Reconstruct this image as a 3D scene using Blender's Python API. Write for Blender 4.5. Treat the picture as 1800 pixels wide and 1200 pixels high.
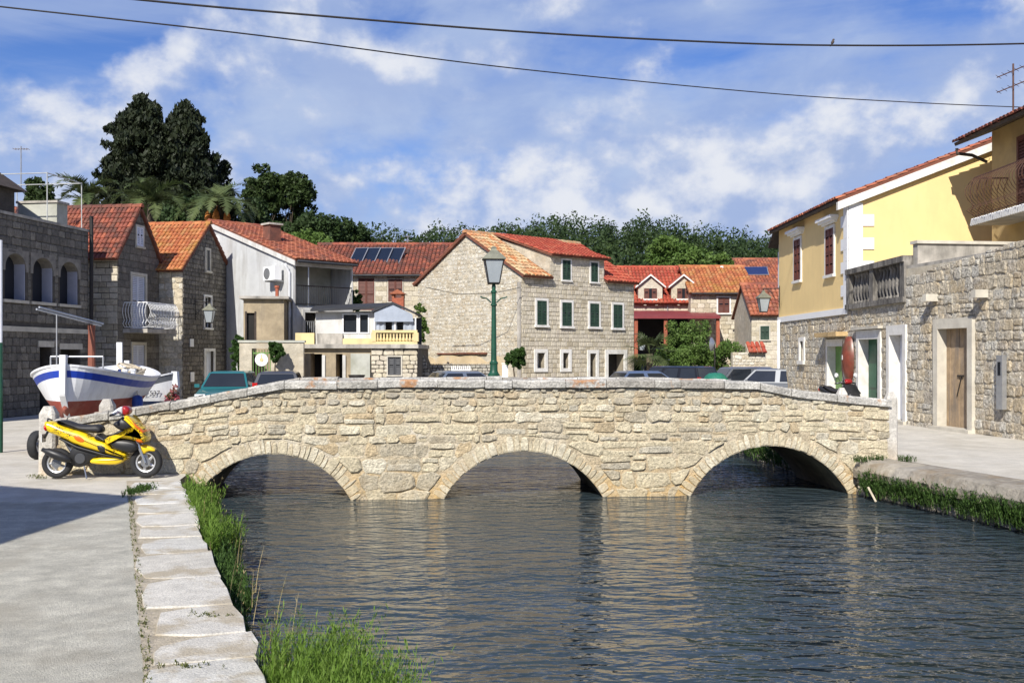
import bpy, bmesh, math, random
import numpy as np
from mathutils import Vector, Matrix

for _o in list(bpy.data.objects):
    bpy.data.objects.remove(_o, do_unlink=True)
SC = bpy.context.scene
COL = SC.collection
rnd = random.Random(11)
rad = math.radians

# ------------------------------------------------------------------ camera
F, HY, EYE = 1800.0, 624.0, 1.95
cam_d = bpy.data.cameras.new('camera')
cam_d.lens = 36.0
cam_d.sensor_width = 36.0
cam_d.shift_y = (HY - 600.0) / 1800.0
cam_d.clip_start = 0.1
cam_d.clip_end = 3000.0
cam = bpy.data.objects.new('camera', cam_d)
cam.location = (0, 0, EYE)
cam.rotation_euler = (rad(90), 0, 0)
COL.objects.link(cam)
SC.camera = cam

# ------------------------------------------------------------------ sun, sky, exposure
SUN_AZ = 18.0      # degrees left of straight behind the camera
SUN_EL = 38.0
to_sun = Vector((-math.sin(rad(SUN_AZ)) * math.cos(rad(SUN_EL)),
                 -math.cos(rad(SUN_AZ)) * math.cos(rad(SUN_EL)), math.sin(rad(SUN_EL))))
sun_d = bpy.data.lights.new('sun', 'SUN')
sun_d.energy = 5.0
sun_d.angle = rad(0.5)
sun_d.color = (1.0, 0.955, 0.88)
sun = bpy.data.objects.new('sun', sun_d)
sun.rotation_euler = to_sun.to_track_quat('Z', 'Y').to_euler()
sun.location = to_sun * 200
COL.objects.link(sun)

world = bpy.data.worlds.new('World')
SC.world = world
world.use_nodes = True
CO = (2.6, 8.1, 0.9)
VEIL = (0.40, 0.62, 0.72)
CUM = (0.535, 0.63)
BANK = (0.445, 0.59)
def build_world():
    nt = world.node_tree
    N, L = nt.nodes, nt.links
    N.clear()
    out = N.new('ShaderNodeOutputWorld'); bg = N.new('ShaderNodeBackground')
    bg.inputs['Strength'].default_value = 0.05
    L.new(bg.outputs[0], out.inputs[0])
    sky = N.new('ShaderNodeTexSky'); sky.sky_type = 'NISHITA'; sky.sun_disc = False
    sky.sun_elevation = rad(SUN_EL)
    sky.sun_rotation = math.atan2(to_sun.x, to_sun.y)
    sky.air_density = 1.0; sky.dust_density = 0.3; sky.ozone_density = 3.0
    hs = N.new('ShaderNodeHueSaturation'); hs.inputs['Hue'].default_value = 0.507; hs.inputs['Saturation'].default_value = 1.25; hs.inputs['Value'].default_value = 1.62
    L.new(sky.outputs[0], hs.inputs['Color'])
    tc = N.new('ShaderNodeTexCoord')
    def mth(op, a, b=None, clamp=False):
        n = N.new('ShaderNodeMath'); n.operation = op; n.use_clamp = clamp
        for i, v in enumerate((a, b)):
            if v is None: continue
            if isinstance(v, (int, float)): n.inputs[i].default_value = v
            else: L.new(v, n.inputs[i])
        return n.outputs[0]
    def noise(scale3, off, sc, det, ro, dist=0.0):
        mp = N.new('ShaderNodeMapping'); mp.inputs['Scale'].default_value = scale3; mp.inputs['Location'].default_value = off
        L.new(tc.outputs['Generated'], mp.inputs[0])
        n = N.new('ShaderNodeTexNoise'); n.inputs['Scale'].default_value = sc; n.inputs['Detail'].default_value = det
        n.inputs['Roughness'].default_value = ro; n.inputs['Distortion'].default_value = dist
        L.new(mp.outputs[0], n.inputs['Vector'])
        return n.outputs['Fac']
    def ramp(v, a, b):
        m = N.new('ShaderNodeMapRange'); m.interpolation_type = 'SMOOTHSTEP'
        m.inputs['From Min'].default_value = a; m.inputs['From Max'].default_value = b
        L.new(v, m.inputs['Value'])
        return m.outputs['Result']
    def mix(fac, a, b):
        m = N.new('ShaderNodeMix'); m.data_type = 'RGBA'
        for s, v in ((m.inputs['Factor'], fac), (m.inputs[6], a), (m.inputs[7], b)):
            if isinstance(v, (int, float)): s.default_value = v
            elif isinstance(v, tuple): s.default_value = (*v, 1)
            else: L.new(v, s)
        return m.outputs[2]
    sepz = N.new('ShaderNodeSeparateXYZ'); L.new(tc.outputs['Generated'], sepz.inputs[0])
    Z = sepz.outputs['Z']
    # broad thin veil, drawn out along the horizon
    v1 = noise((1.0, 1.0, 3.6), (0.35, 2.2, 0.95), 2.3, 6.0, 0.52, 0.5)
    v2 = noise((1.0, 1.0, 7.0), (1.4, 0.2, 0.3), 3.4, 7.0, 0.6, 0.8)
    veil = mth('MULTIPLY', ramp(mth('ADD', mth('MULTIPLY', v1, .68), mth('MULTIPLY', v2, .32)), VEIL[0], VEIL[1]), mth('MULTIPLY', mth('ADD', mth('MULTIPLY', ramp(Z, .50, .24), .85), .15), VEIL[2]))  # veil thinned overhead, out of view, so less sky light fills the shadows
    # cumulus banks: billows lit from above and behind the viewer
    def billow(dx, dz):
        a = noise((1, 1, 1.4), (CO[0] + dx, CO[1], CO[2] + dz), 3.6, 9.0, 0.52, 0.15)
        b = noise((1, 1, 1.25), (CO[0] + 4.2 + dx, CO[1] + 1.3, CO[2] + dz), 10.0, 7.0, 0.56, 0.0)
        return mth('ADD', mth('MULTIPLY', a, .72), mth('MULTIPLY', b, .28))
    d1 = billow(0, 0); d2 = billow(-.012, .034)
    low_ = ramp(Z, .34, .08)                       # banks stand low, cleared overhead to weaken the fill light
    cov = ramp(mth('ADD', d1, mth('MULTIPLY', low_, .085)), CUM[0], CUM[1])
    lit = ramp(mth('SUBTRACT', d1, d2), -.030, .070)
    hs2 = mix(1.0, hs.outputs[0], (1.0, .98, 1.25)); hs2.node.blend_type = 'MULTIPLY'
    c = mix(mth('MULTIPLY', ramp(Z, .32, .0), .75), hs2, (4.1, 7.0, 12.8))
    c = mix(veil, c, (6.6, 8.3, 12.4))
    bank = mth('MULTIPLY', ramp(mth('ADD', noise((1, 1, 1.7), (CO[0] + .9, CO[1] + .4, CO[2] + .22), 3.0, 7.0, .55, .3), mth('MULTIPLY', low_, .07)), BANK[0], BANK[1]), mth('ADD', mth('MULTIPLY', ramp(Z, .50, .24), .77), .08))  # bank also cut high up, out of view, for deeper shadows
    soft = noise((1, 1, 2.2), (5.2, 3.1, .8), 7.0, 6.0, .55, .3)
    c = mix(bank, c, mix(ramp(soft, .36, .66), (5.4, 7.2, 11.8), (8.2, 9.8, 13.0)))
    c = mix(mth('MULTIPLY', cov, .80), c, (6.0, 7.7, 12.0))
    c = mix(mth('MULTIPLY', mth('MULTIPLY', cov, lit), .95), c, (13.2, 13.6, 14.6))
    L.new(c, bg.inputs['Color'])
build_world()
SC.view_settings.view_transform = 'Standard'
SC.view_settings.look = 'None'
SC.view_settings.exposure = 0.30
SC.view_settings.gamma = 1.0
SC.view_settings.use_curve_mapping = False
SC.cycles.max_bounces = 6
SC.cycles.diffuse_bounces = 3
SC.cycles.transparent_max_bounces = 8
SC.cycles.caustics_reflective = False
SC.cycles.caustics_refractive = False

# ------------------------------------------------------------------ helpers
def P(px, py, Y):
    return Vector(((px - 900) / F * Y, Y, EYE - (py - HY) / F * Y))
def zat(py, Y): return EYE - (py - HY) / F * Y
def xat(px, Y): return (px - 900) / F * Y

class MB:
    """collects faces; build() links them as one mesh object"""
    def __init__(s): s.v, s.f, s.r, s.cur = [], [], [], 0.0
    def add(s, vs, fs):
        b = len(s.v)
        s.v.extend([tuple(p) for p in vs])
        for f in fs:
            s.f.append(tuple(b + i for i in f)); s.r.append(s.cur)
        return s
    def box(s, c, d, rz=0.0, M=None):
        x, y, z = d[0] / 2, d[1] / 2, d[2] / 2
        pts = [Vector((i, j, k)) for k in (-z, z) for i, j in ((-x, -y), (x, -y), (x, y), (-x, y))]
        if rz: m = Matrix.Rotation(rz, 3, 'Z'); pts = [m @ p for p in pts]
        if M is not None: pts = [M @ p for p in pts]
        pts = [p + Vector(c) for p in pts]
        return s.add(pts, [(3, 2, 1, 0), (4, 5, 6, 7), (0, 1, 5, 4), (1, 2, 6, 5), (2, 3, 7, 6), (3, 0, 4, 7)])
    def bb(s, x0, x1, y0, y1, z0, z1):
        return s.box(((x0 + x1) / 2, (y0 + y1) / 2, (z0 + z1) / 2), (abs(x1 - x0), abs(y1 - y0), abs(z1 - z0)))
    def tube(s, path, r, n=6, caps=True):
        path = [Vector(p) for p in path]
        rs = r if isinstance(r, (list, tuple)) else [r] * len(path)
        vs, fs = [], []
        up = Vector((0, 0, 1))
        for i, p in enumerate(path):
            t = (path[min(i + 1, len(path) - 1)] - path[max(i - 1, 0)]).normalized()
            a = t.cross(up if abs(t.z) < 0.95 else Vector((1, 0, 0))).normalized()
            b = t.cross(a).normalized()
            for k in range(n):
                th = 2 * math.pi * k / n
                vs.append(p + (a * math.cos(th) + b * math.sin(th)) * rs[i])
        for i in range(len(path) - 1):
            for k in range(n):
                k2 = (k + 1) % n
                fs.append((i * n + k, i * n + k2, (i + 1) * n + k2, (i + 1) * n + k))
        if caps:
            fs.append(tuple(range(n))); fs.append(tuple(reversed(range((len(path) - 1) * n, len(path) * n))))
        return s.add(vs, fs)
    def lathe(s, prof, c=(0, 0, 0), n=12, axis='Z', caps=True):
        vs, fs = [], []
        for r, h in prof:
            for k in range(n):
                th = 2 * math.pi * k / n
                a, b = r * math.cos(th), r * math.sin(th)
                p = (a, b, h) if axis == 'Z' else ((a, h, b) if axis == 'Y' else (h, a, b))
                vs.append(Vector(p) + Vector(c))
        m = len(prof)
        for i in range(m - 1):
            for k in range(n):
                k2 = (k + 1) % n
                fs.append((i * n + k, i * n + k2, (i + 1) * n + k2, (i + 1) * n + k))
        if caps:
            fs.append(tuple(reversed(range(n)))); fs.append(tuple(range((m - 1) * n, m * n)))
        return s.add(vs, fs)
    def prism(s, pts, off):
        """closed polygon pts (3D) pushed along off"""
        n = len(pts); off = Vector(off)
        a = [Vector(p) for p in pts]; b = [p + off for p in a]
        return s.add(a + b, [tuple(reversed(range(n))), tuple(range(n, 2 * n))] +
                     [(i, (i + 1) % n, n + (i + 1) % n, n + i) for i in range(n)])
    def quad(s, a, b, c, d): return s.add([a, b, c, d], [(0, 1, 2, 3)])
    def build(s, name, mat, parent=None, smooth=False, loc=None, recalc=True):
        me = bpy.data.meshes.new(name)
        me.from_pydata(s.v, [], s.f)
        if any(s.r):
            at = me.attributes.new('rnd', 'FLOAT', 'FACE')
            at.data.foreach_set('value', s.r)
        if recalc:
            bm = bmesh.new(); bm.from_mesh(me); bmesh.ops.recalc_face_normals(bm, faces=bm.faces); bm.to_mesh(me); bm.free()
        if smooth: me.polygons.foreach_set('use_smooth', [True] * len(me.polygons))
        if mat: me.materials.append(mat)
        o = bpy.data.objects.new(name, me); COL.objects.link(o)
        if loc is not None: o.location = loc
        if parent is not None: o.parent = parent
        return o

def smooth_by_angle(o, ang=35):
    me = o.data
    me.polygons.foreach_set('use_smooth', [True] * len(me.polygons))
    bm = bmesh.new(); bm.from_mesh(me)
    for e in bm.edges:
        if len(e.link_faces) == 2 and e.calc_face_angle(0) > rad(ang): e.smooth = False
    bm.to_mesh(me); bm.free()
    return o
def tag(o, label, cat, group=None):
    o['label'] = label; o['category'] = cat
    if group: o['group'] = group
    return o
def thing(name, label, cat, loc=(0, 0, 0), rz=0.0, group=None):
    o = bpy.data.objects.new(name, None); o.empty_display_size = 0.2
    COL.objects.link(o); o.location = loc; o.rotation_euler = (0, 0, rz)
    return tag(o, label, cat, group)
def struct(o): o['kind'] = 'structure'; return o
def stuff(o): o['kind'] = 'stuff'; return o
def copy_tree(o, parent=None):
    c = o.copy(); COL.objects.link(c)
    if parent is not None: c.parent = parent
    for ch in list(o.children): copy_tree(ch, c)
    return c

# ------------------------------------------------------------------ materials
def new_mat(name):
    m = bpy.data.materials.new(name); m.use_nodes = True
    nt = m.node_tree; b = nt.nodes['Principled BSDF']
    return m, nt, b
def mat(name, col, rough=0.7, var=0.12, scale=6.0, metal=0.0, bump=0.0, bscale=40.0, stain=None, sscale=1.2, samt=0.5,
        pieces=None, spec=0.4, det=5.0, streak=False, slo=0.48, shi=0.66, coat=0.0, fine=0.0, fscale=40.0, zst=(), bdist=0.03):
    """plain procedural surface: base colour broken by noise, optional stains of their own shape, optional colours per piece"""
    m, nt, b = new_mat(name); N, L = nt.nodes, nt.links
    geo = N.new('ShaderNodeNewGeometry')
    vec = geo.outputs['Position']
    def nz(sc, d=det, ro=0.6, sxyz=None, ty='FBM'):
        n = N.new('ShaderNodeTexNoise'); n.inputs['Scale'].default_value = sc; n.inputs['Detail'].default_value = d; n.inputs['Roughness'].default_value = ro
        if sxyz:
            mp = N.new('ShaderNodeMapping'); mp.inputs['Scale'].default_value = sxyz; L.new(vec, mp.inputs[0]); L.new(mp.outputs[0], n.inputs['Vector'])
        else: L.new(vec, n.inputs['Vector'])
        return n.outputs['Fac']
    def mixc(f, a, bb, mode='MIX'):
        x = N.new('ShaderNodeMix'); x.data_type = 'RGBA'; x.blend_type = mode
        for s, v in ((x.inputs['Factor'], f), (x.inputs[6], a), (x.inputs[7], bb)):
            if isinstance(v, (int, float)): s.default_value = v
            elif isinstance(v, tuple): s.default_value = (*v[:3], 1)
            else: L.new(v, s)
        return x.outputs[2]
    def mr(v, a, bb, c, d):
        x = N.new('ShaderNodeMapRange'); L.new(v, x.inputs['Value'])
        for i, k in zip(('From Min', 'From Max', 'To Min', 'To Max'), (a, bb, c, d)): x.inputs[i].default_value = k
        return x.outputs['Result']
    if pieces:
        oi = N.new('ShaderNodeObjectInfo'); at = N.new('ShaderNodeAttribute'); at.attribute_name = 'rnd'
        add = N.new('ShaderNodeMath'); add.operation = 'ADD'; L.new(oi.outputs['Random'], add.inputs[0]); L.new(at.outputs['Fac'], add.inputs[1])
        fr = N.new('ShaderNodeMath'); fr.operation = 'FRACT'; L.new(add.outputs[0], fr.inputs[0])
        cr = N.new('ShaderNodeValToRGB'); cr.color_ramp.interpolation = 'CONSTANT'
        el = cr.color_ramp.elements
        for i, c in enumerate(pieces):
            e = el[i] if i < 2 else el.new(0.5)
            e.position = i / len(pieces); e.color = (*c, 1)
        L.new(fr.outputs[0], cr.inputs[0])
        base = cr.outputs[0]
    else: base = tuple(col)
    f = mr(nz(scale), 0.25, 0.75, 1 - var, 1 + var)
    c = mixc(1.0, base, f, 'MULTIPLY')
    if fine: c = mixc(1.0, c, mr(nz(fscale, 4, 0.7), 0.32, 0.62, 1 - fine, 1 + fine * 0.45), 'MULTIPLY')
    hsv = N.new('ShaderNodeHueSaturation'); L.new(c, hsv.inputs['Color'])
    L.new(mr(nz(scale * 0.37, 3), 0.3, 0.7, 1 - var * 0.6, 1 + var * 0.6), hsv.inputs['Value'])
    c = hsv.outputs[0]
    if stain:
        sm = mr(nz(sscale, 6, 0.65, (2.5, 2.5, 0.5) if streak else None), slo, shi, 0, samt)
        c = mixc(sm, c, tuple(stain))
    for z0, z1, zc, za in zst:
        sx = N.new('ShaderNodeSeparateXYZ'); L.new(vec, sx.inputs[0])
        k = mr(sx.outputs['Z'], z0, z1, 0, 1)
        pr = N.new('ShaderNodeMath'); pr.operation = 'MULTIPLY'; L.new(k, pr.inputs[0]); L.new(mr(nz(2.6, 5, 0.65), 0.36, 0.58, 0, za), pr.inputs[1])
        c = mixc(pr.outputs[0], c, tuple(zc))
    L.new(c, b.inputs['Base Color'])
    b.inputs['Roughness'].default_value = rough; b.inputs['Metallic'].default_value = metal
    b.inputs['Specular IOR Level'].default_value = spec
    b.inputs['Coat Weight'].default_value = coat
    if bump:
        bp = N.new('ShaderNodeBump'); bp.inputs['Strength'].default_value = bump; bp.inputs['Distance'].default_value = bdist
        L.new(nz(bscale, 6, 0.65), bp.inputs['Height']); L.new(bp.outputs[0], b.inputs['Normal'])
    return m

M = {}
# bridge
M['bridge_stone'] = mat('bridge_stone', None, 0.9, 0.24, 9, bump=1.0, bscale=20, bdist=.05, fine=.40, fscale=34, spec=0.2, stain=(0.36, 0.27, 0.16), sscale=2.4, samt=0.40, slo=0.52, shi=0.70,
    zst=[(1.0, 1.45, (.36, .335, .29), .65), (.05, -.40, (.52, .38, .19), .40)],
    pieces=[(0.576, 0.498, 0.344), (0.634, 0.573, 0.421), (0.538, 0.432, 0.275), (0.614, 0.545, 0.396), (0.480, 0.423, 0.310), (0.672, 0.611, 0.464), (0.557, 0.442, 0.275), (0.614, 0.536, 0.370), (0.470, 0.404, 0.292), (0.595, 0.526, 0.378), (0.653, 0.583, 0.421), (0.653, 0.592, 0.447), (0.518, 0.470, 0.361), (0.480, 0.301, 0.181)])
M['bridge_mortar'] = mat('bridge_mortar', (0.54, 0.455, 0.315), 0.95, 0.28, 7, bump=1.0, bscale=18, bdist=.05, fine=.35, fscale=30, stain=(0.62, 0.57, 0.46), sscale=1.3, samt=0.8, spec=0.15,
    zst=[(.30, -.30, (.58, .38, .15), .85), (1.0, 1.45, (.32, .28, .22), .6)])
M['arch_stone'] = mat('arch_stone', None, 0.9, 0.22, 8, bump=1.0, bscale=22, fine=.32, fscale=34, spec=0.2, stain=(0.40, 0.31, 0.19), sscale=3, samt=0.4, zst=[(.05, -.38, (.54, .39, .19), .6)],
    pieces=[(0.605, 0.545, 0.396), (0.547, 0.479, 0.335), (0.643, 0.583, 0.439), (0.576, 0.508, 0.361), (0.509, 0.442, 0.310)])
M['coping'] = mat('coping_stone', None, 0.92, 0.30, 7, bump=0.9, bscale=26, fine=.45, fscale=30, stain=(0.42, 0.17, 0.035), sscale=1.6, samt=0.75, spec=0.2, slo=0.575, shi=0.64,
    pieces=[(0.42, 0.40, 0.35), (0.47, 0.45, 0.40), (0.37, 0.345, 0.30), (0.50, 0.48, 0.43)])
M['post_stone'] = mat('post_stone', (0.56, 0.53, 0.47), 0.9, 0.25, 9, bump=0.6, bscale=30, stain=(0.30, 0.28, 0.24), sscale=3, samt=0.6, fine=.3, zst=[(.5, -.1, (.56, .40, .22), .6)])
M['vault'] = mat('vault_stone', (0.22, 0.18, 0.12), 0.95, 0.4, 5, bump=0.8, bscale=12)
# houses
ASH = [(0.50, 0.44, 0.325), (0.55, 0.49, 0.365), (0.45, 0.39, 0.28), (0.53, 0.475, 0.37), (0.59, 0.53, 0.415), (0.49, 0.42, 0.29), (0.54, 0.48, 0.38), (0.43, 0.38, 0.29)]
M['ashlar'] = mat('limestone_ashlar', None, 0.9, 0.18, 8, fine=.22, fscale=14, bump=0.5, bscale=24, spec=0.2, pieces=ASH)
M['ashlar_shaded'] = mat('shade_darkened_ashlar', None, 0.9, 0.25, 7, bump=0.5, bscale=24, spec=0.2, fine=.3, fscale=18, pieces=[(0.165, 0.15, 0.125), (0.20, 0.18, 0.15), (0.135, 0.122, 0.105), (0.155, 0.142, 0.122), (0.225, 0.205, 0.17), (0.12, 0.11, 0.095)])  # stone colours darkened to carry the shade on the left street fronts
M['rubble'] = mat('limestone_rubble', None, 0.95, 0.25, 8, fine=.25, fscale=14, bump=0.9, bscale=24, spec=0.15,
    pieces=[(0.50, 0.46, 0.37), (0.56, 0.52, 0.43), (0.46, 0.40, 0.30), (0.60, 0.56, 0.47), (0.43, 0.38, 0.30), (0.53, 0.46, 0.34), (0.48, 0.44, 0.37)])
M['rough_block'] = mat('rough_picked_stone', None, 0.95, 0.3, 8, bump=1.0, bscale=16, bdist=.09, fine=.55, fscale=15, spec=0.15, stain=(0.50, 0.37, 0.20), sscale=1.6, samt=0.55,
    pieces=[(0.55, 0.51, 0.43), (0.61, 0.57, 0.48), (0.50, 0.45, 0.37), (0.58, 0.51, 0.39), (0.56, 0.53, 0.46), (0.53, 0.45, 0.32)])
M['lime'] = mat('lime_mortar', (0.50, 0.45, 0.35), 0.95, 0.25, 5, bump=0.6, bscale=22, stain=(0.40, 0.32, 0.21), sscale=1.0, samt=0.6)
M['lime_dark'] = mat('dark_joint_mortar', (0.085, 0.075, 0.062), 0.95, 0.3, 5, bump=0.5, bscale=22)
M['joint'] = mat('ashlar_joint_mortar', (0.27, 0.235, 0.175), 0.95, 0.25, 5)
M['white_stone'] = mat('white_dressed_stone', (0.72, 0.70, 0.65), 0.8, 0.10, 6, stain=(0.50, 0.46, 0.38), sscale=4, samt=0.5)
M['cut_stone'] = mat('cut_stone_frame', (0.56, 0.52, 0.43), 0.85, 0.18, 6, bump=0.3, stain=(0.34, 0.31, 0.26), sscale=3, samt=0.6)
M['plaster_grey'] = mat('grey_plaster', (0.52, 0.53, 0.53), 0.9, 0.10, 1.8, bump=0.25, bscale=9, stain=(0.33, 0.32, 0.30), sscale=0.7, samt=0.55, streak=True)
M['plaster_white'] = mat('white_plaster', (0.60, 0.59, 0.555), 0.9, 0.12, 2, bump=0.2, bscale=9, stain=(0.36, 0.33, 0.28), sscale=1.0, samt=0.65, streak=True)
M['plaster_tan'] = mat('tan_render', (0.36, 0.29, 0.19), 0.95, 0.25, 2.5, bump=0.5, bscale=12, stain=(0.20, 0.17, 0.13), sscale=1.2, samt=0.6, streak=True)
M['concrete_old'] = mat('old_concrete', (0.40, 0.37, 0.32), 0.95, 0.28, 3, bump=0.5, bscale=14, stain=(0.17, 0.16, 0.14), sscale=1.0, samt=0.75, streak=True)
M['concrete_pale'] = mat('pale_weathered_render', (0.44, 0.44, 0.38), 0.95, 0.18, 2.5, stain=(0.27, 0.27, 0.20), sscale=1.0, samt=0.7)
M['yellow_wall'] = mat('yellow_plaster', (0.81, 0.60, 0.275), 0.85, 0.06, 1.2, bump=0.12, bscale=16, stain=(0.73, 0.53, 0.25), sscale=0.9, samt=0.5, streak=True)
M['cream'] = mat('cream_paint', (0.70, 0.56, 0.28), 0.85, 0.12, 3, stain=(0.45, 0.38, 0.24), sscale=2, samt=0.5)
M['white_paint'] = mat('white_paint', (0.80, 0.80, 0.79), 0.6, 0.05, 3)
M['grey_dark'] = mat('dark_grey_paint', (0.055, 0.057, 0.062), 0.6, 0.15, 3)
M['tile_red'] = mat('red_roof_tile', None, 0.85, 0.25, 6, bump=0.4, bscale=30, stain=(0.09, 0.06, 0.05), sscale=1.3, samt=0.65, slo=0.52,
    pieces=[(0.34, 0.105, 0.055), (0.39, 0.14, 0.075), (0.29, 0.085, 0.05), (0.36, 0.12, 0.06), (0.24, 0.08, 0.05), (0.42, 0.18, 0.10)])
M['tile_dark'] = mat('weathered_red_tile', None, 0.9, 0.3, 6, bump=0.4, bscale=30, stain=(0.06, 0.04, 0.035), sscale=1.2, samt=0.75, slo=0.42,
    pieces=[(0.30, 0.085, 0.05), (0.36, 0.11, 0.06), (0.23, 0.07, 0.045), (0.19, 0.075, 0.05), (0.40, 0.13, 0.07)])
M['tile_orange'] = mat('orange_roof_tile', None, 0.85, 0.25, 6, bump=0.4, bscale=30, stain=(0.40, 0.24, 0.05), sscale=1.0, samt=0.6, slo=0.5,
    pieces=[(0.43, 0.15, 0.055), (0.48, 0.19, 0.075), (0.38, 0.12, 0.05), (0.45, 0.21, 0.085), (0.33, 0.10, 0.05)])
M['tile_pale'] = mat('lichened_pale_tile', None, 0.9, 0.25, 6, bump=0.4, bscale=30, stain=(0.46, 0.38, 0.24), sscale=1.6, samt=0.6, slo=0.45,
    pieces=[(0.52, 0.34, 0.17), (0.56, 0.40, 0.22), (0.48, 0.20, 0.08), (0.46, 0.28, 0.14), (0.58, 0.44, 0.27)])
M['tile_bright'] = mat('new_red_tile', None, 0.8, 0.15, 6, bump=0.3, bscale=30, stain=(0.22, 0.05, 0.03), sscale=1.5, samt=0.4,
    pieces=[(0.38, 0.07, 0.038), (0.43, 0.092, 0.048), (0.34, 0.06, 0.035), (0.41, 0.11, 0.06)])
M['roof_base'] = mat('roof_underlay', (0.17, 0.065, 0.04), 0.95, 0.3, 4)
M['wood_dark'] = mat('dark_timber', (0.06, 0.045, 0.035), 0.8, 0.3, 8)
M['shutter_green'] = mat('green_shutter_paint', (0.022, 0.052, 0.032), 0.65, 0.25, 6, stain=(0.06, 0.085, 0.06), sscale=4, samt=0.4)
M['shutter_brown'] = mat('brown_shutter_paint', (0.115, 0.035, 0.022), 0.6, 0.2, 6)
M['shutter_red'] = mat('red_brown_shutter_paint', (0.115, 0.030, 0.016), 0.55, 0.2, 6)
M['shutter_white'] = mat('pale_shutter_paint', (0.66, 0.68, 0.74), 0.6, 0.08, 6)
M['door_green'] = mat('green_door_paint', (0.02, 0.11, 0.055), 0.5, 0.2, 6)
M['door_olive'] = mat('light_green_door_paint', (0.14, 0.27, 0.07), 0.55, 0.15, 6)
M['door_wood'] = mat('grey_weathered_door_wood', (0.34, 0.245, 0.15), 0.85, 0.3, 5, bump=0.4, bscale=30, stain=(0.20, 0.17, 0.14), sscale=2.5, samt=0.7, streak=True)
M['glass'] = mat('window_glass', (0.02, 0.024, 0.03), 0.06, 0.1, 2, spec=0.6)
M['interior'] = mat('dark_interior', (0.022, 0.02, 0.018), 0.9, 0.2, 2)
M['iron'] = mat('black_iron', (0.03, 0.026, 0.024), 0.55, 0.2, 8, metal=0.3)
M['iron_brown'] = mat('rust_brown_iron', (0.10, 0.045, 0.028), 0.6, 0.25, 8)
M['steel'] = mat('galvanised_steel', (0.45, 0.46, 0.47), 0.4, 0.12, 8, metal=0.7)
M['pipe_white'] = mat('white_drainpipe', (0.72, 0.73, 0.74), 0.5, 0.06, 6)
M['lamp_green'] = mat('green_cast_iron_paint', (0.010, 0.065, 0.036), 0.45, 0.25, 9, coat=0.1)
M['lamp_glass'] = mat('frosted_lantern_glass', (0.30, 0.33, 0.345), 0.25, 0.08, 6)
M['lamp_grey'] = mat('lantern_grey_metal', (0.20, 0.20, 0.15), 0.55, 0.25, 9, metal=0.2)
M['solar'] = mat('solar_collector', (0.012, 0.018, 0.034), 0.18, 0.1, 2, spec=0.35)
M['solar_blue'] = mat('blue_solar_cell', (0.015, 0.028, 0.10), 0.2, 0.1, 2)
M['tarpaper'] = mat('dark_roof_felt', (0.035, 0.037, 0.042), 0.8, 0.2, 4)
M['curtain'] = mat('clear_plastic_curtain', (0.36, 0.40, 0.46), 0.25, 0.12, 3)
M['brick'] = mat('red_brick', (0.34, 0.10, 0.055), 0.9, 0.25, 12)
# vehicles, boats
M['rubber'] = mat('tyre_rubber', (0.022, 0.022, 0.023), 0.8, 0.2, 12)
M['plastic'] = mat('black_plastic', (0.02, 0.02, 0.021), 0.42, 0.2, 12)
M['seat'] = mat('seat_vinyl', (0.024, 0.023, 0.024), 0.55, 0.2, 20, bump=0.15)
M['alloy'] = mat('silver_alloy', (0.60, 0.60, 0.60), 0.35, 0.06, 8, metal=0.6)
M['chrome'] = mat('grey_metal', (0.42, 0.43, 0.44), 0.25, 0.06, 8, metal=0.8)
M['lamp_red'] = mat('red_lamp_lens', (0.42, 0.012, 0.010), 0.15, 0.05, 8)
M['lamp_amber'] = mat('amber_lamp_lens', (0.60, 0.13, 0.01), 0.15, 0.05, 8)
M['lamp_clear'] = mat('clear_lamp_lens', (0.65, 0.66, 0.66), 0.1, 0.03, 8)
M['plate'] = mat('number_plate', (0.70, 0.70, 0.68), 0.5, 0.03, 8)
for nm, c in (('paint_teal', (0.022, 0.15, 0.165)), ('paint_silver', (0.13, 0.14, 0.155)), ('paint_greyblue', (0.14, 0.17, 0.22)),
              ('paint_black', (0.012, 0.012, 0.014)), ('paint_darkgrey', (0.06, 0.062, 0.068)), ('paint_blue', (0.10, 0.14, 0.23)), ('paint_white', (0.15, 0.165, 0.19))):
    M[nm] = mat('car_' + nm, c, 0.3, 0.04, 3, coat=0.6, metal=0.15)
M['boat_white'] = mat('white_boat_paint', (0.76, 0.77, 0.77), 0.4, 0.06, 4, stain=(0.50, 0.48, 0.43), sscale=3.5, samt=0.35, streak=True)
M['boat_red'] = mat('red_antifouling', (0.27, 0.055, 0.035), 0.75, 0.15, 5, stain=(0.36, 0.16, 0.11), sscale=3, samt=0.5)
M['boat_blue'] = mat('blue_boat_stripe', (0.012, 0.045, 0.34), 0.4, 0.08, 4)
M['boat_navy'] = mat('navy_boat_paint', (0.012, 0.022, 0.06), 0.4, 0.08, 4)
M['mast_brown'] = mat('red_brown_mast_paint', (0.21, 0.07, 0.04), 0.6, 0.15, 6)
M['rope'] = mat('hemp_rope', (0.52, 0.45, 0.33), 0.9, 0.2, 30)
M['fender_blue'] = mat('blue_fender', (0.02, 0.06, 0.30), 0.4, 0.08, 6)
M['hull_brown'] = mat('old_red_brown_hull', (0.20, 0.05, 0.03), 0.35, 0.3, 5, stain=(0.10, 0.085, 0.05), sscale=2, samt=0.7)
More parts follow.
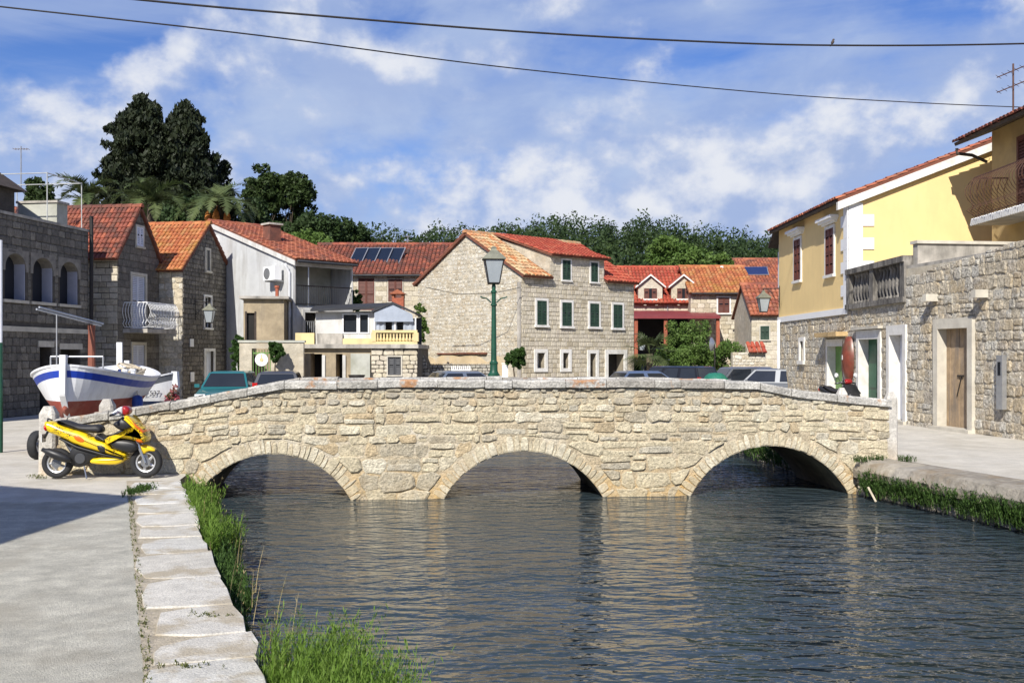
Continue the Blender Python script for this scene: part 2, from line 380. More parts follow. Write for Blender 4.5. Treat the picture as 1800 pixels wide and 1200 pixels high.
# plants
def leaf_mat(name, cols, rough=0.6, trans=0.25):
    m, nt, b = new_mat(name); N, L = nt.nodes, nt.links
    at = N.new('ShaderNodeAttribute'); at.attribute_name = 'rnd'
    oi = N.new('ShaderNodeObjectInfo')
    ad = N.new('ShaderNodeMath'); ad.operation = 'ADD'; L.new(at.outputs['Fac'], ad.inputs[0])
    ml = N.new('ShaderNodeMath'); ml.operation = 'MULTIPLY'; ml.inputs[1].default_value = 0.2; L.new(oi.outputs['Random'], ml.inputs[0]); L.new(ml.outputs[0], ad.inputs[1])
    fr = N.new('ShaderNodeMath'); fr.operation = 'FRACT'; L.new(ad.outputs[0], fr.inputs[0])
    cr = N.new('ShaderNodeValToRGB'); el = cr.color_ramp.elements
    for i, c in enumerate(cols):
        e = el[i] if i < 2 else el.new(0.5)
        e.position = i / (len(cols) - 1) * 0.99; e.color = (*c, 1)
    L.new(fr.outputs[0], cr.inputs[0]); L.new(cr.outputs[0], b.inputs['Base Color'])
    b.inputs['Roughness'].default_value = rough; b.inputs['Specular IOR Level'].default_value = 0.25
    tr = N.new('ShaderNodeBsdfTranslucent'); L.new(cr.outputs[0], tr.inputs['Color'])
    mx = N.new('ShaderNodeMixShader'); mx.inputs[0].default_value = trans
    L.new(b.outputs[0], mx.inputs[1]); L.new(tr.outputs[0], mx.inputs[2]); L.new(mx.outputs[0], N['Material Output'].inputs[0])
    return m
M['leaf_forest'] = leaf_mat('forest_foliage', [(0.030, 0.055, 0.018), (0.050, 0.085, 0.024), (0.038, 0.065, 0.024), (0.075, 0.115, 0.030), (0.045, 0.075, 0.020)])
M['leaf_cypress'] = leaf_mat('cypress_foliage', [(0.010, 0.016, 0.008), (0.018, 0.026, 0.011), (0.013, 0.020, 0.009), (0.026, 0.034, 0.014)], trans=0.08)
M['leaf_pine'] = leaf_mat('pine_foliage', [(0.030, 0.052, 0.018), (0.050, 0.080, 0.022), (0.040, 0.064, 0.020)])
M['leaf_bright'] = leaf_mat('bright_foliage', [(0.065, 0.12, 0.025), (0.10, 0.17, 0.035), (0.055, 0.10, 0.022), (0.13, 0.20, 0.05)])
M['leaf_hedge'] = leaf_mat('hedge_foliage', [(0.035, 0.075, 0.018), (0.055, 0.11, 0.024), (0.08, 0.14, 0.03), (0.04, 0.085, 0.02)])
M['leaf_palm'] = leaf_mat('palm_frond', [(0.075, 0.105, 0.035), (0.115, 0.145, 0.055), (0.055, 0.08, 0.028)])
M['leaf_grass'] = leaf_mat('bank_grass', [(0.085, 0.165, 0.018), (0.12, 0.215, 0.025), (0.06, 0.125, 0.018), (0.18, 0.27, 0.05)], trans=0.35)
M['leaf_bank'] = leaf_mat('bank_plants', [(0.05, 0.10, 0.022), (0.075, 0.14, 0.028), (0.04, 0.075, 0.02)], trans=0.3)
M['leaf_weed'] = leaf_mat('dry_weeds', [(0.11, 0.13, 0.03), (0.16, 0.17, 0.05), (0.07, 0.10, 0.025)])
M['flower'] = leaf_mat('red_flowers', [(0.40, 0.03, 0.06), (0.52, 0.12, 0.16), (0.06, 0.11, 0.03)])
M['date'] = mat('orange_date_bunch', (0.42, 0.16, 0.035), 0.8, 0.3, 12)
M['bark'] = mat('tree_bark', (0.11, 0.085, 0.06), 0.95, 0.35, 6, bump=0.6, bscale=14)
# ------------------------------------------------------------------ masonry, walls, roofs
def clip_poly(poly, clip):
    out = poly
    for i in range(len(clip)):
        ax, ay = clip[i]; bx, by = clip[(i + 1) % len(clip)]
        inp, out = out, []
        if not inp: return []
        def side(p): return (bx - ax) * (p[1] - ay) - (by - ay) * (p[0] - ax)
        for k in range(len(inp)):
            p, q = inp[k - 1], inp[k]
            sp, sq = side(p), side(q)
            if (sp >= 0) != (sq >= 0):
                t = sp / (sp - sq)
                out.append((p[0] + (q[0] - p[0]) * t, p[1] + (q[1] - p[1]) * t))
            if sq >= 0: out.append(q)
    return out
def area(p): return 0.5 * sum(p[i - 1][0] * p[i][1] - p[i][0] * p[i - 1][1] for i in range(len(p)))
def outline(r, a0, a1, b0, b1, jit, cut, rub):
    w, h = a1 - a0, b1 - b0
    j = lambda s: r.uniform(-s, s) * jit
    if not rub:
        return [(a0 + j(h), b0 + j(h)), (a1 + j(h), b0 + j(h)), (a1 + j(h), b1 + j(h)), (a0 + j(h), b1 + j(h))]
    c = lambda: cut * min(w, h) * r.uniform(0.25, 1.0)
    return [(a0 + c(), b0 + j(h)), (a0 + w * r.uniform(.4, .6), b0 + j(h)), (a1 - c(), b0 + j(h)), (a1 + j(h), b0 + c()),
            (a1 + j(h), b1 - c()), (a1 - c(), b1 + j(h)), (a0 + w * r.uniform(.4, .6), b1 + j(h)), (a0 + c(), b1 + j(h)), (a0 + j(h), b1 - c()), (a0 + j(h), b0 + c())]
def stone_geo(poly, proud, inset, r, tilt=0.25):
    n = len(poly)
    cx = sum(p[0] for p in poly) / n; cy = sum(p[1] for p in poly) / n
    w = max(p[0] for p in poly) - min(p[0] for p in poly); h = max(p[1] for p in poly) - min(p[1] for p in poly)
    k = max(0.35, 1 - 2 * inset / max(1e-3, min(w, h)))
    tx, ty = r.uniform(-tilt, tilt) * proud, r.uniform(-tilt, tilt) * proud
    vs = [(x - cx, y - cy, -0.04) for x, y in poly] + [(x - cx, y - cy, proud * 0.45) for x, y in poly] + \
         [((x - cx) * k, (y - cy) * k, proud + tx * (x - cx) / max(w, .01) + ty * (y - cy) / max(h, .01)) for x, y in poly]
    fs = []
    for q in (0, 1):
        for i in range(n):
            i2 = (i + 1) % n
            fs.append((q * n + i, q * n + i2, (q + 1) * n + i2, (q + 1) * n + i))
    fs.append(tuple(range(2 * n, 3 * n)))
    return (cx, cy), vs, fs, max(w, h)
def emit_stones(parent, fr, stones, material, dist, cap, minpx, name, joined):
    """stones: list of (poly, proud, inset, rng) -> the largest as objects, the rest joined as stuff"""
    O, u, v, n = fr
    done = [stone_geo(*s) for s in stones]
    done.sort(key=lambda d: -d[3])
    k = 0; mb = MB()
    for (cx, cy), vs, fs, size in done:
        w3 = [u * x + v * y + n * z for x, y, z in vs]
        c = O + u * cx + v * cy
        if k < cap and size * F / dist >= minpx:
            me = bpy.data.meshes.new(name)
            me.from_pydata([tuple(p) for p in w3], [], fs); me.materials.append(material)
            o = bpy.data.objects.new(name, me); COL.objects.link(o)
            o.location = c; o.parent = parent
            k += 1
        else:
            mb.cur = rnd.uniform(0.01, 0.99)
            mb.add([p + c for p in w3], fs)
    if mb.v: stuff(mb.build(joined, material, parent, recalc=False))
def masonry(parent, fr, region, blocked, material, dist, ch=(.18, .26), ar=(1.2, 2.4), gap=.012, jit=.03, rub=False, cut=.3,
            proud=(.01, .025), inset=.015, split=0.0, cap=300, minpx=9.5, name='stone', joined='small_stones', seed=1, wob=0.0):
    r = random.Random(seed)
    amin = min(p[0] for p in region); amax = max(p[0] for p in region)
    bmin = min(p[1] for p in region); bmax = max(p[1] for p in region)
    st = []
    b = bmin
    while b < bmax - 0.04:
        h = r.uniform(*ch)
        if b + h > bmax - ch[0] * 0.4: h = bmax - b
        free = [(amin, amax)]
        for x0, x1, z0, z1 in blocked:
            ov = min(b + h, z1) - max(b, z0)
            if ov > 0.4 * h:
                nf = []
                for s0, s1 in free:
                    if x1 <= s0 or x0 >= s1: nf.append((s0, s1))
                    else:
                        if x0 > s0: nf.append((s0, x0))
                        if x1 < s1: nf.append((x1, s1))
                free = nf
        for s0, s1 in free:
            a = s0 - (r.uniform(0, h) if s0 == amin else 0)
            while a < s1 - 0.02:
                w = h * r.uniform(*ar)
                if a + w > s1 - h * 0.5: w = s1 - a
                a2 = min(a + w, s1)
                parts = [(b, b + h)]
                if split and r.random() < split:
                    m = b + h * r.uniform(.35, .65); parts = [(b, m), (m, b + h)]
                for c0, c1 in parts:
                    o1 = r.uniform(-wob, wob); 
                    pl = outline(r, a + gap / 2, a2 - gap / 2, c0 + gap / 2 + o1, c1 - gap / 2 + o1, jit, cut, rub)
                    pl = clip_poly(pl, region)
                    if len(pl) >= 3 and area(pl) > 0.18 * h * h: st.append((pl, r.uniform(*proud), inset, r))
                a += w
        b += h
    emit_stones(parent, fr, st, material, dist, cap, minpx, name, joined)

def wall_faces(mb, fr, W, z0, z1, holes, depth):
    """flat wall W x (z0..z1) in frame fr with rectangular holes (x0,x1,za,zb) and their reveals"""
    O, u, v, n = fr
    xs = sorted({0.0, W} | {x for h in holes for x in h[:2]}); zs = sorted({z0, z1} | {z for h in holes for z in h[2:4]})
    pt = lambda a, b, c=0.0: O + u * a + v * b + n * c
    for i in range(len(xs) - 1):
        for j in range(len(zs) - 1):
            mx, mz = (xs[i] + xs[i + 1]) / 2, (zs[j] + zs[j + 1]) / 2
            if any(h[0] < mx < h[1] and h[2] < mz < h[3] for h in holes): continue
            mb.quad(pt(xs[i], zs[j]), pt(xs[i + 1], zs[j]), pt(xs[i + 1], zs[j + 1]), pt(xs[i], zs[j + 1]))
    for x0, x1, a, b in [h[:4] for h in holes]:
        d = -depth
        mb.quad(pt(x0, a), pt(x1, a), pt(x1, a, d), pt(x0, a, d)); mb.quad(pt(x0, b), pt(x0, b, d), pt(x1, b, d), pt(x1, b))
        mb.quad(pt(x0, a), pt(x0, a, d), pt(x0, b, d), pt(x0, b)); mb.quad(pt(x1, a), pt(x1, b), pt(x1, b, d), pt(x1, a, d))

def fr_box(mb, fr, a0, a1, b0, b1, c0, c1):
    O, u, v, n = fr
    p = lambda a, b, c: O + u * a + v * b + n * c
    mb.add([p(a0, b0, c0), p(a1, b0, c0), p(a1, b1, c0), p(a0, b1, c0), p(a0, b0, c1), p(a1, b0, c1), p(a1, b1, c1), p(a0, b1, c1)],
           [(3, 2, 1, 0), (4, 5, 6, 7), (0, 1, 5, 4), (1, 2, 6, 5), (2, 3, 7, 6), (3, 0, 4, 7)])

def louvre(fr, a0, a1, b0, b1, c, slat=0.07, t=0.03):
    """one shutter leaf: stiles, rails and tilted slats"""
    mb = MB(); O, u, v, n = fr; e = 0.05
    fr_box(mb, fr, a0, a0 + e, b0, b1, c, c + t); fr_box(mb, fr, a1 - e, a1, b0, b1, c, c + t)
    m = (b0 + b1) / 2
    for q0, q1 in ((b0, b0 + e), (m - e / 2, m + e / 2), (b1 - e, b1)): fr_box(mb, fr, a0 + e, a1 - e, q0, q1, c + .001, c + t - .001)
    p = lambda a, b, d: O + u * a + v * b + n * d
    z = b0 + e
    while z < b1 - e:
        if abs(z - m) > e:
            mb.quad(p(a0 + e, z, c + t - .004), p(a1 - e, z, c + t - .004), p(a1 - e, z + slat * .9, c + .002), p(a0 + e, z + slat * .9, c + .002))
        z += slat
    return mb
def window(parent, fr, cx, z0, z1, w, frame_mat, shutter=None, leaves='closed', fw=.12, proud=.05, depth=0.14, sill=True, glass=None, recess=True, mull=True, slat=.07, fname='surround'):
    """pane (the part) with its surround, sill, glazing bars and shutters as sub-parts"""
    O, u, v, n = fr
    x0, x1 = cx - w / 2, cx + w / 2
    d = -depth if recess else 0.006
    pane = MB(); fr_box(pane, fr, x0, x1, z0, z1, d - .02, d)
    wo = pane.build('window', glass or M['glass'], parent)
    s = MB()
    fr_box(s, fr, x0 - fw, x0, z0 - fw, z1 + fw, -.02, proud); fr_box(s, fr, x1, x1 + fw, z0 - fw, z1 + fw, -.02, proud)
    fr_box(s, fr, x0, x1, z1, z1 + fw, -.02, proud - .002)
    if not sill: fr_box(s, fr, x0, x1, z0 - fw, z0, -.02, proud - .002)
    s.build(fname, frame_mat, wo)
    if sill:
        s = MB(); fr_box(s, fr, x0 - fw * 1.2, x1 + fw * 1.2, z0 - fw * 0.9, z0 + .001, -.02, proud + .05); s.build('sill', frame_mat, wo)
    if mull and leaves != 'closed':
        s = MB(); e = .03
        for a0, a1, b0, b1 in ((x0, x0 + e, z0, z1), (x1 - e, x1, z0, z1), (cx - e / 2, cx + e / 2, z0 + e, z1 - e), (x0 + e, x1 - e, z0, z0 + e), (x0 + e, x1 - e, z1 - e, z1)):
            fr_box(s, fr, a0, a1, b0, b1, d + .002, d + .03)
        s.build('sash', M['white_paint'], wo)
    if shutter:
        c = -.045 if recess else .02
        if leaves == 'closed':
            for a, b in ((x0 + .004, cx - .004), (cx + .004, x1 - .004)):
                louvre(fr, a, b, z0 + .005, z1 - .005, c, slat).build('shutter', shutter, wo)
        elif leaves == 'open':
            for a, b in ((x0 - w / 2, x0 - .01), (x1 + .01, x1 + w / 2)):
                louvre(fr, a, b, z0, z1, proud + .004, slat).build('shutter', shutter, wo)
        elif leaves == 'out':      # leaves standing straight out from the wall
            for a, sg in ((x0 + .01, -1), (x1 - .01, 1)):
                f2 = (O + u * a, n, v, u * -sg)
                louvre(f2, .0, w * .5, z0, z1, 0, slat).build('shutter', shutter, wo)
    return wo

def tiles(parent, O, u, s, W, Ls, material, clip=None, col=.21, row=.34, name='roof_tiles', seed=3, lift=.035):
    """barrel tiles laid in rows from the eave point O: u along the eave, s up the slope"""
    r = random.Random(seed)
    n = u.cross(s).normalized()
    nc, nr = max(1, round(W / col)), max(1, round(Ls / row))
    cw, rl = W / nc, Ls / nr
    mb = MB()
    for j in range(nr):
        for i in range(nc):
            a, b = (i + .5) * cw, j * rl
            if clip and not clip(a, b + rl / 2): continue
            mb.cur = r.uniform(.01, .99)
            jx, jr = r.uniform(-.012, .012), r.uniform(-.012, .012)
            c0 = O + u * (a + jx) + s * (b - .05 + r.uniform(-.012, .012)) + n * (.030 + jr * .4); c1 = O + u * (a + jx * .3) + s * (b + rl) + n * (.004)
            vs = []
            for cc, rr in ((c0, cw * .50), (c1, cw * .40)):
                for th in (0, 45, 90, 135, 180):
                    vs.append(cc + u * (rr * math.cos(rad(th))) + n * (rr * .72 * math.sin(rad(th))))
            mb.add(vs, [(k, k + 1, k + 6, k + 5) for k in range(4)] + [(0, 4, 3, 2, 1)])
    return stuff(mb.build(name, material, parent, recalc=False))
def ridge_caps(parent, a, b, material, r=.12, step=.4):
    a, b = Vector(a), Vector(b); d = (b - a); n = max(1, int(d.length / step)); mb = MB(); t = d.normalized(); sd = t.cross(Vector((0, 0, 1))).normalized(); up = sd.cross(t)
    for i in range(n):
        mb.cur = rnd.uniform(.01, .99)
        p0 = a + d * (i / n) - t * .04; p1 = a + d * ((i + 1) / n)
        vs = []
        for p, rr in ((p0, r * 1.1), (p1, r * .92)):
            for th in (-10, 35, 90, 145, 190): vs.append(p + sd * (rr * math.cos(rad(th))) + up * (rr * math.sin(rad(th))))
        mb.add(vs, [(k, k + 1, k + 6, k + 5) for k in range(4)] + [(0, 4, 3, 2, 1)])
    return stuff(mb.build('ridge_tiles', material, parent, recalc=False))

X3, Y3, Z3 = Vector((1, 0, 0)), Vector((0, 1, 0)), Vector((0, 0, 1))
class House:
    """local frame: front wall on y=0 facing -y, x to the right seen from outside, z up"""
    def __init__(s, name, label, loc, rz, W, D, He, cat='house', group=None):
        s.o = thing(name, label, cat, loc, rz, group); s.W, s.D, s.He = W, D, He
        s.fr = {'front': (Vector((0, 0, 0)), X3, Z3, -Y3), 'left': (Vector((0, D, 0)), -Y3, Z3, -X3),
                'right': (Vector((W, 0, 0)), Y3, Z3, X3), 'back': (Vector((W, D, 0)), -X3, Z3, Y3)}
        s.len = {'front': W, 'back': W, 'left': D, 'right': D}
        s.ax = None
    def ridge(s, ax, pos, z): s.ax, s.rp, s.rz = ax, pos, z
    def gabled(s, side): return s.ax and ((s.ax == 'x' and side in ('left', 'right')) or (s.ax == 'y' and side in ('front', 'back')))
    def gpos(s, side):
        if side == 'left': return s.D - s.rp
        if side == 'back': return s.W - s.rp
        return s.rp
    def region(s, side, z0=0.0):
        L = s.len[side]
        p = [(0, z0), (L, z0), (L, s.He)]
        if s.gabled(side): p.append((s.gpos(side), s.rz))
        return p + [(0, s.He)]
    def wall(s, side, m, holes=(), depth=.2, z0=-.3, name='wall'):
        mb = MB(); fr = s.fr[side]; L = s.len[side]
        wall_faces(mb, fr, L, z0, s.He, list(holes), depth)
        if s.gabled(side):
            O, u, v, n = fr
            mb.add([O + v * s.He, O + u * L + v * s.He, O + u * s.gpos(side) + v * s.rz], [(0, 1, 2)])
        return mb.build(name, m, s.o, recalc=False)
    def roof(s, m, ov=.25, ovg=.12, front_clip=None, back_tiles=True, col=.21, row=.34, base=None, seed=3, thick=.10, ridge=True, mback=None):
        W, D, He, rz, rp = s.W, s.D, s.He, s.rz, s.rp
        if s.ax == 'x':
            sl = [(Vector((-ovg, 0, 0)), X3, Vector((0, rp, rz - He)), W + 2 * ovg, Vector((0, 0, He))),
                  (Vector((W + ovg, D, 0)), -X3, Vector((0, rp - D, rz - He)), W + 2 * ovg, Vector((0, 0, He)))]
            ra, rb = Vector((-ovg, rp, rz)), Vector((W + ovg, rp, rz))
        else:
            sl = [(Vector((0, D + ovg, 0)), -Y3, Vector((rp, 0, rz - He)), D + 2 * ovg, Vector((0, 0, He))),
                  (Vector((W, -ovg, 0)), Y3, Vector((rp - W, 0, rz - He)), D + 2 * ovg, Vector((0, 0, He)))]
            ra, rb = Vector((rp, -ovg, rz)), Vector((rp, D + ovg, rz))
        for i, (o0, u, rise, Wd, zz) in enumerate(sl):
            sv = rise.normalized(); n = u.cross(sv).normalized()
            eave = o0 + zz - sv * ov + n * .03
            Ls = rise.length + ov
            mb = MB(); mb.prism([eave - n * .02, eave + u * Wd - n * .02, eave + u * Wd + sv * Ls - n * .02, eave + sv * Ls - n * .02], n * thick)
            if front_clip is None or i != 0: mb.build('roof', base or M['roof_base'], s.o)
            if i == 0 or back_tiles:
                tiles(s.o, eave + n * (thick - .02), u, sv, Wd, Ls, (mback if i and mback else m), clip=front_clip if i == 0 else None, col=col, row=row, seed=seed + i)
        if ridge: ridge_caps(s.o, ra + Z3 * (thick + .03), rb + Z3 * (thick + .03), m)
    def gutter(s, side='front', r=.06, m=None, z=None):
        fr = s.fr[side]; O, u, v, n = fr; L = s.len[side]
        mb = MB(); mb.tube([O + v * (s.He - .06) + n * .32, O + u * L + v * (s.He - .06) + n * .32], r, 6)
        return mb.build('gutter', m or M['iron'], s.o)
    def pipe(s, side, a, z0, z1, m, r=.05, off=.12):
        O, u, v, n = s.fr[side]
        p = lambda b, c: O + u * a + v * b + n * c
        mb = MB(); mb.tube([p(z1, .30), p(z1 - .12, .26), p(z1 - .35, off), p(z0, off)], r, 8)
        return mb.build('drainpipe', m, s.o, smooth=True)

# ------------------------------------------------------------------ ground, canal, water
Lq = lambda Y: 0.795 - 0.3755 * Y if Y < 15.9 else (-5.18 - (Y - 15.9) * 0.16)     # left quay edge
Rq = lambda Y: 10.69 - 0.264 * Y if Y < 17.9 else (5.97 - (Y - 17.9) * 0.045)      # right quay edge
CE = 31.0
WZ = -0.46
M['asphalt'] = mat('pale_gravelly_asphalt', (0.58, 0.555, 0.465), 0.95, 0.22, 5, bump=0.8, bscale=120, stain=(0.40, 0.36, 0.28), sscale=1.1, samt=0.6, spec=0.2, slo=0.50, shi=0.68, fine=.34, fscale=85)
M['paving'] = mat('pale_concrete_paving', (0.56, 0.525, 0.45), 0.95, 0.14, 4, bump=0.4, bscale=60, stain=(0.40, 0.36, 0.28), sscale=0.8, samt=0.55, spec=0.2, fine=.2, fscale=50)
M['dirt'] = mat('dry_ground', (0.36, 0.32, 0.24), 0.95, 0.25, 2, bump=0.5, bscale=20)
def ground():
    ys = [-40, -12, 0, 4, 8, 12, 15.9, 17.9, 20, 25, CE]
    mb = MB()
    for a, b in zip(ys, ys[1:]):
        mb.quad((-900, a, 0), (Lq(a), a, 0), (Lq(b), b, 0), (-900, b, 0))
        mb.quad((Rq(a), a, .12), (900, a, .12), (900, b, .12), (Rq(b), b, .12))
    mb.quad((-900, -300, 0), (900, -300, 0), (900, -40, 0), (-900, -40, 0))
    mb.quad((-900, CE, 0), (Rq(CE), CE, 0), (Rq(CE), 1500, 0), (-900, 1500, 0))
    mb.quad((Rq(CE), CE, .12), (900, CE, .12), (900, 1500, .12), (Rq(CE), 1500, .12))
    struct(mb.build('ground', M['paving']))
    # asphalt carriageway of the near quay
    mb = MB()
    ins = lambda Y: Lq(Y) - (0.55 + 0.012 * Y)
    yy = [-12, 0, 4, 6, 8, 10, 12, 13.6]
    for a, b in zip(yy, yy[1:]):
        mb.quad((-60, a, .004), (ins(a), a, .004), (ins(b), b, .004), (-60, b, .004))
    struct(mb.build('road', M['asphalt']))
    # canal walls and bed
    mb = MB()
    for a, b in zip(ys, ys[1:]):
        mb.quad((Lq(a), a, 0), (Lq(a), a, -1.6), (Lq(b), b, -1.6), (Lq(b), b, 0))
        mb.quad((Rq(a), a, .12), (Rq(b), b, .12), (Rq(b), b, -1.6), (Rq(a), a, -1.6))
        mb.quad((Lq(a), a, -1.6), (Rq(a), a, -1.6), (Rq(b), b, -1.6), (Lq(b), b, -1.6))
    mb.quad((Lq(CE), CE, 0), (Lq(CE), CE, -1.6), (Rq(CE), CE, -1.6), (Rq(CE), CE, 0))
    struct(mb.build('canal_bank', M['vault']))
ground()
def water():
    m, nt, b = new_mat('canal_water'); N, L = nt.nodes, nt.links
    geo = N.new('ShaderNodeNewGeometry')
    def nz(sx, sy, sc, det, ro, rot=0.0, dist=0.0):
        mp = N.new('ShaderNodeMapping'); mp.inputs['Scale'].default_value = (sx, sy, 1); mp.inputs['Rotation'].default_value = (0, 0, rot)
        L.new(geo.outputs['Position'], mp.inputs[0])
        n = N.new('ShaderNodeTexNoise'); n.inputs['Scale'].default_value = sc; n.inputs['Detail'].default_value = det; n.inputs['Roughness'].default_value = ro; n.inputs['Distortion'].default_value = dist
        L.new(mp.outputs[0], n.inputs['Vector']); return n.outputs['Fac']
    def mth(op, a, c):
        n = N.new('ShaderNodeMath'); n.operation = op
        for i, v in enumerate((a, c)):
            if isinstance(v, float): n.inputs[i].default_value = v
            else: L.new(v, n.inputs[i])
        return n.outputs[0]
    h = mth('ADD', mth('MULTIPLY', nz(.6, 1.15, 3.1, 2.5, .5, .38, .5), 1.0), mth('MULTIPLY', nz(.6, 1.25, 4.2, 2.0, .5, -.30, .6), .75))
    h = mth('ADD', h, mth('MULTIPLY', nz(.75, 1.2, 8.5, 2, .5, .15, .4), .26))
    big = nz(.6, .8, .45, 3, .55, .2, .5)
    h = mth('MULTIPLY', h, mth('ADD', mth('MULTIPLY', big, 1.9), -.15))
    bp = N.new('ShaderNodeBump'); bp.inputs['Strength'].default_value = 1.0; bp.inputs['Distance'].default_value = 0.115
    L.new(h, bp.inputs['Height']); L.new(bp.outputs[0], b.inputs['Normal'])
    b.inputs['Base Color'].default_value = (0.032, 0.046, 0.052, 1)
    b.inputs['Roughness'].default_value = 0.03; b.inputs['IOR'].default_value = 1.33; b.inputs['Specular IOR Level'].default_value = 0.5
    mb = MB(); mb.quad((-14, -40, WZ), (24, -40, WZ), (24, CE + .4, WZ), (-14, CE + .4, WZ))
    struct(mb.build('water', m))
water()

# kerb of pale slabs along the near quay
M['kerb'] = mat('pale_kerb_slab', None, 0.9, 0.16, 7, bump=0.6, bscale=45, stain=(0.42, 0.36, 0.26), sscale=1.7, samt=0.85, slo=.50, shi=.60, spec=0.2, fine=.22, fscale=60, pieces=[(0.60, 0.58, 0.52), (0.65, 0.63, 0.57), (0.57, 0.54, 0.47), (0.62, 0.59, 0.52)])
M['kerb_bed'] = mat('sandy_kerb_mortar', (0.46, 0.40, 0.30), 0.95, 0.28, 16, bump=0.7, bscale=50, stain=(0.30, 0.25, 0.16), sscale=3, samt=0.6)
def quay_kerb():
    mb = MB()
    yy = [-4, 2, 4, 6, 8, 10, 12, 14, 15.85]
    for a, b in zip(yy, yy[1:]):
        i0, i1 = Lq(a) - (.62 + .012 * a), Lq(b) - (.62 + .012 * b)
        mb.add([(i0, a, .006), (Lq(a) - .03, a, .006), (Lq(b) - .03, b, .006), (i1, b, .006)], [(0, 1, 2, 3)])
    bed = struct(mb.build('kerb', M['kerb_bed']))
    r = random.Random(5)
    y = 2.6; d = Vector((-.3515, .9362, 0)); sd = Vector((.9362, .3515, 0))
    while y < 15.6:
        ln = r.uniform(.6, 1.25)
        o = Vector((Lq(y), y, 0)); w = (.58 + .012 * y) * r.uniform(.84, 1.0)
        o2 = r.uniform(-.02, .07)
        g = .007
        pts = [o + d * g + sd * (o2 + r.uniform(-.03, .02)), o + d * (ln * .5) + sd * (o2 + r.uniform(-.02, .05)), o + d * (ln - g) + sd * (o2 + r.uniform(-.03, .02)),
               o + d * (ln - g - r.uniform(0, .06)) - sd * (w * .55), o + d * (ln - g - r.uniform(.03, .2)) - sd * (w * r.uniform(.88, 1.0)), o + d * (ln * .5) - sd * (w * r.uniform(.92, 1.03)),
               o + d * (g + r.uniform(.02, .18)) - sd * (w * r.uniform(.85, 1.0)), o + d * (g + r.uniform(0, .05)) - sd * (w * .5)]
        c = sum(pts, Vector()) / len(pts)
        t = r.uniform(.012, .022)
        n = len(pts)
        vs = [Vector((p.x, p.y, -.22 if (p - c).dot(sd) > w * .25 else .0)) - c for p in pts] + [Vector((p.x, p.y, t * .6)) - c for p in pts] + \
             [c + (p - c) * .985 + Z3 * (t + r.uniform(-.004, .004)) - c for p in pts]
        fs = [(q * n + i, q * n + (i + 1) % n, (q + 1) * n + (i + 1) % n, (q + 1) * n + i) for q in (0, 1) for i in range(n)] + [tuple(range(2 * n, 3 * n))]
        m2 = MB(); m2.add(vs, fs); m2.build('kerb_slab', M['kerb'], bed, loc=c)
        y += ln * .9362
quay_kerb()
# heavy edge blocks and rough wall of the far quay
M['quay_block'] = mat('grey_quay_block', None, 0.95, 0.3, 8, bump=1.0, bscale=20, stain=(0.24, 0.17, 0.09), sscale=1.6, samt=0.6, spec=0.2, pieces=[(0.34, 0.31, 0.26), (0.39, 0.35, 0.28), (0.30, 0.27, 0.22)])
def right_quay():
    d = Vector((-.2553, .9669, 0)); sd = Vector((.9669, .2553, 0))
    r = random.Random(8)
    mb = MB(); a = Vector((Rq(8), 8, 0)); b = Vector((Rq(17.75), 17.75, 0))
    mb.quad(a + sd * .0 + Z3 * .125, b + Z3 * .125, b + sd * .75 + Z3 * .125, a + sd * .75 + Z3 * .125)
    base = struct(mb.build('quay_edge', M['quay_block']))
    y = 9.0
    while y < 17.6:
        ln = r.uniform(.8, 1.5)
        if y + ln * .9669 > 17.6: ln = (17.7 - y) / .9669
        o = Vector((Rq(y), y, 0)); mb = MB(); g = .012
        sec = [(-.10 - r.uniform(0, .05), -.16), (-.13 - r.uniform(0, .04), -.02), (-.08, .11), (.02, .145), (.55, .15), (.55, -.16)]
        n = len(sec); vs = []
        for t in (g, ln * .33, ln * .66, ln - g):
            for x, z in sec: vs.append(d * t + sd * (x + r.uniform(-.02, .02) * (x < .3)) + Z3 * (z + r.uniform(-.012, .012)))
        fs = [(q * n + i, q * n + (i + 1) % n, (q + 1) * n + (i + 1) % n, (q + 1) * n + i) for q in range(3) for i in range(n)] + [tuple(range(n)), tuple(range(3 * n, 4 * n))]
        mb.add(vs, fs); mb.build('edge_block', M['quay_block'], base, loc=o)
        y += ln * .9669
    # rough wall stones below, largest pieces proud of the dark bank
    fr = (Vector((Rq(9), 9, 0)), d, Z3, -sd)
    masonry(base, fr, [(0, -.62), (9.05, -.62), (9.05, -.17), (0, -.17)], [], M['quay_block'], 15, ch=(.13, .22), ar=(1.0, 2.2), gap=.03, jit=.1, rub=True, cut=.4, proud=(.03, .09), inset=.04, seed=31, name='stone')
    fr = (Vector((Rq(18), 18, 0)) + Vector((.6, 2.5, 0)) * 0, Vector((-.045, 1, 0)).normalized(), Z3, Vector((-1, -.045, 0)).normalized())
    b2 = struct(MB().bb(Rq(21) - .12, Rq(21) + .5, 20.7, 30.8, -.2, .15).build('quay_edge', M['quay_block']))
    masonry(b2, fr, [(2.6, -.6), (12.5, -.6), (12.5, .08), (2.6, .08)], [], M['quay_block'], 22, ch=(.16, .26), ar=(1.0, 2.2), gap=.03, jit=.1, rub=True, cut=.4, proud=(.03, .09), inset=.04, seed=32)
right_quay()

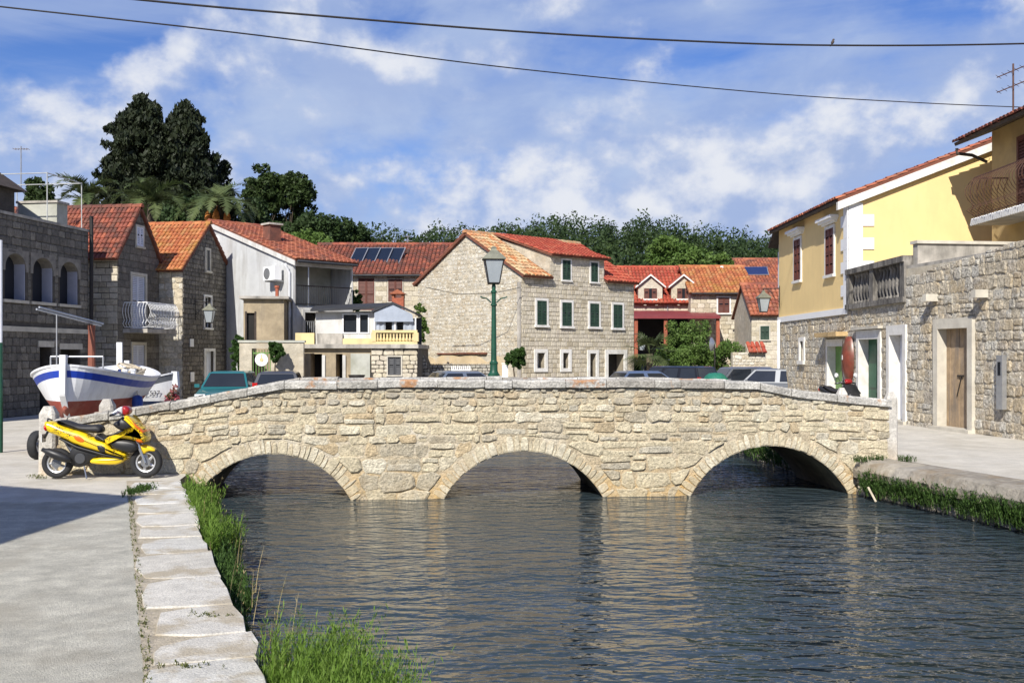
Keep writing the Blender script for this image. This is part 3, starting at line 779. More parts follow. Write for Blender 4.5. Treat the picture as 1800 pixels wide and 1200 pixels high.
# ------------------------------------------------------------------ bridge
BS = 0.087
B = thing('stone_bridge', 'low three arched bridge of rough pale limestone spanning the canal', 'bridge', (0, 17.28, 0), math.atan(BS))
BT = 2.5
def bx(px):
    u = (px - 900) / F
    return u * 17.28 / (1 - BS * u) * math.sqrt(1 + BS * BS)
prof = [(bx(62), .86), (bx(120), .93), (bx(240), 1.10), (bx(300), 1.19), (bx(435), 1.42), (bx(500), 1.525), (bx(900), 1.537), (bx(1200), 1.52), (bx(1340), 1.48), (bx(1390), 1.37), (bx(1470), 1.27), (bx(1572), 1.165)]
def ptop(x):
    for (a, za), (b, zb) in zip(prof, prof[1:]):
        if x <= b: return za + (zb - za) * max(0, (x - a)) / (b - a)
    return prof[-1][1]
BX0, BX1 = bx(92), bx(1566)
arches = []
for l, r_, zt in ((341, 616, .313), (781, 1060, .326), (1216, 1492, .38)):
    a, b = bx(l), bx(r_); c = (a + b) / 2; hw = (b - a) / 2; rise = zt - WZ
    R_ = (hw * hw + rise * rise) / (2 * rise)
    arches.append((c, zt - R_, R_, hw))
def low(x):
    for c, zc, R_, hw in arches:
        if abs(x - c) < hw + .06:
            q = R_ * R_ - (x - c) ** 2
            return zc + math.sqrt(max(q, 0))
    return -1.2
RING = .27
CT = .13
def bridge():
    xs = sorted(set([BX0 + (BX1 - BX0) * i / 160 for i in range(161)] + [c + s * hw * t for c, _, _, hw in arches for s in (-1, 1) for t in (1.0, .999, .97, .9, .8, .6, .3)]))
    deck = lambda x: max(.02 if x < 0 else .14, ptop(x) - .88)
    mb = MB(); vb = MB(); dk = MB()
    y0 = .03
    PW = .36
    for a, b in zip(xs, xs[1:]):
        m = (a + b) / 2
        la, lb = (low(a), low(b)) if low(m) > -1.1 else (-1.2, -1.2)
        if low(m) > -1.1: la, lb = max(la, low(a)), max(lb, low(b))
        ta, tb = ptop(a) - CT, ptop(b) - CT
        mb.quad((a, y0, la), (b, y0, lb), (b, y0, tb), (a, y0, ta))
        mb.quad((a, BT, la), (a, BT, ta), (b, BT, tb), (b, BT, lb))
        mb.quad((a, y0 + PW, deck(a)), (a, y0 + PW, ta), (b, y0 + PW, tb), (b, y0 + PW, deck(b)))
        mb.quad((a, BT - PW, deck(a)), (b, BT - PW, deck(b)), (b, BT - PW, tb), (a, BT - PW, ta))
        dk.quad((a, y0 + PW, deck(a)), (b, y0 + PW, deck(b)), (b, BT - PW, deck(b)), (a, BT - PW, deck(a)))
        if la > -1.1 or lb > -1.1: vb.quad((a, y0, la), (a, BT, la), (b, BT, lb), (b, y0, lb))
    for c, zc, R_, hw in arches:
        for s in (-1, 1):
            x = c + s * (hw - .0); vb.quad((x, y0, WZ), (x, BT, WZ), (x, BT, -1.2), (x, y0, -1.2))
    for x in (BX0, BX1):
        for q0, q1 in ((y0, y0 + PW), (BT - PW, BT)):
            mb.quad((x, q0, -.2), (x, q1, -.2), (x, q1, ptop(x) - CT), (x, q0, ptop(x) - CT))
    mb.build('spandrel_wall', M['bridge_mortar'], B, recalc=False)
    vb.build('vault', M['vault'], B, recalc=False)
    dk.build('deck', M['paving'], B, recalc=False)
    # face stones
    r = random.Random(21)
    def face_stones(seed, flip):
        r = random.Random(seed)
        st = []
        z = -.56
        rows = []
        while z < 1.5:
            if z < -.1: h = r.uniform(.24, .32)
            elif z < .42: h = r.uniform(.19, .29)
            elif z < .85: h = r.uniform(.12, .20)
            else: h = r.uniform(.08, .155)
            rows.append((z, h)); z += h
        for z, h in rows:
            x = BX0 - r.uniform(0, .3)
            while x < BX1:
                w = h * r.uniform(.8, 2.6) if r.random() < .8 else h * r.uniform(2.4, 3.8)
                w = min(w, .62)
                segs = [(z, z + h)]
                if h > .13 and r.random() < .42:
                    m = z + h * r.uniform(.35, .65); segs = [(z, m), (m, z + h)]
                elif r.random() < .16: segs = [(z - h * .12, z + h * .98)]
                for s0, s1 in segs:
                    g = r.uniform(.006, .022)
                    sl = .045 * (x > bx(1385)) * -1 + .12 * (x < bx(430))      # courses lean with the parapet at the ends
                    o = r.uniform(-.018, .018)
                    pl = outline(r, x + g, x + w - g, s0 + g * .6 + o, s1 - g * .6 + o, .13, .38, True)
                    cxm = x + w / 2
                    pl = [(px_, pz_ + sl * (px_ - cxm)) for px_, pz_ in pl]
                    q = []
                    for px_, pz_ in pl:
                        for c, zc, R_, hw in arches:
                            dx, dz = px_ - c, pz_ - zc; dd = math.hypot(dx, dz)
                            lim = R_ + RING * .97
                            if dd < lim and pz_ > zc - .2:
                                px_, pz_ = c + dx / dd * lim, zc + dz / dd * lim
                        pz_ = min(pz_, ptop(px_) - CT - .008); px_ = min(max(px_, BX0 + .01), BX1 - .01)
                        if px_ < bx(318): pz_ = max(pz_, .0)
                        if px_ > bx(1510): pz_ = max(pz_, .13)
                        q.append((px_, pz_))
                    A = area(q); per = sum(math.dist(q[i - 1], q[i]) for i in range(len(q)))
                    if A > .0022 and A / (per * per) > .022:
                        sz = math.sqrt(A)
                        st.append((q, r.uniform(.006, .044), .009 + .03 * sz, r))
                x += w
        fr = (Vector((0, .03, 0)), X3, Z3, -Y3) if not flip else (Vector((0, BT, 0)), X3, Z3, Y3)
        emit_stones(B, fr, st, M['bridge_stone'], 17.3 if not flip else 19.9, 300 if not flip else 0, 8, 'stone', 'small_stones' if not flip else 'rear_face_stones')
    face_stones(21, False); face_stones(22, True)
    # arch rings
    st = []
    for c, zc, R_, hw in arches:
        th0 = math.asin(min(1, hw / R_)) + .02
        n = int(2 * th0 * R_ / .098)
        ths = [-th0 + 2 * th0 * (i + r.uniform(-.32, .32) * (0 < i < n)) / n for i in range(n + 1)]
        for i in range(n):
            a, b = ths[i] + .004, ths[i + 1] - .004
            q = lambda t, rr: (c + math.sin(t) * rr, zc + math.cos(t) * rr)
            ro = R_ + RING * r.uniform(.62, 1.04); ri = R_ + r.uniform(-.004, .012)
            st.append(([q(b, ri), q(a, ri)][::-1] + [q(b, (ri + ro) / 2 + r.uniform(-.02, .02)), q(b - .012, ro - .01), q((a + b) / 2, ro), q(a + .012, ro - .015), q(a, (ri + ro) / 2)], r.uniform(.010, .028), .010, r))
    emit_stones(B, (Vector((0, .03, 0)), X3, Z3, -Y3), st, M['arch_stone'], 17.3, 300, 5, 'arch_stone', 'arch_stones')
    emit_stones(B, (Vector((0, BT, 0)), X3, Z3, Y3), st, M['arch_stone'], 17.3, 0, 5, 'arch_stone', 'rear_arch_stones')
    # coping
    for k, (ya, yb) in enumerate(((-.045, .43), (BT - .40, BT + .045))):
        x = BX0 + .0
        while x < BX1 - .02:
            ln = r.uniform(.45, 1.15)
            if x + ln > BX1 - .3: ln = BX1 - x
            brk = [b for b, _ in prof if x + .15 < b < x + ln]
            if brk: ln = brk[0] - x
            mb = MB(); g = .006; n = 6; vs = []
            xc = x + ln / 2; zc = ptop(xc)
            dz = r.uniform(-.012, .012)
            for t in (g, ln * .35, ln * .7, ln - g):
                xx = x + t; zt = ptop(xx) + dz + r.uniform(-.008, .008); jy = r.uniform(-.015, .015)
                for y, z in ((ya + jy, zt - CT), (ya + jy - .008, zt - .03), (ya + .03, zt), (yb - .03, zt), (yb, zt - .03), (yb, zt - CT)): vs.append((xx - xc, y, z - zc))
            fs = [(q * n + i, q * n + (i + 1) % n, (q + 1) * n + (i + 1) % n, (q + 1) * n + i) for q in range(3) for i in range(n)] + [tuple(range(n)), tuple(range(3 * n, 4 * n))]
            mb.add(vs, fs); mb.build('coping_stone', M['coping'], B, loc=(xc, 0, zc))
            x += ln
    # end posts
    def post(x, y, z0, h, w):
        mb = MB(); a, b = w / 2, w / 2 - .05
        lv = [(a, 0), (a * .97, h * .5), (a * .95, h - .12), (b * .8, h), ]
        vs = []; 
        for q, z in lv:
            e = q * .3
            for i, j in ((-q + e, -q), (q - e, -q), (q, -q + e), (q, q - e), (q - e, q), (-q + e, q), (-q, q - e), (-q, -q + e)): vs.append((i + rnd.uniform(-.004, .004), j, z))
        fs = [(l * 8 + i, l * 8 + (i + 1) % 8, (l + 1) * 8 + (i + 1) % 8, (l + 1) * 8 + i) for l in range(3) for i in range(8)] + [tuple(range(24, 32))]
        mb.add(vs, fs); mb.build('end_post', M['post_stone'], B, loc=(x, y, z0))
    post(bx(84), .06, -.02, 1.14, .27); post(bx(112), BT - .18, -.02, 1.16, .27)
    post(bx(1570), .1, .11, 1.2, .20); post(bx(1570) + .05, BT - .18, .11, 1.2, .20)
bridge()
# ------------------------------------------------------------------ left row of stone houses
WD = math.atan2(1, .142)          # direction of the left street front
def onA(px): return 20.287 / (.142 - (px - 900) / F)      # depth on the plane of the two first houses
def onC(px): return 19.287 / (.142 - (px - 900) / F)
def arch_cap(h, fr, x0, x1, zs, zt, m, proud=.03, depth=.3, band=.12):
    """stone surround of an opening with a segmental head: fills the corners of the square hole"""
    O, u, v, n = fr; mb = MB()
    p = lambda a, b, c: O + u * a + v * b + n * c
    cx = (x0 + x1) / 2; hw = (x1 - x0) / 2; K = 10
    arc = [(cx + hw * math.cos(math.pi - math.pi * k / K), zs + (zt - zs) * math.sin(math.pi * k / K)) for k in range(K + 1)]
    for k in range(K):
        (a, za), (b, zb) = arc[k], arc[k + 1]
        mb.add([p(a, za, proud), p(b, zb, proud), p(b, zt + band, proud), p(a, zt + band, proud), p(a, za, -depth), p(b, zb, -depth)], [(0, 1, 2, 3), (0, 4, 5, 1)])
    for a, b in ((x0 - band, x0), (x1, x1 + band)): fr_box(mb, fr, a, b, zs - .12, zt + band, -.02, proud)
    return mb.build('arch_surround', m, h)
# building with the three arched openings
ya0 = 24.0
hA = House('arcaded_stone_house', 'shaded grey stone house with three arched upper openings behind the boats', (-20.287 + .142 * ya0, ya0, 0), WD, 12.62, 7, 6.33)
lxA = lambda px: (onA(px) - ya0) * 1.01
ops = [(lxA(a), lxA(b), 3.69, 5.16) for a, b in ((8, 45), (57, 93), (105, 137))]
doors = [(lxA(70), lxA(90), -.3, 2.22), (lxA(107), lxA(140), -.3, 2.15)]
hA.wall('front', M['lime_dark'], ops + doors, depth=.40); hA.wall('left', M['lime_dark']); hA.wall('right', M['lime_dark']); hA.wall('back', M['lime_dark'])
mb = MB(); mb.bb(0.02, 12.6, .02, 6.98, 5.9, 6.05); mb.build('roof_terrace', M['concrete_old'], hA.o)
mb = MB(); mb.bb(-.03, 12.66, -.04, .34, 6.33, 6.42); mb.build('coping', M['concrete_old'], hA.o)
frA = hA.fr['front']
M['shaded_frame'] = mat('shade_darkened_frame', (.23, .21, .18), .9, .25, 6)  # cut stone colour darkened for the shade on the arcaded front
M['lavender'] = mat('dull_pale_paint', (.42, .43, .50), .7, .08, 4)
M['dim_room'] = mat('dim_blue_grey_room', (.022, .023, .030), .8, .1, 2)
for a, b, c, d in ops:
    arch_cap(hA.o, frA, a, b, 4.72, 5.16, M['shaded_frame'], depth=.40)
    mb = MB(); fr_box(mb, frA, a + .0, b + .0, c, 5.16, -.42, -.395); wo = mb.build('window', M['dim_room'], hA.o)
    mb = MB(); fr_box(mb, frA, b - .03, b - .002, c + .02, 5.0, -.385, -.02); mb.build('shutter', M['lavender'], wo)
    mb = MB(); fr_box(mb, frA, a - .1, b + .1, c - .09, c + .004, -.02, .07); mb.build('sill', M['cut_stone'], wo)
for a, b, c, d in doors:
    mb = MB(); fr_box(mb, frA, a, b, 0, d, -.38, -.36); do = mb.build('door', M['interior'], hA.o)
    mb = MB(); fr_box(mb, frA, a - .12, b + .12, d, d + .2, -.02, .04); mb.build('lintel', M['cut_stone'], do)
mb = MB(); fr_box(mb, frA, 4, 12.6, 2.70, 2.86, -.02, .06); mb.build('string_course', M['cut_stone'], hA.o)
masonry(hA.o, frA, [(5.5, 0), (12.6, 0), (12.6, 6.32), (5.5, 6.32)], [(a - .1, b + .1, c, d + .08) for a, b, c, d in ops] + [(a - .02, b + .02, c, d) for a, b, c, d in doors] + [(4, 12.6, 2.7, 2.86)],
        M['ashlar_shaded'], 34, ch=(.22, .30), ar=(1.0, 1.9), gap=.022, jit=.05, proud=(.012, .035), inset=.02, seed=41, rub=True, cut=.22)
mb = MB(); mb.tube([(12.66, -.10, 6.9), (12.66, -.10, .1)], .07, 8); mb.build('drainpipe', M['iron'], hA.o)
mb = MB(); mb.bb(11.85, 12.5, .72, 2.2, 6.0, 7.28); mb.build('stair_head', M['concrete_pale'], hA.o)
mb = MB(); mb.bb(11.80, 12.55, .67, 2.25, 7.28, 7.36); mb.build('stair_head_coping', M['concrete_old'], hA.o)
mb = MB(); mb.bb(3.5, 10.1, 1.15, 6.5, 6.0, 7.5); mb.build('upper_storey', M['lime_dark'], hA.o)
mb = MB(); mb.prism([(3.2, .85, 7.42), (3.2, 6.8, 7.42), (3.2, 3.8, 9.4)], (7.2, 0, 0)); mb.build('upper_roof', M['wood_dark'], hA.o)
# white tube frame on that roof
M['tube_grey'] = mat('dull_pale_tube', (.40, .41, .40), .6, .2, 6)
pg = thing('pergola_frame', 'thin pale tube frame on the roof terrace above the arches', 'pergola', (-20.287 + .142 * ya0, ya0, 6.05), WD)
mb = MB(); hh = [(10.3, .1), (12.4, .12), (10.3, 2.6), (12.4, 2.6)]
for x, y in hh: mb = MB(); mb.tube([(x, y, 0), (x, y, 2.0)], .02, 6); mb.build('upright', M['tube_grey'], pg)
for a, b in (((10.3, .1), (12.4, .12)), ((10.3, 2.6), (12.4, 2.6)), ((10.3, .1), (10.3, 2.6)), ((12.4, .12), (12.4, 2.6))):
    mb = MB(); mb.tube([(*a, 1.98), (*b, 1.98)], .018, 6); mb.build('rail', M['tube_grey'], pg)
def aerial(label, base, h, arms, lean=0.0, m='steel', group='television aerials', arm_dir=(1, 0, 0)):
    t = thing('television_aerial', label, 'aerial', base, 0, group)
    mb = MB(); mb.tube([(0, 0, -.3), (lean * h, 0, h)], .025, 6); mb.build('mast', M[m], t)
    d = Vector(arm_dir).normalized(); c = d.cross(Z3)
    for z, ln in arms:
        o = Vector((lean * z, 0, z))
        mb = MB(); mb.tube([o - d * ln * .5, o + d * ln * .5], .016, 5)
        for k in range(6):
            q = o + d * ln * (-.45 + .18 * k); mb.tube([q - c * ln * .28, q + c * ln * .28], .008, 4)
        mb.build('antenna', M[m], t)
    return t
pA = P(37, 318, 37); aerial('thin aerial rising above the dark gable at the far left', pA, 1.25, [(1.15, .55)])
# first gabled house
yb0 = 38.5
hB = House('gabled_stone_house', 'narrow stone gable house with white bellied balcony railing and shutters', (-20.287 + .142 * yb0, yb0, 0), WD, 3.2, 6.0, 5.74)
hB.ridge('y', 1.58, 7.62)
frB = hB.fr['front']
bd = [(1.0, 2.05, 2.98, 5.05), (1.05, 2.0, -.3, 2.35)]
hB.wall('front', M['lime_dark'], bd, depth=.15); hB.wall('left', M['lime_dark'], [(3.55, 4.05, 1.6, 2.6)], depth=.15); hB.wall('right', M['lime_dark']); hB.wall('back', M['lime_dark'])
for a, b, c, d in bd: window(hB.o, frB, (a + b) / 2, max(c, 0), d, b - a, M['cut_stone'], M['shutter_white'], fw=.11, sill=False)
window(hB.o, frB, 1.6, 6.2, 6.95, .5, M['cut_stone'], M['shutter_white'], fw=.08, recess=False)
frBl = hB.fr['left']
w = window(hB.o, frBl, 3.8, 1.6, 2.6, .5, M['cut_stone'], None, leaves='bars', mull=False)
for k in range(4): mb = MB(); mb.tube([Vector((-.03, hB.D - (3.62 + k * .12), 1.6)), Vector((-.03, hB.D - (3.62 + k * .12), 2.6))], .012, 5); mb.build('bar', M['iron'], w)
masonry(hB.o, frB, hB.region('front'), [(a - .08, b + .08, c, d + .08) for a, b, c, d in bd] + [(1.3, 1.9, 6.1, 7.0)], M['ashlar_shaded'], 40, ch=(.22, .3), ar=(1.2, 2.3), gap=.02, jit=.03, proud=(.01, .03), seed=42, cap=200)
masonry(hB.o, frBl, [(2.5, 0), (6, 0), (6, 5.7), (2.5, 5.7)], [(3.5, 4.1, 1.55, 2.65)], M['ashlar'], 39, ch=(.2, .28), ar=(1.3, 2.4), gap=.02, jit=.03, proud=(.01, .03), seed=43, cap=150)
hB.roof(M['tile_dark'], ov=.32, ovg=.12, back_tiles=True, col=.175, row=.28)
mb = MB(); mb.bb(.35, 2.75, -1.0, .0, 2.80, 2.95); bal = mb.build('balcony_slab', M['concrete_old'], hB.o)
def belly_rail(parent, path, z0, z1, belly, m, step=.11, r=.012, n=8):
    """wrought railing with bulging bars along a path of (point, outward)"""
    rail = MB()
    for (p, o), (q, _) in zip(path, path[1:]): rail.tube([Vector(p) + Z3 * z1, Vector(q) + Z3 * z1], .022, 6); rail.tube([Vector(p) + Z3 * (z0 + .06), Vector(q) + Z3 * (z0 + .06)], .014, 5)
    ro = rail.build('railing', m, parent)
    bars = MB()
    for (p, o), (q, o2) in zip(path, path[1:]):
        p, q = Vector(p), Vector(q); d = q - p; out = Vector((d.y, -d.x, 0)).normalized(); k = max(2, int(d.length / step))
        for i in range(k + 1):
            c = p + d * (i / k)
            pts = []
            for j in range(n):
                t = j / (n - 1)
                pts.append(c + out * (belly * math.sin(math.pi * min(1, (1 - t) * 1.35)) if t > .26 else belly * math.sin(math.pi * min(1, t * 2.6 + .0)) * .9) + Z3 * (z0 + .06 + (z1 - z0 - .06) * t))
            bars.tube(pts, r, 4, caps=False)
    bars.build('bars', m, ro)
    return ro
belly_rail(hB.o, [((.4, -.05, 0), 0), ((.4, -.95, 0), 0), ((2.7, -.95, 0), 0), ((2.7, -.05, 0), 0)], 2.95, 3.95, .15, M['white_paint'])
# second gabled house
yc0 = 41.6
hC = House('dark_gabled_house', 'shaded rubble stone gable house with orange tiled roof and wall lantern', (-19.287 + .142 * yc0, yc0, 0), WD, 4.75, 6.0, 5.50)
hC.ridge('y', 2.35, 7.45)
frC = hC.fr['front']
co = [(2.0, 2.62, 3.12, 4.44), (2.05, 2.15 + .75, -.3, 2.12), (2.12, 2.48, 5.56, 6.44)]
hC.wall('front', M['lime_dark'], co[:2], depth=.18); hC.wall('left', M['lime']); hC.wall('right', M['lime_dark']); hC.wall('back', M['lime_dark'])
window(hC.o, frC, 2.31, 3.12, 4.44, .62, M['white_stone'], None, leaves='glazed', fw=.09)
window(hC.o, frC, 2.475, 0, 2.12, .85, M['white_stone'], None, leaves='glazed', fw=.12, glass=M['shutter_white'])
window(hC.o, frC, 2.3, 5.56, 6.44, .36, M['cut_stone'], None, leaves='glazed', fw=.1, recess=False, mull=False)
masonry(hC.o, frC, hC.region('front'), [(a - .06, b + .06, c, d + .06) for a, b, c, d in co], M['ashlar_shaded'], 44, ch=(.16, .24), ar=(1.0, 2.0), gap=.022, jit=.06, rub=True, cut=.3, proud=(.012, .04), seed=44, cap=260)
masonry(hC.o, hC.fr['left'], [(3.8, 0), (6, 0), (6, 5.45), (3.8, 5.45)], [], M['rubble'], 42, ch=(.2, .34), ar=(.9, 1.9), gap=.025, jit=.08, rub=True, cut=.35, proud=(.012, .04), seed=45, cap=120)
hC.roof(M['tile_orange'], ov=.3, ovg=.12, col=.175, row=.28)
hC.pipe('right', .15, 0, 5.3, M['iron'], r=.06)
for z0, z1, x in ((2.3, 2.62, .55), (.85, 1.25, .6)):
    mb = MB(); fr_box(mb, frC, x, x + .32, z0, z1, .045, .07); tag(mb.build('wall_plaque', M['white_paint']), 'pale wall plaque on the dark gable house, %s one' % ('upper' if z0 > 2 else 'lower'), 'plaque')
for o in [o for o in COL.objects if o.name.startswith('wall_plaque')]:
    o.location = hC.o.location; o.rotation_euler = (0, 0, WD)

# ------------------------------------------------------------------ grey plastered house with the loggia
hD = House('grey_plastered_house', 'grey plastered house with red tiles, loggia and air conditioner', (xat(515, 42), 42, 0), rad(45), 3.0, 11.0, 5.85)
hD.ridge('x', 6.7, 7.9)
frD = hD.fr['left']
aD = lambda y: hD.D - y
wD = [(aD(6.55), aD(6.05), 6.65, 7.25), (aD(.45), aD(.2), 3.55, 3.8)]
hD.wall('left', M['plaster_grey'], wD[1:], depth=.1); hD.wall('right', M['plaster_grey']); hD.wall('back', M['plaster_grey'])
dD = [(.12, 2.95, 3.98, 5.62), (.55, 1.15, 2.75, 3.72)]
hD.wall('front', M['plaster_white'], dD, depth=.12)
window(hD.o, frD, aD(6.3), 6.7, 7.25, .42, M['white_paint'], None, leaves='glazed', fw=.1, recess=False)
window(hD.o, frD, aD(.32), 3.55, 3.8, .25, M['white_paint'], None, leaves='glazed', fw=.04, mull=False, sill=False, depth=.09)
mb = MB(); mb.bb(.13, 2.94, .1, 1.6, 3.85, 3.97); mb.build('loggia_floor', M['concrete_old'], hD.o)
mb = MB(); mb.bb(.13, 2.94, 1.55, 1.6, 3.97, 5.8); mb.build('loggia_wall', M['concrete_pale'], hD.o)
mb = MB(); mb.bb(.25, .95, 1.5, 1.545, 3.98, 5.4); mb.build('loggia_door', M['interior'], hD.o)
mb = MB(); mb.tube([(.75, .0, 3.98), (.75, .0, 5.6)], .03, 6); mb.build('loggia_post', M['steel'], hD.o)
ro = MB()
ro.tube([(.12, -.06, 4.82), (2.9, -.06, 4.82)], .025, 5); ro.tube([(.12, -.06, 4.06), (2.9, -.06, 4.06)], .02, 5)
rr = ro.build('railing', M['iron'], hD.o); bars = MB()
for i in range(27): bars.tube([(.14 + i * .105, -.06, 4.06), (.14 + i * .105, -.06, 4.82)], .012, 4)
bars.build('bars', M['iron'], rr)
window(hD.o, hD.fr['front'], .85, 2.75, 3.72, .6, M['plaster_white'], None, leaves='bars', mull=False, glass=M['interior'])
g = MB()
for i in range(6): g.tube([(.6 + i * .1, -.02, 2.78), (.6 + i * .1, -.02, 3.35)], .012, 4)
g.tube([(.55, -.02, 3.35), (1.15, -.02, 3.35)], .012, 4); g.build('grille', M['steel'], hD.o)
hD.roof(M['tile_red'], ov=.3, ovg=.1)
mb = MB(); mb.prism([(-.13, -.32, 5.60), (-.13, 6.7, 7.78), (-.13, 6.7, 7.98), (-.13, -.32, 5.80)], (.03, 0, 0)); mb.build('verge_board', M['plaster_white'], hD.o)
mb = MB(); mb.box((1.0, 3.2, 7.15), (.55, .55, 1.0)); ch = mb.build('chimney', M['tile_dark'], hD.o)
mb = MB(); mb.box((1.0, 3.2, 7.68), (.7, .7, .08)); mb.build('chimney_cap', M['concrete_old'], ch)
hD.gutter('front', m=M['grey_dark'])
hD.pipe('left', hD.D - .12, .0, 5.7, M['pipe_white'], r=.055, off=.1)
ac = thing('air_conditioner', 'white air conditioner box on the grey plastered wall', 'air conditioner', hD.o.location, rad(45))
mb = MB(); mb.bb(-.48, -.16, .6, 1.5, 5.05, 5.62); acb = mb.build('casing', M['white_paint'], ac)
mb = MB(); mb.lathe([(.23, -.012), (.23, 0.012), (.05, .02)], (-.49, 1.2, 5.33), 20, 'X'); mb.build('fan_grille', M['steel'], ac)
for y in (.72, 1.38): mb = MB(); mb.bb(-.46, 0, y - .02, y + .02, 4.99, 5.05); mb.build('bracket', M['steel'], ac)
# shed
hs = House('rendered_shed', 'brown rendered flat roofed shed between dark gable and grey house', (xat(428, 40), 40, 0), rad(8), 1.55, 2.6, 4.15, cat='shed')
hs.wall('front', M['plaster_tan'], [(.12, .42, 1.0, 3.6)], depth=.12); hs.wall('left', M['plaster_tan']); hs.wall('right', M['plaster_tan']); hs.wall('back', M['plaster_tan'])
mb = MB(); mb.bb(.12, .42, .1, .12, 1.0, 3.6); mb.build('door', M['interior'], hs.o)
mb = MB(); mb.bb(.06, .12, -.03, .02, .95, 3.66).bb(.42, .48, -.03, .02, .95, 3.66); mb.build('door_frame', M['wood_dark'], hs.o)
mb = MB(); mb.bb(-.15, 1.75, -.2, 2.7, 4.15, 4.25); mb.build('roof', M['concrete_old'], hs.o)
mb = MB(); mb.lathe([(.07, 0), (.07, .35), (.1, .36), (.1, .45)], (1.25, .4, 4.25), 8); mb.build('flue', M['brick'], hs.o)
# garden wall and gate in front of it
gw = thing('garden_wall', 'pale patchy plastered garden wall with green gate beside the shed', 'wall', (xat(440, 38), 38, 0), rad(4))
mb = MB(); mb.bb(-.4, .05, 0, .3, -.2, 2.42); mb.bb(.75, 1.95, 0, .3, -.2, 2.42); mb.bb(.05, .75, 0, .3, 2.2, 2.4); mb.build('wall', M['lime'], gw)
mb = MB(); mb.bb(-.45, 2.0, -.04, .34, 2.42, 2.5); mb.build('coping', M['concrete_pale'], gw)
gt = thing('garden_gate', 'green barred gate with round white emblem in the garden wall', 'gate', (xat(440, 38), 38, 0), rad(4))
for i in range(7): mb = MB(); mb.tube([(.09 + i * .105, .1, .05), (.09 + i * .105, .1, 2.15)], .016, 5); mb.build('bar', M['door_olive'], gt)
mb = MB(); mb.bb(.05, .75, .085, .115, .1, .15).bb(.05, .75, .085, .115, 2.0, 2.05); mb.build('rail', M['door_olive'], gt)
mb = MB(); mb.lathe([(.24, -.01), (.24, .01)], (.4, .065, 1.78), 20, 'Y'); em = mb.build('emblem', M['white_paint'], gt)
mb = MB(); mb.lathe([(.07, -.008), (.07, .008)], (.4, .045, 1.78), 12, 'Y').box((.4, .045, 1.91), (.03, .01, .14)); mb.build('emblem_mark', M['cream'], em)
st_ = thing('low_stone_wall', 'low dry stone wall in front of the plastered garden wall', 'wall', (xat(485, 37), 37, 0), 0)
mb = MB(); mb.bb(.02, .95, .02, .4, -.1, 1.18); mb.build('core', M['lime_dark'], st_)
masonry(st_, (Vector((0, 0, 0)), X3, Z3, -Y3), [(0, 0), (.98, 0), (.98, 1.2), (0, 1.2)], [], M['ashlar'], 37, ch=(.1, .16), ar=(1.5, 3), gap=.02, jit=.06, rub=True, cut=.3, proud=(.02, .04), seed=52)

# ------------------------------------------------------------------ long house with the solar collectors
hE = House('long_stone_house', 'long pale stone house with dark weathered roof and brown shutters behind terrace', (xat(540, 54), 54, 0), 0, 8.3, 9, 6.2)
hE.ridge('x', 4.2, 8.1)
for s_ in ('front', 'left', 'right', 'back'): hE.wall(s_, M['joint'], z0=-.3)
for px, y0, y1, w_ in ((606, 511, 488, .8), (644, 537, 489, .85), (695, 522, 491, .75)):
    window(hE.o, hE.fr['front'], xat(px, 54) - xat(540, 54), zat(y0, 54) - .25, zat(y1, 54), w_, M['cut_stone'], M['shutter_brown'], recess=False, fw=.05, proud=.03)
masonry(hE.o, hE.fr['front'], [(0, 3.2), (8.3, 3.2), (8.3, 6.15), (0, 6.15)], [(xat(p, 54) - xat(540, 54) - .45, xat(p, 54) - xat(540, 54) + .45, 4, 6.1) for p in (606, 644, 695)], M['ashlar'], 54, ch=(.22, .3), ar=(1.5, 2.6), gap=.012, jit=.02, proud=(.006, .02), seed=53, cap=60)
hE.roof(M['tile_dark'], ov=.3, ovg=.2); hE.gutter('front', m=M['grey_dark'])
def solar(label, loc, rz, w, h, tilt, mface, group=None):
    t = thing('solar_panel', label, 'solar panel', loc, rz, group)
    R_ = Matrix.Rotation(tilt, 3, 'X')
    mb = MB(); mb.box((0, 0, h / 2 * math.sin(tilt)), (w, h, .06), M=R_); mb.build('frame', M['steel'], t)
    mb = MB(); mb.box(Vector((0, 0, h / 2 * math.sin(tilt))) + R_ @ Vector((0, 0, .034)), (w - .1, h - .1, .012), M=R_); mb.build('panel_face', mface, t)
    for x in (-w * .4, w * .4):
        mb = MB(); top = R_ @ Vector((x, h * .42, 0)) + Vector((0, 0, h / 2 * math.sin(tilt)))
        mb.tube([top, (x, top.y + .1, -.25 + top.y * .45)], .02, 5); mb.tube([R_ @ Vector((x, -h * .42, 0)) + Vector((0, 0, h / 2 * math.sin(tilt))), (x, -h * .42 * math.cos(tilt), -.5)], .02, 5); mb.build('support', M['steel'], t)
    return t
for i, nm in enumerate(('leftmost of the four', 'second from left of the four', 'third from left of the four', 'rightmost of the four')):
    solar('dark solar collector on the long roof, ' + nm, P(627 + i * 22, 467, 55.3) + Vector((0, .55, 0)), rad(-14), .78, 1.6, rad(42), M['solar'], 'solar collectors on the long roof')
aerial('aerial mast standing on the long weathered roof beside the solar collectors', P(717, 445, 58.2), 1.0, [(.95, .3), (.7, .5)])
aerial('small aerial on the long roof close to the rubble gable', P(750, 447, 58.2), .65, [(.6, .9)])

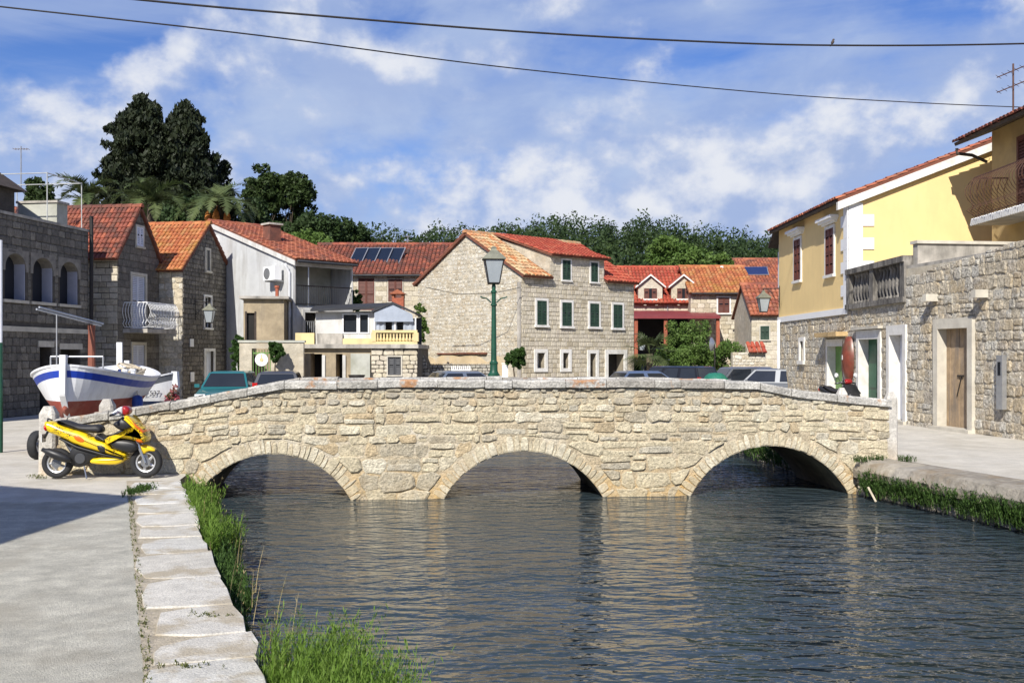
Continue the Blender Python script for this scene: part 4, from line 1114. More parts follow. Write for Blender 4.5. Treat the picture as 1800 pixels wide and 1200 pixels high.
# ------------------------------------------------------------------ terrace building with the curtained veranda
tF = thing('terrace_house', 'patched low building with yellow balustrade terrace and white cabin', 'house', (0, 0, 0), 0)
xF = lambda px: xat(px, 39)
M['rubble_wall_dark'] = mat('grey_rubble', None, 0.95, 0.3, 8, bump=0.8, bscale=24, spec=0.15, pieces=[(0.33, 0.31, 0.27), (0.39, 0.37, 0.31), (0.28, 0.26, 0.23), (0.43, 0.40, 0.33)])
zt = zat(612, 39)
mb = MB(); wall_faces(mb, (Vector((xF(653), 39, 0)), X3, Z3, -Y3), xF(734) - xF(653), -.3, zt, [(xF(682) - xF(653), xF(705) - xF(653), zat(659, 39), zat(627, 39))], .15)
mb.bb(xF(733.5), xF(734), 39, 44, -.3, zt); mb.build('garage_wall', M['lime_dark'], tF)
window(tF, (Vector((xF(653), 39, 0)), X3, Z3, -Y3), xF(693.5) - xF(653), zat(659, 39), zat(627, 39), xF(705) - xF(682), M['cut_stone'], M['grey_dark'], fw=.05, proud=.045)
masonry(tF, (Vector((xF(653), 39, 0)), X3, Z3, -Y3), [(0, 0), (xF(734) - xF(653), 0), (xF(734) - xF(653), zt - .02), (0, zt - .02)], [(xF(681) - xF(653), xF(706) - xF(653), zat(660, 39), zat(626, 39))], M['ashlar'], 39, ch=(.13, .22), ar=(1.1, 2.2), gap=.025, jit=.08, rub=True, cut=.35, proud=(.012, .04), seed=54, cap=120)
mb = MB(); mb.bb(xF(527), xF(736), 38.85, 44, zt, zt + .16); mb.build('terrace_slab', M['concrete_old'], tF)
# ruined ground floor with dark doorways
mb = MB(); wall_faces(mb, (Vector((xF(528), 39.05, 0)), X3, Z3, -Y3), xF(652) - xF(528), -.3, zt, [(xF(545) - xF(528), xF(566) - xF(528), -.2, zat(622, 39)), (xF(590) - xF(528), xF(602) - xF(528), -.2, zat(622, 39))], .9)
mb.build('ruined_wall', M['plaster_tan'], tF)
mb = MB(); mb.bb(xF(540), xF(610), 39.94, 40, -.2, zt); mb.build('dark_room', M['interior'], tF)
for px in (567, 603): 
    mb = MB(); mb.bb(xF(px) - .02, xF(px) + .1, 38.98, 39.2, 0, zat(624, 39)); mb.build('door_jamb', M['plaster_white'], tF)
mb = MB(); mb.bb(xF(617), xF(651), 38.9, 38.96, 0, zt - .2); mb.build('garage_door', M['concrete_pale'], tF)
# cabin
zc = zat(548, 40); zb = zat(611, 40); x0, x1 = xat(556, 40), xat(657, 40)
mb = MB(); hol = [(xat(604, 40) - x0, xat(627, 40) - x0, zat(584, 40), zat(553, 40)), (xat(633, 40) - x0, xat(647, 40) - x0, zat(584, 40), zat(553, 40))]
wall_faces(mb, (Vector((x0, 40, 0)), X3, Z3, -Y3), x1 - x0, zb, zc, hol, .08); mb.bb(x0 - .02, x0, 40, 43, zb, zc); mb.bb(x1, x1 + .02, 40, 43, zb, zc); mb.build('cabin_wall', M['plaster_white'], tF)
for h in hol: window(tF, (Vector((x0, 40, 0)), X3, Z3, -Y3), (h[0] + h[1]) / 2, h[2], h[3], h[1] - h[0], M['white_paint'], None, leaves='glazed', fw=.05, proud=.03, mull=False, depth=.07, sill=False)
mb = MB(); mb.bb(x0 + .05, xat(603, 40), 39.88, 39.99, zat(612, 40), zat(586, 40)); mb.build('grey_panel', M['concrete_old'], tF)
mb = MB(); mb.bb(xat(603, 40), x1, 39.9, 39.99, zb, zat(595, 40)); mb.bb(xat(520, 40), xat(553, 40), 39.9, 40.2, 1.9, zat(585, 40)); mb.build('yellow_panel', M['cream'], tF)
# balustrade
zr0, zr1 = zt + .16, zat(580, 38.9)
mb = MB(); mb.bb(xF(655), xF(734), 38.86, 39.06, zr1 - .1, zr1); rl = mb.build('balustrade_rail', M['cream'], tF)
mb = MB(); mb.bb(xF(655), xF(734), 38.86, 39.06, zr0, zr0 + .1); mb.build('balustrade_base', M['cream'], tF)
for px in (657.5, 732): mb = MB(); mb.bb(xF(px) - .09, xF(px) + .09, 38.84, 39.08, zr0 + .1, zr1 - .1); mb.build('balustrade_post', M['cream'], tF)
bprof = [(.035, 0), (.05, .05), (.07, .2), (.045, .38), (.035, .6), (.05, .9), (.05, 1.0)]
for i in range(12):
    hgt = zr1 - zr0 - .2
    mb = MB(); mb.lathe([(r_, h_ * hgt) for r_, h_ in bprof], (0, 0, 0), 8); mb.build('baluster', M['cream'], tF, smooth=True, loc=(xF(664 + i * 5.7), 38.96, zr0 + .1))
# dark felt roofs and veranda
zr = zat(541, 40)
mb = MB(); mb.prism([(xat(549, 40), 39.6, zc), (xat(690, 40), 39.6, zc + .12), (xat(690, 42.5), 42.8, zc + .42), (xat(553, 42.5), 42.8, zc + .30)], (0, 0, .09)); mb.build('felt_roof', M['tarpaper'], tF)
a, b, c = P(653, 549, 38.9), P(690, 534, 38.9), P(729, 552, 38.9)
mb = MB(); mb.prism([a, b, b + Z3 * .08, a + Z3 * .08], (0, 3.4, 0)); mb.prism([b, c, c + Z3 * .08, b + Z3 * .08], (0, 3.4, 0)); mb.build('veranda_roof', M['tarpaper'], tF)
mb = MB(); mb.add([a + Vector((.1, .06, 0)), b + Vector((0, .06, 0)), c + Vector((-.1, .06, 0)), Vector((c.x - .05, 38.96, a.z - .35)), Vector((a.x + .1, 38.96, a.z - .35))], [(0, 1, 2, 3, 4)]); mb.build('veranda_valance', M['curtain'], tF)
vz0, vz1 = zr1 + .0, a.z - .33
K = 26; xs_ = [xF(657) + (xF(731) - xF(657)) * k / K for k in range(K + 1)]
mb = MB()
for k in range(K):
    if 6 < k < 11 or 13 < k < 18: continue
    ya, yb = 39.12 + .03 * math.sin(k * 1.9), 39.12 + .03 * math.sin((k + 1) * 1.9)
    mb.quad((xs_[k], ya, vz0), (xs_[k + 1], yb, vz0), (xs_[k + 1], yb, vz1), (xs_[k], ya, vz1))
mb.build('plastic_curtain', M['curtain'], tF)
mb = MB(); mb.bb(xF(657), xF(731), 41.5, 41.55, zr0, vz1 + .2); mb.build('veranda_back', M['grey_dark'], tF)
for px in (658, 694, 730): mb = MB(); mb.tube([(xF(px), 39.1, zr0), (xF(px), 39.1, vz1 + .15)], .03, 6); mb.build('veranda_post', M['white_paint'], tF)
cF = P(700, 541, 43); mb = MB(); mb.bb(cF.x - .24, cF.x + .24, 42.8, 43.3, 3.6, zat(524, 43)); ch = mb.build('chimney', M['brick'], tF)
mb = MB(); zz = zat(524, 43)
for dx in (-.2, .2):
    for dy in (42.85, 43.25): mb.bb(cF.x + dx - .05, cF.x + dx + .05, dy - .05, dy + .05, zz, zz + .16)
mb.prism([(cF.x - .36, 42.7, zz + .16), (cF.x + .36, 42.7, zz + .16), (cF.x, 42.7, zz + .36)], (0, .75, 0)); mb.build('chimney_hood', M['tile_red'], ch)

# ------------------------------------------------------------------ central stone house
GR = math.atan2(.666, .746)
hG = House('central_stone_house', 'large pale stone house with green shutters and tiled dormer behind the bridge', (xat(918, 44), 44, 0), GR, 7.2, 7.5, 5.38)
hG.ridge('x', 3.75, 7.42)
frG = hG.fr['front']
def gX(px):      # local x on the facade under picture column px
    u = (px - 900) / F; return (u * 44 - xat(918, 44)) / (.746 - u * .666)
def gZ(px, py): return zat(py, 44 + .666 * gX(px))
upw = [(gX(a), gX(b), gZ(a, z0), gZ(a, z1)) for a, b, z0, z1 in ((943, 960, 571, 528), (987, 1004, 573, 531), (1036, 1052, 574, 533), (1077, 1093, 576, 535))]
low_ = [(gX(943), gX(957), gZ(943, 647), gZ(943, 620)), (gX(988.5), gX(999), gZ(988, 647), gZ(988, 620)), (gX(1036), gX(1047), 0.5, gZ(1036, 621)), (gX(1068), gX(1096), -.3, gZ(1068, 622))]
hG.wall('front', M['joint'], low_, depth=.45); hG.wall('left', M['lime']); hG.wall('right', M['lime']); hG.wall('back', M['lime'])
for a, b, c, d in upw: window(hG.o, frG, (a + b) / 2, c, d, b - a, M['white_stone'], M['shutter_green'], fw=.11, proud=.05, recess=False)
for i, (a, b, c, d) in enumerate(low_[:3]): window(hG.o, frG, (a + b) / 2, max(c, .5), d, b - a, M['white_stone'], None, leaves='glazed', fw=.16, proud=.06, depth=.4, sill=False, glass=M['glass'], mull=i != 1)
a, b, c, d = low_[3]
mb = MB(); fr_box(mb, frG, a, b, 0, d, -.46, -.44); do = mb.build('doorway', M['interior'], hG.o)
mb = MB(); fr_box(mb, frG, a - .2, a, 0, d + .2, -.02, .06); fr_box(mb, frG, b, b + .2, 0, d + .2, -.02, .06); fr_box(mb, frG, a, b, d, d + .2, -.02, .058); mb.build('door_surround', M['white_stone'], do)
blk = [(x0 - .1, x1 + .1, z0 - .1, z1 + .1) for x0, x1, z0, z1 in upw] + [(x0 - .15, x1 + .15, z0 - .15, z1 + .15) for x0, x1, z0, z1 in low_]
masonry(hG.o, frG, [(0, 0), (7.2, 0), (7.2, 5.36), (0, 5.36)], blk, M['ashlar'], 46, ch=(.16, .23), ar=(1.05, 1.9), gap=.022, jit=.03, proud=(.008, .022), seed=55)
masonry(hG.o, hG.fr['left'], hG.region('left', 1.9), [], M['rubble'], 46, ch=(.13, .23), ar=(.8, 1.7), gap=.045, jit=.14, rub=True, cut=.5, proud=(.006, .022), seed=56, split=.15, wob=.03)
# bare plastered patch and broken ledge low on the gable
frL = hG.fr['left']
mb = MB(); O, u_, v_, n_ = frL
pts = [(.9, 0), (6.6, 0), (6.6, 1.75), (5.9, 1.9), (5.2, 1.62), (4.3, 2.0), (3.2, 1.86), (2.2, 2.05), (1.4, 1.75), (.9, 1.9)]
mb.prism([O + u_ * a + v_ * b - n_ * .01 for a, b in pts], n_ * .05); mb.build('bare_render', mat('ochre_bare_render', (0.56, 0.44, 0.27), .95, .2, 2, bump=.5, bscale=14, stain=(.50, .45, .36), sscale=1.1, samt=.7), hG.o)
mb = MB(); fr_box(mb, frL, 1.6, 3.1, 1.99, 2.05, -.02, .10); fr_box(mb, frL, 3.12, 5.2, 2.0, 2.07, -.02, .13); mb.build('ledge', M['roof_base'], hG.o)
mb = MB(); fr_box(mb, frL, 7.30, 7.46, 0, 5.1, .02, .12); mb.build('corner_pipe', M['concrete_old'], hG.o)
# main roof (pale old tiles left, new red tiles right), dormer storey
d0, d1 = gX(967), gX(1062)
dz = gZ(990, 452) 
sl = math.atan2(7.42 - 5.38, 3.75)
rp_clip = lambda a, b: True
Ls = math.hypot(3.75, 2.04) + .22
hG.roof(M['tile_pale'], ov=.22, ovg=.14, front_clip=lambda a, b: a < d0 + .1 + (0.0), mback=M['tile_red'])
sv = Vector((0, 3.75, 2.04)).normalized(); nn = X3.cross(sv)
ev = Vector((-.14, 0, 5.38)) - sv * .22 + nn * .03
for qa, qb in ((0, d0 + .14), (d1 + .14, 7.48)):
    mb = MB(); mb.prism([ev + X3 * qa - nn * .02, ev + X3 * qb - nn * .02, ev + X3 * qb + sv * Ls - nn * .02, ev + X3 * qa + sv * Ls - nn * .02], nn * .1); mb.build('roof', M['roof_base'], hG.o)
tiles(hG.o, ev + nn * .08, X3, sv, 7.48, Ls, M['tile_bright'], clip=lambda a, b: a > d1 + .15, name='roof_tiles', seed=9)
dH = 6.35
mb = MB(); wall_faces(mb, (Vector((d0, .004, 0)), X3, Z3, -Y3), d1 - d0, 5.2, dH, [], .1)
for x in (d0, d1): mb.add([(x, .03, 5.2), (x, .03, dH), (x, 3.4, 7.35), (x, 3.4, 7.2)], [(0, 1, 2, 3)])
mb.build('dormer_wall', M['lime'], hG.o, recalc=False)
frd = (Vector((d0, .004, 0)), X3, Z3, -Y3)
dw = [(gX(988), gX(1002)), (gX(1038), gX(1050))]
for a, b in dw: window(hG.o, frd, (a + b) / 2 - d0, gZ(990, 492), gZ(990, 457), b - a, M['white_stone'], M['shutter_green'], fw=.08, proud=.045, recess=False)
masonry(hG.o, frd, [(.0, 5.3), (d1 - d0, 5.3), (d1 - d0, dH), (0, dH)], [(a - d0 - .08, b - d0 + .08, 5, 6.3) for a, b in dw], M['ashlar'], 46, ch=(.17, .22), ar=(1.2, 2.2), gap=.014, jit=.03, proud=(.008, .02), seed=57, cap=60)
sv2 = Vector((0, 3.62, 7.50 - dH)).normalized(); n2 = X3.cross(sv2)
e2 = Vector((d0 - .12, 0, dH + .02)) - sv2 * .22
mb = MB(); L2 = 3.62 / sv2.y + .22; mb.prism([e2, e2 + X3 * (d1 - d0 + .3), e2 + X3 * (d1 - d0 + .3) + sv2 * L2, e2 + sv2 * L2], n2 * .08); mb.build('dormer_roof', M['roof_base'], hG.o)
tiles(hG.o, e2 + n2 * .08, X3, sv2, d1 - d0 + .3, L2, M['tile_bright'], name='dormer_tiles', seed=12)
# yard wall and white picket gate below the gable
yw = thing('yard_wall', 'rough grey yard wall below the rubble gable', 'wall', (xat(735, 42), 42.6, 0), 0)
yl = xat(866, 42.6) - xat(735, 42.6)
mb = MB(); mb.bb(.0, yl, .03, .35, -.1, 1.55); mb.build('core', M['lime_dark'], yw)
masonry(yw, (Vector((0, .03, 0)), X3, Z3, -Y3), [(0, .6), (yl, .6), (yl, 1.6), (0, 1.6)], [], M['rubble_wall_dark'], 42.6, ch=(.1, .17), ar=(1, 2), gap=.02, jit=.1, rub=True, cut=.4, proud=(.02, .05), seed=58, cap=120)
pgt = thing('picket_gate', 'white barred gate in the yard below the rubble gable', 'gate', (xat(794, 41.8), 41.8, 0), 0)
gwid = xat(826, 41.8) - xat(794, 41.8)
for i in range(10): mb = MB(); mb.bb(i * gwid / 9 - .02, i * gwid / 9 + .02, 0, .03, .05, zat(643, 41.8)); mb.build('bar', M['white_paint'], pgt)
mb = MB(); mb.bb(0, gwid, .03, .06, .25, .31).bb(0, gwid, .03, .06, 1.3, 1.36); mb.build('rail', M['white_paint'], pgt)
gp = thing('gate_pillar', 'white pillar beside the round bush at the rubble gable corner', 'pillar', (xat(888, 41.8), 41.8, 0), 0)
mb = MB(); mb.bb(-.12, .12, -.12, .12, -.05, zat(640, 41.8)); mb.build('shaft', M['white_paint'], gp)
mb = MB(); mb.bb(-.15, .15, -.15, .15, zat(640, 41.8), zat(640, 41.8) + .06); mb.build('cap', M['white_stone'], gp)
dst = thing('dry_stone_ramp', 'sloping grey dry stone wall left of the rubble gable', 'wall', (xat(734, 41.3), 41.3, 0), 0)
mb = MB(); mb.prism([(0, .05, 0), (.75, .05, 0), (.55, .05, 1.1), (.1, .05, 2.25), (0, .05, 2.3)], (0, 2, 0)); mb.build('core', M['lime_dark'], dst)
masonry(dst, (Vector((0, .05, 0)), X3, Z3, -Y3), [(0, 0), (.75, 0), (.55, 1.1), (.1, 2.25), (0, 2.3)], [], M['rubble_wall_dark'], 41, ch=(.1, .16), ar=(1, 2), gap=.02, jit=.1, rub=True, cut=.4, proud=(.02, .06), seed=59, cap=80)

# ------------------------------------------------------------------ back row on the right
hH = House('dormer_stone_house', 'pale stone house with bright red roof, two gabled dormers and porch', (xat(1085, 58), 58, 0), 0, xat(1214, 58) - xat(1085, 58), 7, 4.95)
hH.ridge('x', 3.2, 7.05)
for s_ in ('front', 'left', 'right', 'back'): hH.wall(s_, M['joint'])
masonry(hH.o, hH.fr['front'], [(0, 2.5), (hH.W, 2.5), (hH.W, 4.95), (0, 4.95)], [], M['ashlar'], 58, ch=(.2, .28), ar=(1.4, 2.4), gap=.014, jit=.03, proud=(.006, .02), seed=61, cap=40)
hH.roof(M['tile_bright'], ov=.3, ovg=.1, back_tiles=False)
for px in (1143, 1201):
    cx = xat(px, 58) - xat(1085, 58); zb, za, ze = 4.9, zat(486, 58), zat(503, 58); w = .68
    mb = MB(); mb.prism([(cx - w, -.04, zb), (cx + w, -.04, zb), (cx + w, -.04, ze), (cx, -.04, za), (cx - w, -.04, ze)], (0, 2.5, 0)); dm = mb.build('dormer', M['ashlar'], hH.o)
    mb = MB()
    for sg in (-1, 1): mb.prism([(cx, -.2, za + .02), (cx + sg * (w + .16), -.2, ze - .13), (cx + sg * (w + .16), -.2, ze - .03), (cx, -.2, za + .14)], (0, 2.9, 0))
    mb.build('dormer_roof', M['tile_bright'], dm)
    mb = MB()
    for sg in (-1, 1): mb.prism([(cx, -.23, za + .03), (cx + sg * (w + .18), -.23, ze - .12), (cx + sg * (w + .18), -.23, ze - .02), (cx, -.23, za + .13)], (0, .04, 0))
    mb.build('barge_board', M['white_stone'], dm)
    zw0, zw1 = zat(525, 58), zat(507, 58)
    mb = MB(); mb.bb(cx - .3, cx + .3, -.07, -.05, zw0, zw1); mb.build('window', M['glass'], dm)
    for sg in (-1, 1): louvre((Vector((cx, -.05, 0)), X3, Z3, -Y3), sg * .2 - .14 + sg * .02, sg * .2 + .14 + sg * .02, zw0, zw1, .03).build('shutter', M['shutter_brown'], dm)
    mb = MB(); mb.bb(cx - .42, cx + .42, -.14, -.04, zw0 - .1, zw0); mb.build('sill', M['white_stone'], dm)
for px in (1133, 1153, 1192, 1211): mb = MB(); x = xat(px, 58) - xat(1085, 58); mb.bb(x - .07, x + .07, -.25, 0, zat(537, 58), zat(533, 58)); mb.build('corbel', M['cut_stone'], hH.o)
for px in (1173, 1238): mb = MB(); x = xat(px, 58) - xat(1085, 58); mb.tube([(x, -.08, 3.9), (x, -.08, 4.9)], .04, 6); mb.build('drainpipe', M['steel'], hH.o)
# porch
pz = zat(556, 55.5); xa, xb = xat(1105, 55.5) - xat(1085, 58), xat(1266, 55.5) - xat(1085, 58)
mb = MB(); mb.prism([(xa, -2.6, pz - .12), (xa, 0, pz + .28), (xa, 0, pz + .42), (xa, -2.6, pz + .02)], (xb - xa, 0, 0)); mb.build('porch_roof', mat('dark_red_sheet', (0.21, 0.035, 0.04), .55, .12, 4), hH.o)
for px in (1118, 1170, 1262): mb = MB(); x = xat(px, 55.6) - xat(1085, 58); mb.bb(x - .09, x + .09, -2.45, -2.27, 0, pz - .08); mb.build('porch_post', M['brick'], hH.o)
mb = MB(); mb.bb(xa, xb, -.06, -.03, .4, pz); mb.build('porch_back', M['interior'], hH.o)
hI = House('orange_roofed_house', 'stone house with orange tiles and brown shuttered windows above the hedge', (xat(1214, 57), 57, 0), 0, xat(1325, 57) - xat(1214, 57), 7, zat(514, 57))
hI.ridge('x', 3.0, zat(473, 60))
hI.wall('front', M['joint']); hI.wall('left', M['lime']); hI.wall('right', M['lime']); hI.wall('back', M['lime'])
iw = [(1262, 1282, 550, 523), (1295, 1311, 597, 572)]
xI = lambda px: xat(px, 57) - xat(1214, 57)
for a, b, z0, z1 in iw: window(hI.o, hI.fr['front'], xI((a + b) / 2), zat(z0, 57), zat(z1, 57), xI(b) - xI(a), M['white_stone'], M['shutter_brown'], fw=.09, recess=False)
masonry(hI.o, hI.fr['front'], [(0, .5), (hI.W, .5), (hI.W, hI.He - .02), (0, hI.He - .02)], [(xI(a) - .1, xI(b) + .1, zat(z0, 57) - .1, zat(z1, 57) + .1) for a, b, z0, z1 in iw], M['ashlar'], 57, ch=(.18, .27), ar=(1.1, 2.3), gap=.016, jit=.05, rub=True, cut=.25, proud=(.008, .025), seed=62, cap=120)
hI.roof(M['tile_orange'], ov=.3, ovg=.15, back_tiles=False); hI.gutter('front', m=M['grey_dark'])
mb = MB(); mb.bb(xI(1287) - .08, xI(1287) + .08, 2.8, 3.0, 6.3, zat(468, 60)); mb.build('flue', M['white_paint'], hI.o)
hJ = House('hidden_red_roofed_house', 'house with blue solar cells on its red roof beside the yellow house', (xat(1296, 66), 66, 0), 0, 6, 7, zat(497, 66))
hJ.ridge('x', 3.2, zat(459, 69))
for s_ in ('front', 'left', 'right', 'back'): hJ.wall(s_, M['plaster_white'])
hJ.roof(M['tile_red'], ov=.3, ovg=.15, back_tiles=False)
sp = solar('blue solar cell array on the small red roof beyond', P(1326, 478, 66.9) + Vector((0, .3, -.22)), rad(-8), 1.9, 1.3, rad(28), M['solar_blue'])
hJ2 = House('red_tiled_annex', 'small annex with steep red tiles behind the wall lantern', (xat(1321, 52), 52, 0), 0, 3, 4, zat(552, 52))
hJ2.ridge('x', 2.0, zat(505, 54))
for s_ in ('front', 'left', 'right', 'back'): hJ2.wall(s_, M['lime'])
window(hJ2.o, hJ2.fr['front'], xat(1344, 52) - xat(1321, 52), zat(597, 52), zat(573, 52), .45, M['cut_stone'], M['shutter_green'], fw=.06, recess=False)
masonry(hJ2.o, hJ2.fr['front'], [(0, .5), (3, .5), (3, hJ2.He - .02), (0, hJ2.He - .02)], [(.45, .95, 2.6, 3.5)], M['ashlar'], 52, ch=(.2, .28), ar=(1.3, 2.3), gap=.016, jit=.03, proud=(.008, .02), seed=63, cap=60)
hJ2.roof(M['tile_red'], ov=.25, ovg=.12, back_tiles=False)
gw2 = thing('hedge_side_wall', 'rubble garden wall with small red tiled top beside the hedge', 'wall', (xat(1288, 47), 47, 0), 0)
wl = xat(1346, 47) - xat(1288, 47)
mb = MB(); mb.bb(.0, wl, .03, .4, -.1, zat(619, 47)); mb.build('core', M['lime'], gw2)
masonry(gw2, (Vector((0, .03, 0)), X3, Z3, -Y3), [(0, .3), (wl, .3), (wl, zat(618, 47)), (0, zat(620, 47))], [], M['rubble'], 47, ch=(.12, .2), ar=(1, 2.2), gap=.02, jit=.1, rub=True, cut=.4, proud=(.02, .04), seed=64, cap=80)
tiles(gw2, Vector((xat(1314, 47) - xat(1288, 47), -.2, zat(619, 47))), X3, Vector((0, .82, .57)), .85, .8, M['tile_bright'], name='wall_tiles')
mb = MB(); tx0 = xat(1314, 47) - xat(1288, 47); mb.prism([(tx0, -.18, zat(619, 47) - .05), (tx0, .46, zat(619, 47) + .40), (tx0, .46, zat(619, 47) - .05)], (.85, 0, 0)); mb.build('tiled_top', M['lime'], gw2)
mb = MB(); mb.bb(xat(1338, 44) - xat(1288, 47), xat(1346, 44) - xat(1288, 47), -3, -2.7, 0, zat(645, 44)); mb.build('white_pier', M['white_paint'], gw2)

# ------------------------------------------------------------------ right bank: yellow house, terrace, stone house
XK = 10.4
hK = House('yellow_house', 'yellow plastered house with white quoins and red brown shutters on stone base', (XK, 39.9, 0), rad(-90), 8.2, 10, 6.78)
hK.ridge('x', 8.0, 9.85)
frK, frKr = hK.fr['front'], hK.fr['right']
lK = lambda px: 39.9 - XK / ((px - 900) / F)
kd = [(lK(1457), lK(1484), -.3, 2.24), (lK(1408), lK(1414), 1.75, 2.45)]
mb = MB(); wall_faces(mb, frK, 8.2, -.3, 3.25, kd, .23); mb.build('stone_base', M['lime'], hK.o, recalc=False)
mb = MB(); wall_faces(mb, frK, 8.2, 3.25, 6.78, [], .1); mb.build('wall', M['yellow_wall'], hK.o, recalc=False)
hK.wall('right', M['yellow_wall'], name='gable_wall'); hK.wall('left', M['plaster_white']); hK.wall('back', M['yellow_wall'])
for i, px in enumerate((1403, 1460)):
    cx = lK(px); Yk = 39.9 - cx
    z0, z1 = zat(493, Yk) if i == 0 else zat(483, Yk), zat(421, Yk) if i == 0 else zat(402, Yk)
    w = window(hK.o, frK, cx, z0, z1, .82, M['white_stone'], M['shutter_red'], leaves='closed', fw=.10, proud=.05, recess=False, slat=.3)
    mb = MB(); fr_box(mb, frK, cx - .68, cx + .68, z1 + .14, z1 + .2, -.01, .1); fr_box(mb, frK, cx - .76, cx + .76, z1 + .2, z1 + .27, -.01, .2); fr_box(mb, frK, cx - .82, cx + .82, z1 + .27, z1 + .36, -.01, .27); mb.build('hood_mould', M['white_paint'], w)
mb = MB(); fr_box(mb, frK, -.02, 8.25, 3.22, 3.42, -.02, .06); mb.build('white_band', M['white_paint'], hK.o)
for i in range(5):
    z0 = 3.42 + .72 * i
    for (fr, sgn) in ((frKr, 0), (frK, 1)):
        for zz0, zz1, wd in ((z0, z0 + .36, .45), (z0 + .36, z0 + .72, .80)):
            zz1 = min(zz1, 6.72 if sgn else 6.9)
            if zz0 > 6.6: continue
            mb = MB()
            if sgn == 0: fr_box(mb, fr, 0, wd, zz0 + .002, zz1 - .002, -.01, .035)
            else: fr_box(mb, fr, 8.2 - wd * .75, 8.2 + .035, zz0 + .002, zz1 - .002, -.01, .036)
            mb.build('quoin', M['white_paint'], hK.o)
masonry(hK.o, frK, [(0, 0), (8.2, 0), (8.2, 3.2), (0, 3.2)], [(a - .12, b + .12, c - .1, d + .16) for a, b, c, d in kd], M['rough_block'], 35, ch=(.16, .27), ar=(.9, 1.9), gap=.02, jit=.12, rub=True, cut=.35, proud=(.004, .03), seed=71, cap=220)
a, b, c, d = kd[0]
mb = MB(); fr_box(mb, frK, a, b, 0, d, -.25, -.22); do = mb.build('door', M['door_olive'], hK.o)
mb = MB(); fr_box(mb, frK, a - .16, a + .005, 0, d + .22, -.218, .06); fr_box(mb, frK, b - .005, b + .16, 0, d + .22, -.218, .06); fr_box(mb, frK, a + .005, b - .005, d - .005, d + .22, -.218, .058); mb.build('door_surround', M['white_stone'], do)
mb = MB(); fr_box(mb, frK, a - .35, b + .35, d + .30, d + .44, -.02, .38); mb.build('door_hood', mat('ochre_stone_hood', (.50, .35, .17), .9, .25, 8, bump=.5), do)
a, b, c, d = kd[1]
window(hK.o, frK, (a + b) / 2, c, d, b - a, M['white_stone'], None, leaves='glazed', fw=.14, proud=.06, mull=False, depth=.2)
hK.roof(M['tile_red'], ov=.34, ovg=.14, back_tiles=False)
mb = MB(); s_ = Vector((0, 8.0, 3.07)).normalized()
mb.prism([(8.20, -.36, 6.42), (8.20, 8.0, 9.63), (8.20, 8.0, 9.88), (8.20, -.36, 6.67)], (.17, 0, 0)); mb.build('verge', M['white_stone'], hK.o)
hK.gutter('front', r=.07, m=M['wood_dark'])
mb = MB(); p0 = .35; mb.tube([(p0, -.1, 3.3), (p0, -.1, .1)], .06, 8); mb.build('drainpipe', M['pipe_white'], hK.o)
mb = MB(); mb.bb(-.5, 0.0, .12, 1.5, -.2, 6.3); mb.build('side_bay', M['plaster_white'], hK.o)
mb = MB(); mb.prism([(-.9, -.2, 6.2), (0.0, -.2, 6.75), (0.0, -.2, 6.85), (-.9, -.2, 6.3)], (0, 2.4, 0)); mb.build('side_eave', M['wood_dark'], hK.o)
mb = MB(); mb.bb(-.46, -.05, .08, .12, 4.6, 6.0); mb.build('side_shutter', M['shutter_white'], hK.o)
# terrace with dark balustrade
hT = House('balustrade_terrace', 'stone terrace with green door and weathered dark stone balustrade', (XK, 31.7, 0), rad(-90), 4.72, 9, 3.35, cat='terrace')
lT = lambda px: 31.7 - XK / ((px - 900) / F)
td = [(lT(1512), lT(1546), -.3, 2.42), (lT(1566), lT(1590), -.3, 2.5)]
frT = hT.fr['front']
mb = MB(); wall_faces(mb, frT, 4.72, -.3, 3.35, td, .26); mb.build('wall', M['lime'], hT.o, recalc=False)
mb = MB(); mb.bb(.02, 4.7, .02, 9, 3.2, 3.34); mb.build('terrace_floor', M['concrete_old'], hT.o)
masonry(hT.o, frT, [(0, 0), (4.7, 0), (4.7, 3.32), (0, 3.32)], [(a - .18, b + .18, c, d + .24) for a, b, c, d in td], M['rough_block'], 29, ch=(.16, .27), ar=(.9, 1.9), gap=.02, jit=.12, rub=True, cut=.35, proud=(.004, .03), seed=72, cap=200)
for i, (a, b, c, d) in enumerate(td):
    mb = MB(); fr_box(mb, frT, a, b, 0, d, -.30, -.25); do = mb.build('door', M['door_green'] if i == 0 else M['shutter_white'], hT.o)
    if i == 0:
        do['label'] = 'green panelled door'
        mb = MB(); mid = (a + b) / 2
        for x0, x1 in ((a + .1, mid - .06), (mid + .06, b - .1)):
            for z0, z1 in ((.2, .85), (1.0, d - .15)): fr_box(mb, frT, x0, x1, z0, z1, -.26, -.225)
        mb.build('door_panels', M['door_green'], do)
    mb = MB(); fr_box(mb, frT, a - .2, a + .005, .04, d + .26, -.248, .06); fr_box(mb, frT, b - .005, b + .2, .04, d + .26, -.248, .06); fr_box(mb, frT, a + .005, b - .005, d - .005, d + .26, -.248, .058); mb.build('door_surround', M['white_stone'], do)
    mb = MB(); fr_box(mb, frT, a - .21, b + .21, -.1, .2, -.24, .12); mb.build('doorstep', M['cut_stone'], do)
    if i == 0: mb = MB(); fr_box(mb, frT, a - .3, b + .3, d + .28, d + .36, -.02, .16); mb.build('door_hood', M['cut_stone'], do)
M['dark_stone'] = mat('blackened_stone', (0.25, 0.23, 0.20), .95, .35, 6, bump=.6, bscale=26, stain=(.05, .047, .042), sscale=2.2, samt=.85, streak=True, slo=.40, shi=.6)
mb = MB(); fr_box(mb, frT, .0, 4.7, 3.35, 3.5, -.35, .1); bz = mb.build('balustrade_base', M['dark_stone'], hT.o)
